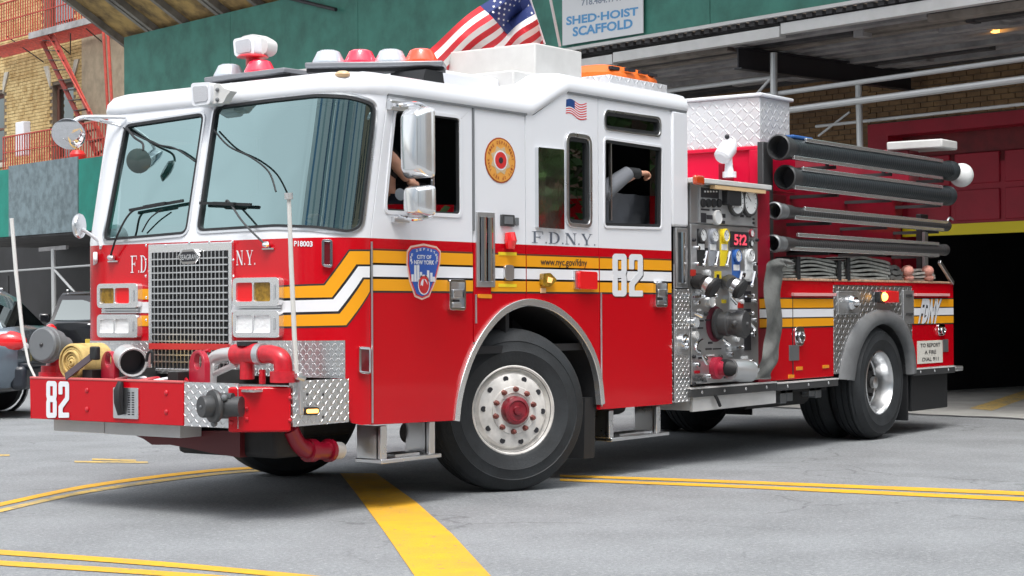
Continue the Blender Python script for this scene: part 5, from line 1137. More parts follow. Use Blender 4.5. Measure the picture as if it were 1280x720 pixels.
xq = 1.0; f2 = flood([(291, 49), (316, 44), (318, 68), (293, 71)], xq, .10)
p = rpoly([FX(*q, xq+.08) for q in ((300, 46), (318, 42), (328, 47), (335, 52), (334, 64), (328, 69), (302, 70))], .04); plate('lamp_back', p, mp_front(xq+.08), m_whit2, f2, th=.1, bev=.014)
mb = MB(); q = FX3(316, 79, xq+.05); mb.lathe([(.05, .085), (.10, .075), (.115, .06), (.05, .05), (.05, 0)], (q[0], q[1], q[2]-.02), (0, 0, 1), 18); mb.build('lamp_base', m_redp, f2)
# clearance lamps along the brow
for u, v in ((226, 123), (319, 107), (341, 104), (428, 91)):
    mb = MB(); q = FX3(u, v, .25); mb.sphere((q[0], q[1], q[2]-.01), .04, 12, (1, 1.4, .6), 6); E_(mb, 'clearance_lamp', m_tan)
# flag on a pole behind the cab
XF = 3.6; fo = thing('flag', 'large stars and stripes flag streaming behind the cab roof of the engine', 'flag', tuple(S3(690, 60, 1.3)))
yf = 1.2
mb = MB(); mb.cyl(S3(700, 58, yf), S3(676, -60, yf), .012, 8); mb.build('flag_pole', m_pipe, fo)
mb = MB(); mb.cyl(S3(681, 55, yf), S3(655, -25, yf), .008, 8); mb.build('halyard', m_white, fo)
fl4 = [S(516, 78, yf), S(684, 68, yf), S(655, -22, yf), S(604, 2, yf)]
# canton at the top right next to the pole; stripes sweep down to the left
def fpx(a, b):       # a 0 at hoist .. 1 at fly, b 1 top .. 0 bottom, in photograph pixels
    h = (655+(679-655)*(1-b)**1.0, -28+(1-b)*84); f = (516+(1-b)*128, 80+(1-b)*14)
    x = h[0]*(1-a)+f[0]*a; y = h[1]*(1-a)+f[1]*a; return x+2*math.sin(a*8+b*6), y-7*math.sin(math.pi*a)*b+3*math.sin(a*10+b*7)*a
def fmap(a, b, d): u, v = a, b; return None
_c = {}
def FA(a, b):
    u, v = fpx(a, b); yy = yf+.09*math.sin(a*10+b*9)+.05*math.sin(b*14); return un(u, v, 'Y', yy)
flag2d('flag', lambda a, b: (a, b), lambda a, b: None, lambda ab, _, d: tuple(FA(*ab)-np.array([0, d, 0])), fo, 1, 1, nx=24, canton=(.40, .54), stars=True)

# ================================================================ PUMP PANEL
YP = -.005
pz0, pz1 = S(900, 478, 0)[1]+.0, 2.235
px0, px1 = S(863, 300)[0], S(946.5, 300)[0]
zsm = S(900, 281)[1]
def sbox(name, x0, x1, y0, y1, z0, z1, m, bev=.003, parent=eng): mb = MB(); mb.box((x0, y0, z0), (x1, y1, z1)); return mb.build(name, m, parent, bev=bev)
pp = sbox('pump_panel', px0, px1, YP, .10, pz0, zsm-.006, m_steel)
pu = sbox('gauge_panel', px0+.12, px1-.09, YP-.012, .10, zsm+.006, pz1-.02, mat('grey_hammered', (.42, .43, .44), .45, .5, rvar=.1)); sbox('gauge_surround', px0, px1, YP, .10, zsm+.0, pz1, m_steel, .002)
gl = sbox('panel_canopy', px0-.05, px1+.10, -.09, .35, 2.235, 2.275, m_whit2, .006)
mb = MB(); mb.beam((px0+.25, -.06, 2.215), (px1, -.06, 2.215), .05, .03); mb.build('canopy_lamp_strip', mat('warm_strip', (.7, .5, .28), .3), gl)
q = S3(876, 224, -.12); ml = MB(); ml.box((q[0]-.07, -.12, q[2]-.045), (q[0]+.07, -.08, q[2]+.03)); mo_ = ml.build('amber_marker', mat('orange_red_lens', (.5, .06, .01), .2, coat=1), gl, bev=.015)
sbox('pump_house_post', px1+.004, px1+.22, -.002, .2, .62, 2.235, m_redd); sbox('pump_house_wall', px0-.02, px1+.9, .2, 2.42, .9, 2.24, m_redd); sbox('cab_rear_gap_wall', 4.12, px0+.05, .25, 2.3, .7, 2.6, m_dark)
sbox('pump_side', px0, 9.3, 2.40, 2.44, .62, 2.24, m_red)
def disc(name, u, v, r, m, d=.01, y=YP, parent=pp, th=.0, rim=None, n=20):
    c = S(u, v, y); mb = MB(); rr = r*1.0
    if rim: mb.lathe([(rr*1.0, 0), (rr*1.0, d*1.0), (rr*.86, d+.006), (rr*.82, d)], (c[0], y, c[1]), (0, -1, 0), n); o = mb.build(name, rim, parent); mb = MB(); mb.lathe([(rr*.84, d+.001), (0, d+.001)], (c[0], y, c[1]), (0, -1, 0), n); mb.build('dial', m, o); return o
    mb.lathe([(rr, 0), (rr, d*.8), (rr*.9, d), (0, d)], (c[0], y, c[1]), (0, -1, 0), n); return mb.build(name, m, parent)
m_dial = mat('dial_white', (.72, .74, .75), .3, coat=.5)
def rect(name, u0, v0, u1, v1, m, d=.01, parent=pp, y=YP, bev=.002, th=None):
    a, b = S(u0, v1, y), S(u1, v0, y); mb = MB(); mb.box((a[0], y-d, a[1]), (b[0], y, b[1])); return mb.build(name, m, parent, bev=bev)
def ticks(c, y, r, parent, n=10):
    mb = MB()
    for k in range(n):
        a = rad(-40+260*k/(n-1)); p0 = Vector((c[0]+r*.62*math.cos(a), y, c[1]+r*.62*math.sin(a))); p1 = Vector((c[0]+r*.78*math.cos(a), y, c[1]+r*.78*math.sin(a))); mb.beam(p0, p1, .004, .001, (0, 1, 0))
    mb.beam((c[0], y-.001, c[1]), (c[0]-r*.5, y-.001, c[1]+r*.4), .005, .001, (0, 1, 0)); return mb.build('dial_marks', m_ink, parent, 0)
for u, v in ((918, 251.5), (934.5, 252)):
    g = disc('pressure_gauge', u, v, .125, m_dial, .03, rim=m_greyd, parent=pu, y=YP-.012); ticks(S(u, v, YP-.012), YP-.012-.033, .12, g)
rect('control_display', 901, 236, 918, 256.5, m_blk, .07, pu, bev=.01)
rect('switch_row', 874.5, 236.5, 896.5, 246.5, m_ink, .016, pu)
for k in range(5): rect('toggle', 878+k*3.6, 238.5, 879.6+k*3.6, 240.5, m_dial, .022, pu); 
for k in range(4): disc('rotary_knob', 876.5+k*6.6, 254-.0*k, .035, m_blk, .03, parent=pu)
for u0, v0, u1, v1 in ((874.5, 261.5, 885, 262.8), (889, 262, 899, 263.3), (874.5, 266.5, 881, 278), (881.5, 269, 889, 274), (900, 267.5, 905, 272), (900, 276, 904.5, 280), (915, 268, 920, 270.5), (923.5, 268.5, 928, 271.5), (939, 273, 941.5, 275), (939, 277.5, 941.5, 280), (931, 270, 937, 271.5)): rect('legend_plate', u0, v0, u1, v1, m_ink, .014, pu, bev=0)
disc('white_dial', 894, 272, .062, m_dial, .03, parent=pu, rim=m_whit2)
# coloured discharge columns
cols = [(876, 294, m_blk, m_ink), (890.5, 294.5, mat('tag_grey', (.3, .32, .36), .5), MATS['tag_grey']), (904.7, 294.5, m_yel, m_yel), (919.8, 320, mat('tag_blue', (.03, .12, .4), .5), MATS['tag_blue']), (936, 319.5, m_dial, m_dial)]
for u, v, mc, mr in cols:
    c = S(u, v+14, YP); rect('discharge_tag', u-4.6, v-7.5, u+4.6, v+(38 if v < 300 else 32), mc, .004, bev=0)
    g = disc('discharge_gauge', u, v, .056, m_dial, .025, rim=mr if mr is not m_ink else m_greyd); ticks(S(u, v, YP), YP-.027, .052, g, 7)
    rect('gauge_label', u-3.6, v+11, u+3.6, v+18, m_dial, .008, bev=0)
    a, b = S3(u+7.5, v+21, YP-.10), S3(u+4, v+37, YP-.13); mb = MB(); mb.tube([S3(u+6, v+20, YP), a, b], [.010, .012, .014], 8); mb.sphere(b, .017, 8); mb.build('pull_handle', m_chr, pp)
dsp_ = rect('digital_display', 912.5, 290.5, 934, 309, m_ink, .015)
stext('display_digits', '5?2', [(915, 306.5), (931, 307), (931, 293.5), (915, 292.5)], mat('red_digits', (.6, .05, .08), .4, emit=(1, .1, .15), est=.4), dsp_, .03, y=YP, d=.02)
disc('indicator_dial', 938.7, 291.5, .035, m_dial, .012, rim=m_redd); disc('indicator_dial', 938.5, 304, .03, m_dial, .012, rim=m_blk)
rect('red_label', 862.8, 337, 869, 345, mat('label_red', (.5, .03, .02), .4), .006, bev=0); rect('yellow_label', 893.5, 339, 901, 348, m_yel, .006, bev=0); rect('yellow_label', 902, 374.5, 907, 379, m_yel, .006, bev=0); rect('red_label', 922, 378, 928.5, 385, mat('label_red', (0, 0, 0)), .006, bev=0)
rect('white_label', 911, 360, 921, 387, m_dial, .006, bev=0)
# two angled discharges with caps
for u0, v0, u1, v1 in ((864, 352, 893, 358), (902, 352, 927, 360)):
    a = Vector(S3(u0+6, v0+1, YP)); a2 = Vector(S3(u0+10, v0+0, YP-.10)); b = Vector(S3(u1-10, v1-4, YP-.2)); c = Vector(S3(u1-1, v1+2, YP-.26))
    mb = MB(); mb.tube([a, a2, b], [.055, .06, .06], 14); o = E_(mb, 'side_discharge', m_greyd if u0 > 890 else m_under)
    mb = MB(); mb.tube([b, b+(c-b)*.7], [.065, .07], 16); mb.build('discharge_collar', m_alu, o); mb = MB(); mb.tube([b+(c-b)*.7, c, c+(c-b)*.25], [.085, .085, .07], 16); mb.build('discharge_cap', m_blk, o)
for u, v, ln in ((872, 371, 9), (888, 370, 14), (937, 370, 9), (937, 392, 7), (925, 434.5, 6)):
    mb = MB(); mb.cyl(S3(u, v, YP), S3(u, v, YP-.09), .015, 8); mb.beam(S3(u-ln*.5, v, YP-.09), S3(u+ln*.5, v-.3, YP-.09), .02, .018); mb.sphere(S3(u+ln*.5, v-.3, YP-.09), .018, 8); mb.build('valve_handle', m_chr, pp)
disc('drain_gauge', 887, 377, .05, m_dial, .025, rim=m_alu); disc('drain_gauge', 866.5, 403, .045, m_dial, .03, rim=m_alu); disc('drain_gauge', 867.5, 419, .035, m_whit2, .03); disc('drain_gauge', 909, 434.5, .035, m_dial, .02, rim=m_alu)
for v0, v1 in ((364, 378), (386, 403), (412, 438)): rect('black_plate', 930, v0, 938, v1, m_ink, .006, bev=0)
for u0, v0, u1, v1 in ((871, 400, 879, 402), (881, 399, 888, 401), (885, 427, 890, 430), (882, 435, 889, 437.5), (891, 435, 901, 437)): rect('legend_plate', u0, v0, u1, v1, m_ink, .006, bev=0)
rect('white_label', 871, 386, 876, 389, m_dial, .006)
mb = MB(); mb.tube(bez([S3(878, 424, YP), S3(872, 428, YP-.08), S3(869.5, 436, YP-.1), S3(875, 440, YP-.08)], 5), .014, 8); mb.build('pull_handle', m_chr, pp)
# small fittings that crowd the panel
for (u, v, r_, m) in ((869, 352, .02, m_redp), (871, 310, .018, m_chr), (871, 330, .018, m_chr), (884, 341, .025, m_dial), (884, 352, .02, m_chr), (927, 343, .028, m_chr), (943, 330, .016, m_chr), (943, 345, .016, m_chr), (875, 362, .02, m_chr), (881, 392, .018, m_greyd), (871, 378, .02, m_chr), (924, 365, .022, m_redp), (926, 377, .02, m_dial), (943, 376, .018, m_chr), (943, 400, .018, m_chr), (941, 418, .02, m_chr), (920, 424, .022, m_dial), (913, 443, .018, m_chr), (899, 446, .018, m_greyd), (880, 448, .022, m_chr), (871, 456, .02, m_chr), (886, 470, .018, m_chr), (938, 452, .02, m_chr), (866, 446, .014, m_ink), (945, 460, .014, m_ink), (866, 300, .014, m_ink), (945, 300, .014, m_ink), (866, 480, .014, m_ink)):
    disc('small_fitting', u, v, r_, m, .025, n=12)
for (u0, v0, u1, v1, m) in ((881, 310, 884, 316, m_ink), (895, 343, 898, 350, m_ink), (868, 365, 874, 367, m_dial), (905, 352, 909, 358, m_ink), (930, 345, 936, 349, m_dial), (922, 389, 928, 392, m_ink), (872, 409, 878, 411, m_ink), (873, 446, 878, 449, m_ink), (884, 443, 892, 445, m_dial), (903, 449, 908, 451, m_ink), (926, 445, 934, 449, m_dial), (868, 463, 874, 467, m_redp), (905, 470, 912, 473, m_ink), (932, 352, 939, 356, m_ink), (870, 342, 876, 347, m_ink)): rect('legend_plate', u0, v0, u1, v1, m, .008, bev=0)
for (a_, b_) in (((879, 446), (884, 456)), ((905, 425), (912, 431)), ((870, 392), (877, 396)), ((939, 405), (944, 412)), ((915, 372), (921, 380))):
    mb = MB(); mb.tube([S3(*a_, YP), S3(*a_, YP-.07), S3(*b_, YP-.09)], [.012, .012, .015], 8); mb.build('pull_handle', m_chr, pp)
# big steamer cap
c = Vector(S3(897, 405, YP)); ax = Vector((.12, -1, .0)).normalized(); mb = MB(); mb.lathe([(.125, 0), (.125, .02), (.095, .03), (.095, .08), (.10, .08), (.10, .10), (.09, .11), (.09, .14), (.096, .145), (.096, .17), (.108, .175), (.108, .235), (.10, .25), (0, .255)], c, ax, 36); o = E_(mb, 'suction_cap', m_greyd)
mb = MB()
for k in range(3): a = 2*math.pi*k/3+1; mb.sphere(c+ax*.2+Vector((math.cos(a), 0, math.sin(a)))*.10, .03, 8)
mb.sphere(c+ax*.255, .02, 8); mb.build('cap_lugs', m_greyd, o)
plate('suction_ring', ell(*S(894, 405, YP), .15, .145), mp_side(YP-.003), mat('ring_maroon', (.16, .03, .05), .5, .5), pp, th=.002)
# low discharge with hose coupling
c = Vector(S3(893, 460, YP)); mb = MB(); mb.lathe([(.09, 0), (.09, .05), (.06, .06), (.06, .12), (0, .12)], c, (0, -1, 0), 18); E_(mb, 'low_valve', mat('valve_red', (.42, .02, .05), .4))
mb = MB(); mb.sphere(c+Vector((.08, -.08, .0)), .05, 10); E_(mb, 'valve_face', m_whit2)
mb = MB(); mb.tube([S3(903, 458, YP-.05), S3(912, 460, YP-.14), S3(922, 462, YP-.2)], [.06, .07, .065], 14); E_(mb, 'low_discharge', m_blk)
c = Vector(S3(930, 463, YP-.2)); mb = MB(); mb.tube([c+Vector((-.14, .04, .01)), c+Vector((-.02, 0, 0)), c+Vector((.06, -.03, -.01))], [.085, .095, .085], 18); o = E_(mb, 'hose_coupling', m_steel)
mb = MB(); mb.sphere(c+Vector((.06, -.05, .02)), .055, 10); mb.build('coupling_lug', m_alu, o)
for u, v in ((870, 473), (877, 471), (881, 474)): mb = MB(); mb.cyl(S3(u, v, YP), S3(u, v+2, YP-.1), .014, 6); mb.beam(S3(u-3, v+2, YP-.1), S3(u+2, v+3, YP-.1), .012, .012); E_(mb, 'drain_valve', m_greyd)
# running board and tank skirt
def rail(u0, v0a, v0b, u1, v1a, v1b, y=-.03, name='running_board', m=m_greyd):
    a, b, c, d = S(u0, v0b, y), S(u1, v1b, y), S(u1, v1a, y), S(u0, v0a, y); z0, z1_ = (a[1]+b[1])/2, (c[1]+d[1])/2
    mb = MB(); mb.box((a[0], y, z0), (b[0], y+.22, z1_)); o = E_(mb, name, m, bev=.004)
    mb = MB(); mb.box((a[0], y-.004, z1_-.008), (b[0], y+.2, z1_+.004)); mb.build('board_edge', m_whit2, o)
    n = max(2, int((b[0]-a[0])/.3))
    for k in range(n): x = a[0]+(b[0]-a[0])*(k+.5)/n; mb = MB(); mb.sphere((x, y, (z0+z1_)/2), .014, 8, (1, .5, 1), 5); mb.build('bolt', m_alu, o)
    return o
rail(863.5, 485, 496.5, 971, 478, 489); rail(971.5, 479, 489, 1048, 473, 482); 
p = SP([(866, 497), (970, 489), (970, 504), (866, 515)], .0); plate('tank_skirt', [(p[0][0], p[3][1]), (p[1][0], p[2][1]), (p[1][0], p[1][1]+.01), (p[0][0], p[0][1]+.01)], mp_side(0), m_whit2, eng, th=.03, bev=.003)
sbox('tank_skirt_return', p[0][0], p[0][0]+.02, .03, .5, p[3][1]+.01, p[0][1], m_whit2); wire('drain_strap', [S3(894, 494, -.04), S3(897, 500, -.05), S3(900, 507, -.03)], .014)
for u, v in ((976, 497), (984, 494), (1012, 488), (1020, 490)): mb = MB(); q = S3(u, v, .15); mb.box((q[0]-.06, .12, q[2]-.05), (q[0]+.05, .2, q[2]+.07)); E_(mb, 'hanger_bracket', m_grey, bev=.006)

# ================================================================ REAR BODY
bx0, bx1 = px1+.22, S(1192, 400)[0]
bzt, bzb = S(1060, 352)[1], S(1000, 473.5)[1]
xd0, xd1 = S(1042, 420)[0], S(1140.5, 420)[0]
ac = [(1064, 476), (1068, 450), (1074, 432), (1084, 415), (1096, 406), (1108, 405), (1119, 412), (1128, 427), (1133.5, 447), (1135, 468)]
acp = [(q.x, q.y) for q in bez([Vector((*S(*q), 0)) for q in ac], 3)]
ac2 = [(1048, 474), (1053, 445), (1061, 420), (1072, 402), (1086, 391), (1100, 386), (1116, 389), (1128, 400), (1137, 420), (1141, 446), (1142, 464)]
ac2p = [(q.x, q.y) for q in bez([Vector((*S(*q), 0)) for q in ac2], 3)]
plate('body_side', [(bx0-.02, bzb), (xd0-.003, bzb), (xd0-.003, bzt), (bx0-.02, bzt)], mp_side(0), m_red, eng, th=.04, bev=.004)
acm = [q for q in acp if xd0+.003 < q[0] < xd1-.003]
m_diah = diamond_mat('diamond_plate_side', cell=.05)
plate('wheel_panel', [(xd0+.003, bzb+.02), (acm[0][0], bzb+.02)]+acm+[(xd1-.003, acm[-1][1]), (xd1-.003, bzt-.03), (xd0+.003, bzt-.03)], mp_side(0), m_diah, eng, th=.04, bev=.003)
plate('body_side', [(xd1, S(1160, 459)[1]), (bx1, S(1160, 459)[1]), (bx1, bzt), (xd1, bzt)], mp_side(0), m_red, eng, th=.04, bev=.006)
mb = MB(); mb.box((bx0-.02, -.012, bzt), (bx1, .5, bzt+.02)); E_(mb, 'tray_edge', mat('tray_edge_tan', (.55, .33, .22), .5, var=.4, vscale=30), bev=.004)
mb = MB(); mb.box((xd0, -.006, bzt-.03), (xd1, .03, bzt)); E_(mb, 'tray_edge_band', m_red)
# rubber flare
L = ac2p; Rr = acp
n = 24
def samp(c, n):
    d = [0]
    for i in range(1, len(c)): d.append(d[-1]+math.dist(c[i], c[i-1]))
    return [tuple(np.interp(d[-1]*k/n, d, [q[j] for q in c]) for j in (0, 1)) for k in range(n+1)]
A1, A2 = samp(ac2p, n), samp(acp, n); rows = []
for i in range(n+1):
    o_, i_ = Vector(A1[i]), Vector(A2[i]); prof_ = [(0, .0), (.1, -.03), (.45, -.06), (.85, -.055), (1, -.03), (1, .03)]
    rows.append([(o_.x+(i_.x-o_.x)*k, y, o_.y+(i_.y-o_.y)*k) for k, y in prof_])
mb = MB(); mb.grid(rows); E_(mb, 'fender_flare', m_rubg, sm=50)
mb = MB(); mb.grid([[(q[0], .02, q[1]) for q in A2], [(q[0], .75, q[1]) for q in A2]]); E_(mb, 'wheel_arch_liner', m_dark)
sbox('wheel_well_wall', xd0, xd1, .75, .77, .5, 1.45, m_dark)
zB = {k: S(1015, v)[1] for k, v in dict(a=373.7, b=384.6, c=386.2, d=396.2, e=397.8, f=407.8).items()}
for x0, x1_ in ((bx0-.19, xd0-.006), (xd1+.01, bx1-.01)):
    for kt, kb, m in (('a', 'b', m_gold), ('c', 'd', m_wstr), ('e', 'f', m_gold)):
        plate('gold_stripe' if m is m_gold else 'white_stripe', [(x0, zB[kb]), (x1_, zB[kb]), (x1_, zB[kt]), (x0, zB[kt])], mp_side(-.004), m, eng, th=.003)
    plate('stripe_outline', [(x0, zB['f']-.012), (x1_, zB['f']-.012), (x1_, zB['a']+.012), (x0, zB['a']+.012)], mp_side(-.002), m_ink, eng, th=.001)
for u0, v0, u1, v1 in ((989, 366.5, 1042, 370), (1142, 367, 1184, 370)): rect('drip_moulding', u0, v0, u1, v1, mat('moulding_pink', (.72, .35, .35), .4), .03, eng, 0)
x_ = S(990.5, 400)[0]; sbox('door_gap', x_-.006, x_+.006, -.0045, .0, bzb+.02, S(990, 370)[1], m_ink, 0)
def dring(u, v, w_, h_, parent=eng):
    c = S(u, v); o = plate('ring_latch', rrect(c[0]-w_, c[1]-h_, c[0]+w_, c[1]+h_, min(w_, h_)*.8), mp_side(-.012), m_chr, parent, th=.012, bev=.004)
    mb = MB(); mb.tube([(c[0]+w_*.55*math.sin(t), -.03, c[1]-.01+h_*.55*math.cos(t)) for t in [k*math.pi/8 for k in range(16)]], .008, 6, closed=True); mb.build('ring', m_chr, o); mb = MB(); mb.sphere((c[0], -.02, c[1]), .025, 8); mb.build('latch_boss', m_greyd, o); return o
dring(998.5, 420, .09, .085); dring(1176, 412, .09, .06)
rect('hinge_plate', 986, 431, 998, 451, m_grey, .008, eng, 0); rect('hinge_plate', 1178.5, 424, 1184.5, 440, m_grey, .008, eng, 0)
for u0, v0, u1, v1 in ((995, 458, 1002.5, 463), (1028, 456, 1035.5, 460.5), (985, 468, 992, 473)): rect('small_reflector', u0, v0, u1, v1, m_lensa, .008, eng, 0)
lp = rect('locker_panel', 1046.5, 364, 1073.5, 393, m_steel, .012, eng, 0, .006); c = S(1062, 378); mb = MB(); mb.lathe([(.06, 0), (.07, .02), (.05, .05), (.05, .06), (0, .065)], (c[0]-.01, -.012, c[1]), (0, -1, 0), 18); mb.sphere((c[0]-.01, -.08, c[1]), .03, 10); mb.build('filler_cap', m_chr, lp)
rl = rect('red_side_lamp', 1100, 363.5, 1117, 379, m_lensr, .06, eng, 0, .012); rect('amber_side_lamp', 1094, 364.5, 1102.5, 378.5, m_blk, .05, rl, 0, .01); c = S(1098.5, 371); mb = MB(); mb.sphere((c[0], -.05, c[1]), .042, 12); mb.build('lit_bulb', m_lit, rl)
lp = rect('latch_panel', 1128.5, 363, 1141, 405, m_steel, .012, eng, 0, .004); rect('latch_slot', 1130.5, 368, 1138.5, 371, m_greyd, .02, lp, 0); rect('latch_slot', 1130.5, 391, 1139, 394, m_greyd, .02, lp, 0)
Q = SP([(1146.5, 404.5), (1171, 404.5), (1176.5, 373.5), (1152, 373.5)]); text('fdny_lettering', 'FDNY', None, side, m_ink, eng, .09, quad=[(q[0]+.012, q[1]-.006) for q in Q], th=.006); text('fdny_lettering', 'FDNY', None, side, m_white, eng, .05, quad=Q, th=.009)
q = S(1146.5, 455); q2 = S(1177.5, 425); rp = plate('report_sign', [(q[0], q[1]), (q2[0], q[1]), (q2[0], q2[1]), (q[0], q2[1])], mp_side(-.006), mat('sign_cream', (.68, .66, .60), .5), eng, th=.005)
wS, hS = q2[0]-q[0], q2[1]-q[1]
for i, (l, k) in enumerate((('TO REPORT', .86), ('A FIRE', .5), ('DIAL 911', .7))):
    cz = q2[1]-hS*(.2+.31*i); cx0 = (q[0]+q2[0])/2; text('sign_lettering', l, (cx0-wS*k*.46, cz-hS*.085, cx0+wS*k*.46, cz+hS*.085), mp_side(-.006), m_ink, rp, .015, th=.002)
rail(1142, 462, 470, 1194, 457, 465.5, name='rear_rub_rail')
# rear and upper walls
sbox('rear_wall', bx1-.02, bx1, .04, 2.40, .64, 1.5, m_red)
zu = 2.62
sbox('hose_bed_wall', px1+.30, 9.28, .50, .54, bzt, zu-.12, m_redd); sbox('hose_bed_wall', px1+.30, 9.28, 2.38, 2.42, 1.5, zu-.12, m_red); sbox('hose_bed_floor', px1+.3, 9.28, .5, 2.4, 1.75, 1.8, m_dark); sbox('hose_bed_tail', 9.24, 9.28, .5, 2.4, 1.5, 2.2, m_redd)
sbox('tray_floor', bx0, bx1, .02, .5, bzt-.05, bzt-.0, m_dark)
# cross box behind the pump panel with the diamond plate locker on top
xr = 5.75; yr0 = FX(954, 200, xr)[0]; zr0, zr1 = 2.27, FX(950, 182.5, xr)[1]
o = sbox('cross_box', xr, xr+.6, yr0, 2.3, zr0, zr1, mat('signal_red_paint', (.72, .005, .045), .3, coat=.4), .006)
sbox('cross_box_lip', xr-.03, xr, yr0, 2.3, zr1-.03, zr1+.0, MATS['signal_red_paint'], .004, o); sbox('cross_box_lip', xr-.03, xr, yr0, yr0+.12, zr0, zr1-.031, MATS['signal_red_paint'], .004, o)
sbox('deck_plate', px0, xr, .36, 2.3, 2.24, 2.262, m_dia)
yb0 = FX(950, 150, xr)[0]; zk = FX(950, 121, xr)[1]; xk = S(987, 150, yb0)[0]
o = sbox('deck_locker', xr, xk, yb0, 2.2, zr1+.003, zk, m_diaw, .004); sbox('locker_lid', xr-.03, xk+.03, yb0-.03, 2.23, zk+.002, zk+.035, m_white, .01, o); sbox('lid_seal', xr+.01, xk-.01, yb0+.01, 2.19, zk-.01, zk+.003, m_ink, 0, o)
# small white deck lamp on a stem
xl = xr-.35; mb = MB(); q = FX3(912, 222, xl); t_ = FX3(911, 196, xl); mb.tube([q, (q[0], t_[1], (q[2]+t_[2])/2), t_], [.05, .035, .03], 10); mb.cyl(q, (q[0], q[1], q[2]+.05), .06, 10); o = E_(mb, 'deck_lamp_stem', m_white)
c = Vector(FX3(909, 187, xl)); ax = Vector((-.55, .1, -.55)).normalized(); mb = MB(); mb.lathe([(0, .12), (.055, .12), (.075, .10), (.08, -.02), (.05, -.09), (0, -.11)], c, ax, 16); mb.build('deck_lamp_head', m_white, o); mb = MB(); mb.sphere(c+Vector((0, 0, .11)), .022, 8); mb.build('lamp_knob', m_ink, o)
# hard suction hoses on their rack
for (u0, u1, v0, v1) in ((955, 963, 178, 335), (1152, 1158, 268, 330)):
    a, b = S(u0, v1, .14), S(u1, v0, .14); mb = MB(); mb.box((a[0], .14, bzt+.02), (b[0]+.05, .20, b[1])); E_(mb, 'hose_rack_upright', m_greyd, bev=.008)
sbox('hose_rack_upright', S(1156, 300, .1)[0], S(1160, 300, .1)[0], .10, .13, bzt, 2.0, m_pipe)
hs_def = [((973, 184), (1190, 214), .112, .098, .092, [((1006.7, 175), (1177.5, 201.4)), ((991.4, 196.7), (1177.5, 222.8))]),
          ((981, 221.5), (1186, 245), .108, .095, .09, [((1002.5, 211), (1177.5, 234)), ((992.8, 234), (1177.5, 255.6))]),
          ((967.5, 263.5), (1184, 282.5), .078, .068, .05, [((1005, 261), (1184, 278.3)), ((992.8, 271.7), (1179, 287.5))]),
          ((965.5, 304.5), (1182, 312.5), .078, .068, .052, [((997, 293.6), (1173, 305)), ((987, 310.5), (1173, 319.4))])]
places = ['topmost, with white ball float', 'second from top, thick and black', 'third from top, slim grey', 'lowest, above the folded hoses']
for i, (a, b, rm, ri, rh, rails) in enumerate(hs_def):
    y = .0; A, B = Vector(S3(*a, y)), Vector(S3(*b, y)); ax = (B-A).normalized()
    t_ = thing('suction_hose', 'hard suction hose on the engine rack, '+places[i], 'suction hose', tuple(A), 'hard suction hoses racked along the engine')
    mb = MB(); mb.lathe([(ri, .16), (ri, .0), (rm-.012, -.008), (rm, .0), (rm, .05), (rm-.012, .06), (rm-.012, .10), (rm*.9, .11), (rm*.86, .16)], A, ax, 32); mb.build('coupling', m_grey if i > 1 else m_greyd, t_)
    mb = MB(); mb.lathe([(ri, .15), (0, .15)], A, ax, 24); mb.build('coupling_bore', m_ink, t_)
    L_ = (B-A).length; pr = [(rm*.86, .16)]; k = .2 if i < 2 else .35
    if i > 1: pr += [(rm*.8, .28), (rh, .36)]
    dd = k
    while dd < L_-.15: pr += [(rh, dd), (rh, dd+.03), (rh-.0012, dd+.034), (rh-.0012, dd+.042), (rh, dd+.046)]; dd += .046
    pr += [(rh*1.02, L_-.14), (rh*1.12, L_-.12), (rh*1.12, L_-.02), (rh*.9, L_), (0, L_)]
    mb = MB(); mb.lathe(pr, A, ax, 28); mb.build('hose_body', mat('hose_black', (.03, .037, .042), .42, rvar=.1) if i < 2 else mat('hose_darkgrey', (.06, .06, .062), .4, .3), t_, sm=35)
    for (r0, r1) in rails:
        mb = MB(); yy = y-rh*.75; mb.beam(S3(*r0, yy), S3(*r1, yy), .026, .034); E_(mb, 'hose_trough_rail', m_trim, bev=.004)
    for kk in (.3, .62, .95):
        p = A+(B-A)*kk; mb = MB(); mb.box((p.x-.02, p.y+.02, p.z-rh-.03), (p.x+.02, .5, p.z-rh)); mb.box((p.x-.02, p.y+rh, p.z-rh), (p.x+.02, p.y+rh+.02, p.z+rh)); E_(mb, 'trough_bracket', m_greyd)
    if i == 0:
        c = Vector(S3(1202, 219, 0)); mb = MB(); mb.sphere(c, .125, 24, (.9, 1, 1), 16); mb.build('ball_float', mat('float_white', (.74, .76, .76), .35, coat=.2), t_)
    if i == 2:
        mb = MB(); mb.tube(bez([B+Vector((-.05, 0, 0)), B+Vector((0, -.02, .08)), B+Vector((.1, -.02, .07))], 4), .012, 6); mb.build('handle', m_steel, t_)
mb = MB(); q = S3(998, 170, -.02); mb.box((q[0]-.15, -.05, q[2]-.03), (q[0]+.22, .1, q[2]+.0)); E_(mb, 'blue_strap', mat('strap_blue', (.02, .10, .32), .6), bev=.01)
mb = MB(); mb.beam(S3(1174, 327, -.01), S3(1191, 354, -.01), .03, .04); E_(mb, 'tray_gate_bar', m_alu, bev=.004)
# rear upper box with a white lid
y0, z0 = FX(1182, 200, 9.2); y1, _ = FX(1113, 195, 9.2)
o = sbox('rear_light_box', 9.0, 9.25, S(1182, 190, .35)[1]*0+.30, 1.6, 2.5, FX(1150, 182, 9.1)[1]-.03, m_redd, .01); zq = FX(1150, 184, 9.1)[1]
a, b = FX(1110.5, 184, 9.0)[0], FX(1180, 178, 9.0)[0]
sbox('box_lid', 8.95, 9.35, b, a, zq-.03, zq+.06, m_whit2, .015, o)

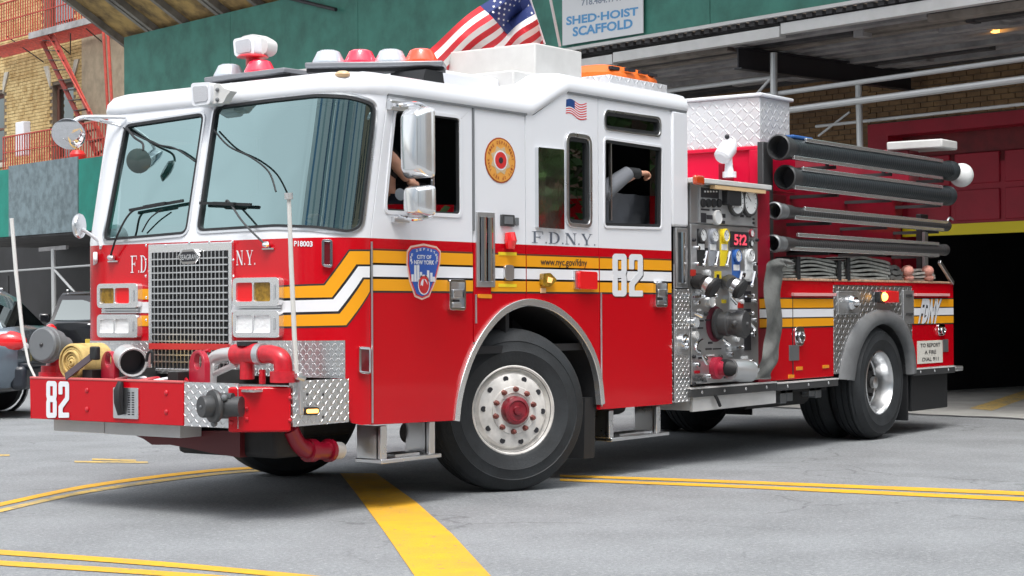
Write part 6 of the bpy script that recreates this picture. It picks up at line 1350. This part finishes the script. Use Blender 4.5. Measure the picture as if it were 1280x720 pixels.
# ---- hoses lying in the tray, each a thing
def fold(name, label, u0, u1, vb, vt, layers, m, group, grp_y=.02, wdt=.30, bulge=.05, strap=((.15),)):
    x0, z0 = S(u0, vb, grp_y); x1_, _ = S(u1, vb, grp_y); zt_ = S((u0+u1)/2, vt, grp_y)[1]; z0 = bzt+.02
    hgt = zt_-z0-bulge; t_ = thing(name, label, 'fire hose', ((x0+x1_)/2, grp_y, z0), group); dz = hgt/layers
    for i in range(layers):
        k = i/(layers-1); j0, j1 = R_.uniform(-.04, .04), R_.uniform(-.04, .04); mb = MB(); N = 18; top, bot = [], []
        for j in range(N+1):
            f = j/N; x = x0+j0+(x1_+j1-x0-j0)*f; z = z0+dz*(i+.5)+bulge*k*math.sin(math.pi*f)**.8+.006*math.sin(f*9+i); top.append((x, z+dz*.40)); bot.append((x, z-dz*.42))
        e0 = [(top[0][0]-dz*.4, (top[0][1]+bot[0][1])/2)]; e1 = [(top[-1][0]+dz*.4, (top[-1][1]+bot[-1][1])/2)]
        lp_ = bot+e1+top[::-1]+e0
        yo = R_.uniform(-.02, .02)
        plate('hose_layer', lp_, mp_side(grp_y+yo), m, t_, th=wdt, bev=.006)
    for f in strap:
        x = x0+(x1_-x0)*f; zt2_ = z0+hgt+bulge*math.sin(math.pi*f)**.8+.012; mb = MB(); mb.box((x-.03, grp_y-.035, z0-.01), (x+.03, grp_y-.02, zt2_)); mb.box((x-.03, grp_y-.03, zt2_-.01), (x+.03, grp_y+.3, zt2_+.003)); mb.build('strap', m_blk, t_)
    return t_
gA = 'folded hoses in the side tray of the engine'
fold('folded_hose', 'folded grey canvas hose in the engine side tray, strapped, next to the hanging hose', 980, 1049, 351, 321, 6, m_canvas, gA, strap=(.2, .95))
fold('folded_hose', 'folded grey canvas hose in the middle of the engine side tray above the rear wheel', 1052, 1112, 351, 320.5, 6, m_canvas, gA, strap=(.08,))
fold('folded_hose', 'small dull blue-grey hose fold between the grey hoses and the pink one', 1114, 1128, 351, 331, 3, m_canvasd, gA, strap=(), bulge=.01)
t_ = fold('folded_hose', 'pale hose bundle with pink end loops at the rear of the side tray', 1133, 1168, 351, 336, 4, mat('hose_pale', (.46, .42, .38), .8, bump=.5, bscale=120, var=.3), gA, strap=(), bulge=.02)
for u in (1138, 1163):
    mb = MB(); q = Vector(S3(u, 341, -.02)); mb.sphere(q+Vector((0, .03, .02)), .062, 12, (1.35, .9, .9), 8); mb.sphere(q+Vector((.03, .03, -.05)), .05, 12, (1.5, .9, .7), 8); mb.build('hose_loop', m_canvp, t_)
# hanging flat hose
yh = -.16; Lp = [(986, 324), (972, 323), (961, 328), (955.5, 342), (956.5, 380), (957, 420), (951, 448), (944, 466), (942, 474)]; Rp = [(992, 331), (982, 331), (979, 336), (977.5, 346), (976.5, 380), (976.5, 420), (972, 448), (965, 466), (962, 474)]
Lq, Rq = smooth_px(Lp), smooth_px(Rp); n = len(Lq); rows = []
for side_ in (0, 1):
    for i in range(n):
        f = i/(n-1); y = yh+.10*max(0, 1-f*5)+(.02 if side_ else 0)+.012*math.sin(f*22); 
        a, b = un(*Lq[i][:2], 'Y', y), un(*Rq[i][:2], 'Y', y); rows.append([tuple(a+(b-a)*k/6+np.array([0, -.022*math.sin(math.pi*k/6)+.01*math.sin(f*31+k), 0])) for k in range(7)])
F_, B_r = rows[:n], rows[n:]; mb = MB(); mb.grid(F_); mb.grid(B_r[::-1]); mb.grid([[r[0] for r in F_], [r[0] for r in B_r]]); mb.grid([[r[-1] for r in F_], [r[-1] for r in B_r]]); mb.add(F_[-1]+B_r[-1][::-1], [tuple(range(14))]); mb.add(F_[0]+B_r[0][::-1], [tuple(range(14))])
tag(mb.build('hanging_hose', m_canvasd, None, 50), 'flat grey canvas hose hanging down from the side tray beside the pump panel', 'fire hose')
# rolled yellow hose on the bumper
c = Vector(FX3(89, 453, XD-.05)); ax = (Vector(FX3(125, 449, XD+.02))-c).normalized(); ax = Vector((.99, .06, .0)).normalized()
yh_ = thing('rolled_hose', 'rolled up yellow canvas hose with dark strap on the front bumper of the engine', 'fire hose', tuple(c+Vector((0, 0, -.1))))
u_ = Vector((0, 0, 1)); v_ = ax.cross(u_).normalized(); Rr_ = .112
for lay in range(6):
    r0 = Rr_-lay*.019; mb = MB(); pts_ = []
    N = 40; ring_ = [(r0-.007, 0), (r0+.004, .004), (r0+.0085, .012), (r0+.0085, .25), (r0-.007, .25)]
    mb.lathe(ring_, c+ax*(.006*math.sin(lay*2.3)), ax, 40, close=True); mb.build('hose_turn', m_canvy, yh_)
mb = MB(); mb.lathe([(.02, .0), (.02, .25), (0, .25)], c, ax, 12); mb.build('hose_core', m_redp, yh_)
s0_, s1_ = Vector(FX3(82, 471, XD-.10)), Vector(FX3(119, 442, XD-.06)); mb = MB(); mb.beam(s0_, s1_, .05, .008, (-1, .2, .2)); mb.build('strap', mat('dark_strap', (.07, .05, .06), .7), yh_)
mb = MB(); mb.box(tuple(s1_-Vector((.02, .03, .04))), tuple(s1_+Vector((.02, .035, .045)))); mb.build('strap_buckle', m_blk, yh_, bev=.01)

# ================================================================ CARS AT THE LEFT
def car(name, label, rear, yaw, L, W_, H, paint, low, glass, kind):
    t = thing(name, label, 'car', (rear[0], rear[1], 0)); t.rotation_euler = (0, 0, yaw)
    def sub(mb, n, m, par=t, **k):
        par_ = par; o = mb.build(n, m, None, **k); o.parent = par_; return o
    # stations along the length (x = 0 at the tail, heading +x): (x, belt z, roof z, half width at belt, half width at roof)
    st_ = [(0, .50, .95, .60*W_/2, .55*W_/2), (.03, .42, 1.02, .88*W_/2, .80*W_/2), (.15, .36, 1.06, .97*W_/2, .90*W_/2), (.6, .34, 1.06, W_/2, .93*W_/2), (1.5, .33, 1.04, W_/2, .93*W_/2), (L*.6, .33, 1.03, W_/2, .93*W_/2), (L*.72, .33, 1.0, W_/2, .92*W_/2), (L*.93, .36, .86, .95*W_/2, .82*W_/2), (L-.04, .42, .78, .80*W_/2, .7*W_/2), (L, .5, .7, .55*W_/2, .5*W_/2)]
    k = H/1.5; rows = []
    for x, z0, z1, w0, w1 in st_:
        z1 *= k; pr = [(-w0*.9, z0), (-w0, z0+.08), (-w0*1.0, (z0+z1)/2+.06), (-w1*1.02, z1-.05), (-w1*.93, z1), (0, z1+.02), (w1*.93, z1), (w1*1.02, z1-.05), (w0, (z0+z1)/2+.06), (w0, z0+.08), (w0*.9, z0)]
        rows.append([(x, y, z) for y, z in pr])
    mb = MB(); mb.grid(rows); mb.add(rows[0], [tuple(range(11))]); mb.add(rows[-1], [tuple(range(11))]); body = sub(mb, 'body', paint, sm=45)
    hw = W_/2; xr0, xr1, xf1, xf0 = .18, .55, L*.50, L*.68; zb, zt = 1.03*k, H
    cab = [[(xr0, -.86*hw, zb), (xr1, -.70*hw, zt-.06), (xr1+.1, -.62*hw, zt)], ]
    def loop(y, dz=0): return [(xr0, y*.88, zb-.02), (xr1-.05, y*.74, zt-.10), (xr1+.08, y*.68, zt-.02+dz), ((xr1+xf1)/2, y*.66, zt+.0+dz), (xf1-.1, y*.68, zt-.03+dz), (xf1+.05, y*.74, zt-.10), (xf0, y*.88, zb-.06)]
    rows = [loop(-hw), [(p[0], p[1]*.88, p[2]+.012) for p in loop(-hw)], [(p[0], 0, p[2]+.03) for p in loop(-hw)], [(p[0], p[1]*.88, p[2]+.012) for p in loop(hw)], loop(hw)]
    mb = MB(); mb.grid(rows); mb.add(loop(-hw), [tuple(range(7))]); mb.add(loop(hw), [tuple(range(7))]); sub(mb, 'roof', paint, sm=35)
    # glass, proud of the greenhouse
    for s in (-1, 1):
        for i, (a, b) in enumerate(((xr0+.28, .38*L), (.38*L+.08, xf0-.30))):
            top0, top1 = max(a, xr1+.02), min(b, xf1-.02)
            f = lambda x, z: (x, s*hw*(.88-.16*(z-zb)/(zt-zb-.1))+s*.012, z)
            pts_ = [f(a, zb+.02), f(b, zb+.02), f(top1, zt-.13), f(top0, zt-.13)]
            mb = MB(); mb.add(pts_+[(p[0], p[1]-s*.02, p[2]) for p in pts_], [(0, 1, 2, 3), (4, 5, 6, 7), (0, 1, 5, 4), (2, 3, 7, 6), (0, 3, 7, 4), (1, 2, 6, 5)]); sub(mb, 'side_window', glass)
    def backl(y0, y1, n='rear_window'):
        v = [(xr0+.02-.012, y0*.80, zb+.04), (xr0+.02-.012, y1*.80, zb+.04), (xr1-.09, y1*.68, zt-.13), (xr1-.09, y0*.68, zt-.13)]; mb = MB(); mb.add(v+[(p[0]+.03, p[1], p[2]) for p in v], [(0, 1, 2, 3), (4, 5, 6, 7), (0, 1, 5, 4), (2, 3, 7, 6), (0, 3, 7, 4), (1, 2, 6, 5)]); sub(mb, n, glass)
    backl(-hw, hw)
    # lower cladding and bumper
    mb = MB(); mb.box((-.07, -hw*.9, .34), (.12, hw*.9, .62*k)); sub(mb, 'rear_bumper', low, bev=.05)
    mb = MB(); mb.box((-.08, -hw*.86, .60*k), (.02, hw*.86, .645*k)); sub(mb, 'bumper_strip', m_grey if kind == 'black' else low, bev=.01)
    mb = MB(); mb.box((.5, -hw-.01, .26), (L-.5, hw+.01, .50)); sub(mb, 'sill', low, bev=.03)
    for s in (-1, 1):
        mb = MB(); mb.sphere((.16, s*hw*.84, .90*k), .24, 18, (.95, .50, .52), 12); sub(mb, 'tail_lamp', m_lensr)
        mb = MB(); mb.sphere((.02, s*hw*.70, .84*k), .09, 12, (.8, .9, .6), 8); sub(mb, 'reversing_lamp', m_lensw)
        for x in (.85, L-.85):
            mb = MB(); mb.lathe([(.0, 0), (.2, 0), (.22, .02), (.31, .02), (.335, -.02), (.335, -.18), (.2, -.2), (0, -.2)], (x, s*(hw+.0), .335), (0, s, 0), 28); w_ = sub(mb, 'wheel', m_tyre)
            mb = MB(); mb.lathe([(.21, .012), (.2, .02), (.17, .005), (.06, .015), (0, .02)], (x, s*(hw), .335), (0, s, 0), 20); o = mb.build('hub_cap', m_alu); o.parent = w_
            mb = MB(); mb.lathe([(.36, .006), (.40, .02), (.40, -.05), (.36, -.05)], (x, s*hw, .335), (0, s, 0), 28, close=True); sub(mb, 'wheel_arch', low)
        mb = MB(); mb.box((L*.62, s*(hw+.02), zb-.02), (L*.62+.1, s*(hw+.2), zb+.14)); sub(mb, 'door_mirror', paint, bev=.03)
    mb = MB(); mb.box((-.075, -.26, .66*k), (-.05, .26, .78*k)); sub(mb, 'number_plate', mat('plate_yellow', (.55, .40, .05), .5), bev=.004)
    if kind == 'black':
        mb = MB(); mb.tube([(-.035, .075*math.cos(a), .92*k+.045*math.sin(a)) for a in [2*math.pi*i/20 for i in range(20)]], .008, 6, closed=True); mb.tube([(-.037, .03*math.cos(a), .92*k+.043*math.sin(a)) for a in [2*math.pi*i/16 for i in range(16)]], .006, 6, closed=True); mb.tube([(-.037, .05*math.cos(a), .935*k+.018*math.sin(a)) for a in [2*math.pi*i/16 for i in range(16)]], .006, 6, closed=True); sub(mb, 'badge', m_chr)
        mb = MB(); mb.tube([(-.04, -.22, 1.0*k), (-.05, 0, 1.015*k), (-.04, .22, 1.0*k)], .012, 8); sub(mb, 'tailgate_handle', m_chr)
    for s in (-1, 1):
        mb = MB(); mb.beam((xr1+.1, s*hw*.6, zt+.02), (xf1-.1, s*hw*.6, zt+.02), .04, .03); sub(mb, 'roof_rail', m_alu, bev=.008)
    return t
m_cs = mat('silver_blue_car_paint', (.16, .20, .24), .25, .6, coat=.6); m_cl = mat('dark_car_cladding', (.012, .016, .024), .4, coat=.3); m_cb = mat('black_car_paint', (.008, .008, .01), .2, coat=.7)
m_cg = glass_mat('car_glass', (.12, .14, .15), .06)
g1_ = CAM+ray(52, 430)*21.5; car('parked_car', 'silver blue car with red tail lamp parked at the far left under the shed', (g1_[0], g1_[1]), rad(124), 4.5, 1.85, 1.50, m_cs, m_cl, m_cg, 'blue')
r_ = ray(128, 420); p_ = CAM+r_*28.; car('parked_car', 'black car seen from behind with oval badge, right of the silver blue car', (p_[0], p_[1]), YAW+.20, 4.6, 1.85, 1.55, m_cb, m_cb, m_cg, 'black')

# ================================================================ PEOPLE INSIDE THE CAB
def skin_mesh(name, joints, edges, m, parent, lvl=2, root=0):
    me = bpy.data.meshes.new(name); me.from_pydata([j[0] for j in joints], edges, []); o = bpy.data.objects.new(name, me); COL.objects.link(o)
    md = o.modifiers.new('skin', 'SKIN'); md.use_smooth_shade = True
    for i, j in enumerate(joints): r = j[1]; me.skin_vertices[0].data[i].radius = r if isinstance(r, tuple) else (r, r)
    me.skin_vertices[0].data[root].use_root = True
    s = o.modifiers.new('sub', 'SUBSURF'); s.levels = lvl; s.render_levels = lvl
    dg = bpy.context.evaluated_depsgraph_get(); me2 = bpy.data.meshes.new_from_object(o.evaluated_get(dg)); bpy.data.objects.remove(o)
    me2.name = name; me2.materials.clear(); return finish(name, me2, m, parent, 80)
def person(label, hip, arms, hands, shirt, heads, facing, emblem=None, legs=True, curl=.6):
    t = thing('person', label, 'person', tuple(hip)); f = Vector(facing); sd = Vector((-f.y, f.x, 0)); up = Vector((0, 0, 1)); h = Vector(hip)
    ch = h+up*.42+f*.02; nk = h+up*.56; hd = nk+up*.16+f*.03
    J = [(h, .13), (h+up*.2, .14), (ch, (.17, .13)), (nk, .055), (nk+up*.07, .055), (hd-up*.02, (.075, .09)), (hd+up*.09, (.07, .085))]; Ed = [(0, 1), (1, 2), (2, 3), (3, 4), (4, 5), (5, 6)]
    SJ = [(h-up*.03, .16), (h+up*.2, (.175, .155)), (ch, (.20, .155)), (nk-up*.015, .075)]; SE = [(0, 1), (1, 2), (2, 3)]
    for s, (el, wr) in zip((1, -1), arms):
        sh = ch+sd*s*.20+up*.05; el, wr = Vector(el), Vector(wr); n = len(J); J += [(sh, .062), ((sh+el)/2, .055), (el, .045), ((el+wr)/2, .043), (wr, .028)]; Ed += [(2, n), (n, n+1), (n+1, n+2), (n+2, n+3), (n+3, n+4)]
        n = len(SJ); SJ += [(sh, .085), (sh+(el-sh)*.62, .074)]; SE += [(2, n), (n, n+1)]
    if legs:
        for s in (1, -1):
            kn = h+f*.46+sd*s*.12+up*.05; ft = kn+f*.10-up*.44; n = len(J); J += [(h+sd*s*.1+f*.08, .09), (kn, .06), (ft, .045), (ft+f*.16-up*.04, .035)]; Ed += [(0, n), (n, n+1), (n+1, n+2), (n+2, n+3)]
            n = len(SJ); SJ += [(h+sd*s*.1+f*.08, .11), (kn, .08), (ft, .06)]; SE += [(0, n), (n, n+1), (n+1, n+2)]
    body = skin_mesh('body', [(tuple(a), r) for a, r in J], Ed, m_skin, t)
    skin_mesh('shirt_and_trousers', [(tuple(a), r) for a, r in SJ], SE, shirt, t)
    mb = MB(); mb.sphere(hd+up*.05-f*.015, .105, 18, (1, .9, 1.05), 12); mb.sphere(hd-f*.03+up*.02, .10, 16, (.9, .88, 1.1), 10); mb.build('hair', m_hair, t)
    mb = MB(); c = hd+f*.095; mb.sphere(c+up*.0, .016, 8, (1.3, .8, 1.5), 6); mb.build('nose', m_skin, t)
    for s in (-1, 1):
        mb = MB(); mb.sphere(hd+f*.082+sd*s*.032+up*.03, .010, 8); mb.build('eye', m_ink, t); mb = MB(); mb.sphere(hd+sd*s*.09, .022, 8, (.9, .5, 1.4), 6); mb.build('ear', m_skin, t)
    mb = MB(); mb.sphere(hd+f*.085-up*.035, .018, 8, (.5, 1.5, .4), 6); mb.build('mouth', mat('lip', (.35, .12, .1), .5), t)
    for (wr, dirn, flat_, side_) in hands:
        wr, d_, pl_ = Vector(wr), Vector(dirn).normalized(), Vector(flat_).normalized(); ac_ = d_.cross(pl_).normalized()      # ac_: across the palm, pl_: towards the back of the hand
        HJ = [(wr, .028), (wr+d_*.045, (.036, .020)), (wr+d_*.085, (.040, .018))]; HE = [(0, 1), (1, 2)]
        for k, (o_, ln) in enumerate(((-.032, .072), (-.011, .082), (.011, .076), (.031, .060))):
            a = wr+d_*.092+ac_*o_; c1 = curl*(1+.12*k); b = a+(d_*math.cos(c1*.5)-pl_*math.sin(c1*.5))*ln*.45; c = b+(d_*math.cos(c1*1.2)-pl_*math.sin(c1*1.2))*ln*.32; e = c+(d_*math.cos(c1*1.8)-pl_*math.sin(c1*1.8))*ln*.25
            n = len(HJ); HJ += [(a, .0105), (b, .0095), (c, .0085), (e, .007)]; HE += [(2, n), (n, n+1), (n+1, n+2), (n+2, n+3)]
        a = wr+d_*.035+ac_*side_*-.036; b = a+(d_*.6+ac_*side_*-.7-pl_*.3).normalized()*.035; c = b+(d_*.9-pl_*.4).normalized()*.03
        n = len(HJ); HJ += [(a, .013), (b, .0105), (c, .0085)]; HE += [(1, n), (n, n+1), (n+1, n+2)]
        skin_mesh('hand', [(tuple(q), r) for q, r in HJ], HE, m_skin, t, 2)
    return t
# driver: hands on the wheel, elbow by the open window
wl_ = Vector((.80, .26, 1.80)); el_ = Vector(S3(494, 216, .14)); wr_ = Vector(S3(513, 232, .16))
wr_ = Vector((.80, .30, 1.86)); elb = Vector((1.0, .16, 1.88))
d1 = person('driver in a dark navy T-shirt with pale emblem behind the open cab window', (.98, .42, 1.46), [((.85, .80, 1.72), (.62, .68, 1.80)), (S3(486, 192, .09), S3(510, 226, .10))], [((.62, .68, 1.80), (-.6, -.1, .5), (.3, 0, .9), -1), (S3(510, 226, .10), (.9, .0, -.35), (.1, -.9, .2), 1)], m_navy, None, (-1, 0, 0))
mb = MB(); q = S3(500, 240, .33); mb.lathe([(.0, 0), (.035, 0), (.04, .003), (0, .004)], S3(500, 243, .20), (-.35, -1, .1), 14); mb.build('shirt_emblem', mat('emblem_pale', (.45, .5, .55), .7), d1)
# passenger at the rear window with a hand over the sill
hw_ = Vector(S3(797, 217, .02)); d2 = person('passenger in a grey shirt resting one gloved wrist at the rear cab window', (3.15, .75, 1.46), [((2.95, 1.05, 1.72), (2.75, .9, 1.6)), ((2.93, .13, 2.08), tuple(hw_))], [(tuple(hw_), (.95, -.25, .1), (.1, -.3, .95), 1)], m_greycl, None, (0, -1, 0), curl=1.15)
mb = MB(); mb.tube([Vector((2.93, .13, 2.08)), Vector((3.1, .10, 2.13)), hw_+Vector((-.10, .02, 0))], [.085, .075, .055], 14); mb.build('sleeve', m_greycl, d2); mb = MB(); mb.tube([hw_+Vector((-.11, .02, 0)), hw_+Vector((.005, 0, 0))], [.045, .042], 12); mb.build('glove_cuff', m_blk, d2)
mb = MB(); mb.grid([[(S(757+70*k/10, 222, .2)[0], .22+.03*math.sin(k*2.1+j), 2.13-.055*j) for k in range(11)] for j in range(9)]); mb.build('shirt_front', m_greycl, d2, 60)

# ================================================================ ACROSS THE STREET (behind the photographer, mirrored in glass and paint)
def block(name, label, c, sx, sy, h, wall, n_fl, wn, rz=0., stripes=None):
    t = thing(name, label, 'building', (c[0], c[1], 0)); mb = MB(); mb.box((c[0]-sx/2, c[1]-sy/2, 0), (c[0]+sx/2, c[1]+sy/2, h)); mb.build('wall', wall, t)
    mb = MB(); mb.box((c[0]-sx/2-.3, c[1]-sy/2-.3, h), (c[0]+sx/2+.3, c[1]+sy/2+.3, h+.8)); mb.build('cornice', m_stone, t)
    if stripes:
        k = 0; x = c[0]-sx/2+.5
        while x < c[0]+sx/2-1: mb = MB(); mb.box((x, c[1]+sy/2, 3), (x+stripes[k % len(stripes)][0], c[1]+sy/2+.25, h)); mb.build('facade_strip', stripes[k % len(stripes)][1], t, 0); x += stripes[k % len(stripes)][0]+.02; k += 1
        return t
    fh = h/n_fl
    for i in range(n_fl):
        nx = int(sx/3)
        for j in range(nx):
            x = c[0]-sx/2+sx*(j+.5)/nx; mb = MB(); mb.box((x-.6, c[1]+sy/2-.02, i*fh+1), (x+.6, c[1]+sy/2+.05, i*fh+fh-.6)); mb.build('window', wn, t, 0)
        ny = int(sy/3)
        for j in range(ny):
            y = c[1]-sy/2+sy*(j+.5)/ny; mb = MB(); mb.box((c[0]+sx/2-.02, y-.6, i*fh+1), (c[0]+sx/2+.05, y+.6, i*fh+fh-.6)); mb.build('window', wn, t, 0)
    return t
m_wn = mat('far_window', (.03, .04, .05), .1); 
block('brick_building', 'tan brick building across the street, only mirrored in the polished panel', (8, -34, 0), 22, 12, 13, mat('tan_brick', (.34, .26, .19), .9, var=.2, vscale=1), 4, m_wn)
for (tc_, tr_, tl_) in (((-41, -27, 0), -57, 'middle blue and white striped tower across the street, only mirrored in the windscreen corner'), ((-50, 8, 0), -98, 'wide pale office block with narrow blue strips, only mirrored in the windscreen'), ((-16, -50, 0), -18, 'pale striped tower behind the photographer, only mirrored in the chrome mirrors')):
  tw_ = thing('tower_block', tl_, 'building', tc_); tw_.rotation_euler = (0, 0, rad(tr_))
  def loc(mb, n, m): o = mb.build(n, m, None, 0); o.parent = tw_; return o
  hh = 36 if tr_ == -57 else 32
  mb = MB(); mb.box((-19, -6, 0), (19, 0, hh)); loc(mb, 'wall', mat('tower_grey', (.3, .33, .36), .7)); x = -19; k = 0
  m_t = [mat('tower_white', (.72, .75, .76), .6), mat('tower_blue', (.10, .25, .42), .3), mat('tower_teal', (.36, .47, .50), .4), mat('tower_navy', (.05, .12, .22), .3)]
  while x < 18:
    wd = R_.uniform(4, 9)*(1 if k % 2 == 0 else .5); mb = MB(); mb.box((x, -.1, 3), (min(19, x+wd), .25, hh)); loc(mb, 'facade_strip', m_t[(0, 1, 0, 2, 0, 3, 2)[k % 7]]); x += wd+.02; k += 1
block('brick_building', 'low grey building across the street, only mirrored in the lower red doors', (-44, -18, 0), 12, 26, 9, mat('grey_render', (.28, .28, .28), .9, var=.2, vscale=1), 3, m_wn)

TO = Vector(E3(-8.9, 2.0, 0)); TX, TY = TO.x, TO.y
tt_ = thing('street_tree', 'small leafy street tree across the road, only mirrored in the polished side panel', 'tree', tuple(TO))
mb = MB(); mb.tube([(TX, TY, 0), (TX+.05, TY+.1, 1.6), (TX-.1, TY, 3.2), (TX+.1, TY-.1, 4.6)], [.14, .11, .08, .03], 8)
for k in range(7): a = k*.9; mb.tube([(TX, TY, 2.2+k*.3), (TX+.6*math.cos(a), TY+.6*math.sin(a), 2.9+k*.3), (TX+1.2*math.cos(a), TY+1.2*math.sin(a), 3.3+k*.3)], [.05, .03, .015], 6)
mb.build('trunk', mat('bark', (.10, .08, .06), .9, var=.3), tt_)
mb = MB()
for k in range(2600):
    a, b, r = R_.uniform(0, 6.283), R_.uniform(-1, 1), R_.random()**.4*(1.5+.5*math.sin(k*.13)); c = Vector((TX+r*math.cos(a)*math.sqrt(1-b*b), TY+r*math.sin(a)*math.sqrt(1-b*b), 4.0+r*b*1.0))
    u_, v_ = Vector((R_.uniform(-1, 1), R_.uniform(-1, 1), R_.uniform(-.5, .5))).normalized()*.11, Vector((R_.uniform(-1, 1), R_.uniform(-1, 1), R_.uniform(-1, 1))).normalized()*.07
    n = len(mb.v); mb.v += [tuple(c-u_), tuple(c+v_), tuple(c+u_), tuple(c-v_)]; mb.f.append((n, n+1, n+2, n+3))
stuff(mb.build('crown', mat('leaf_green', (.06, .12, .03), .6, var=.5, vscale=1.5), tt_, 0, merge=False))

a_ = thing('shop_awning', 'red shop awning with white edge beside the station, only mirrored in the polished side panel', 'awning', E3(-9, .6, 2.2))
mb = MB(); ebox(mb, -12, -7.2, .9, .04, 2.3, 2.75); mb.build('awning_cloth', m_red, a_); mb = MB(); ebox(mb, -12, -7.2, .93, .02, 2.24, 2.298); mb.build('awning_edge', m_white, a_)
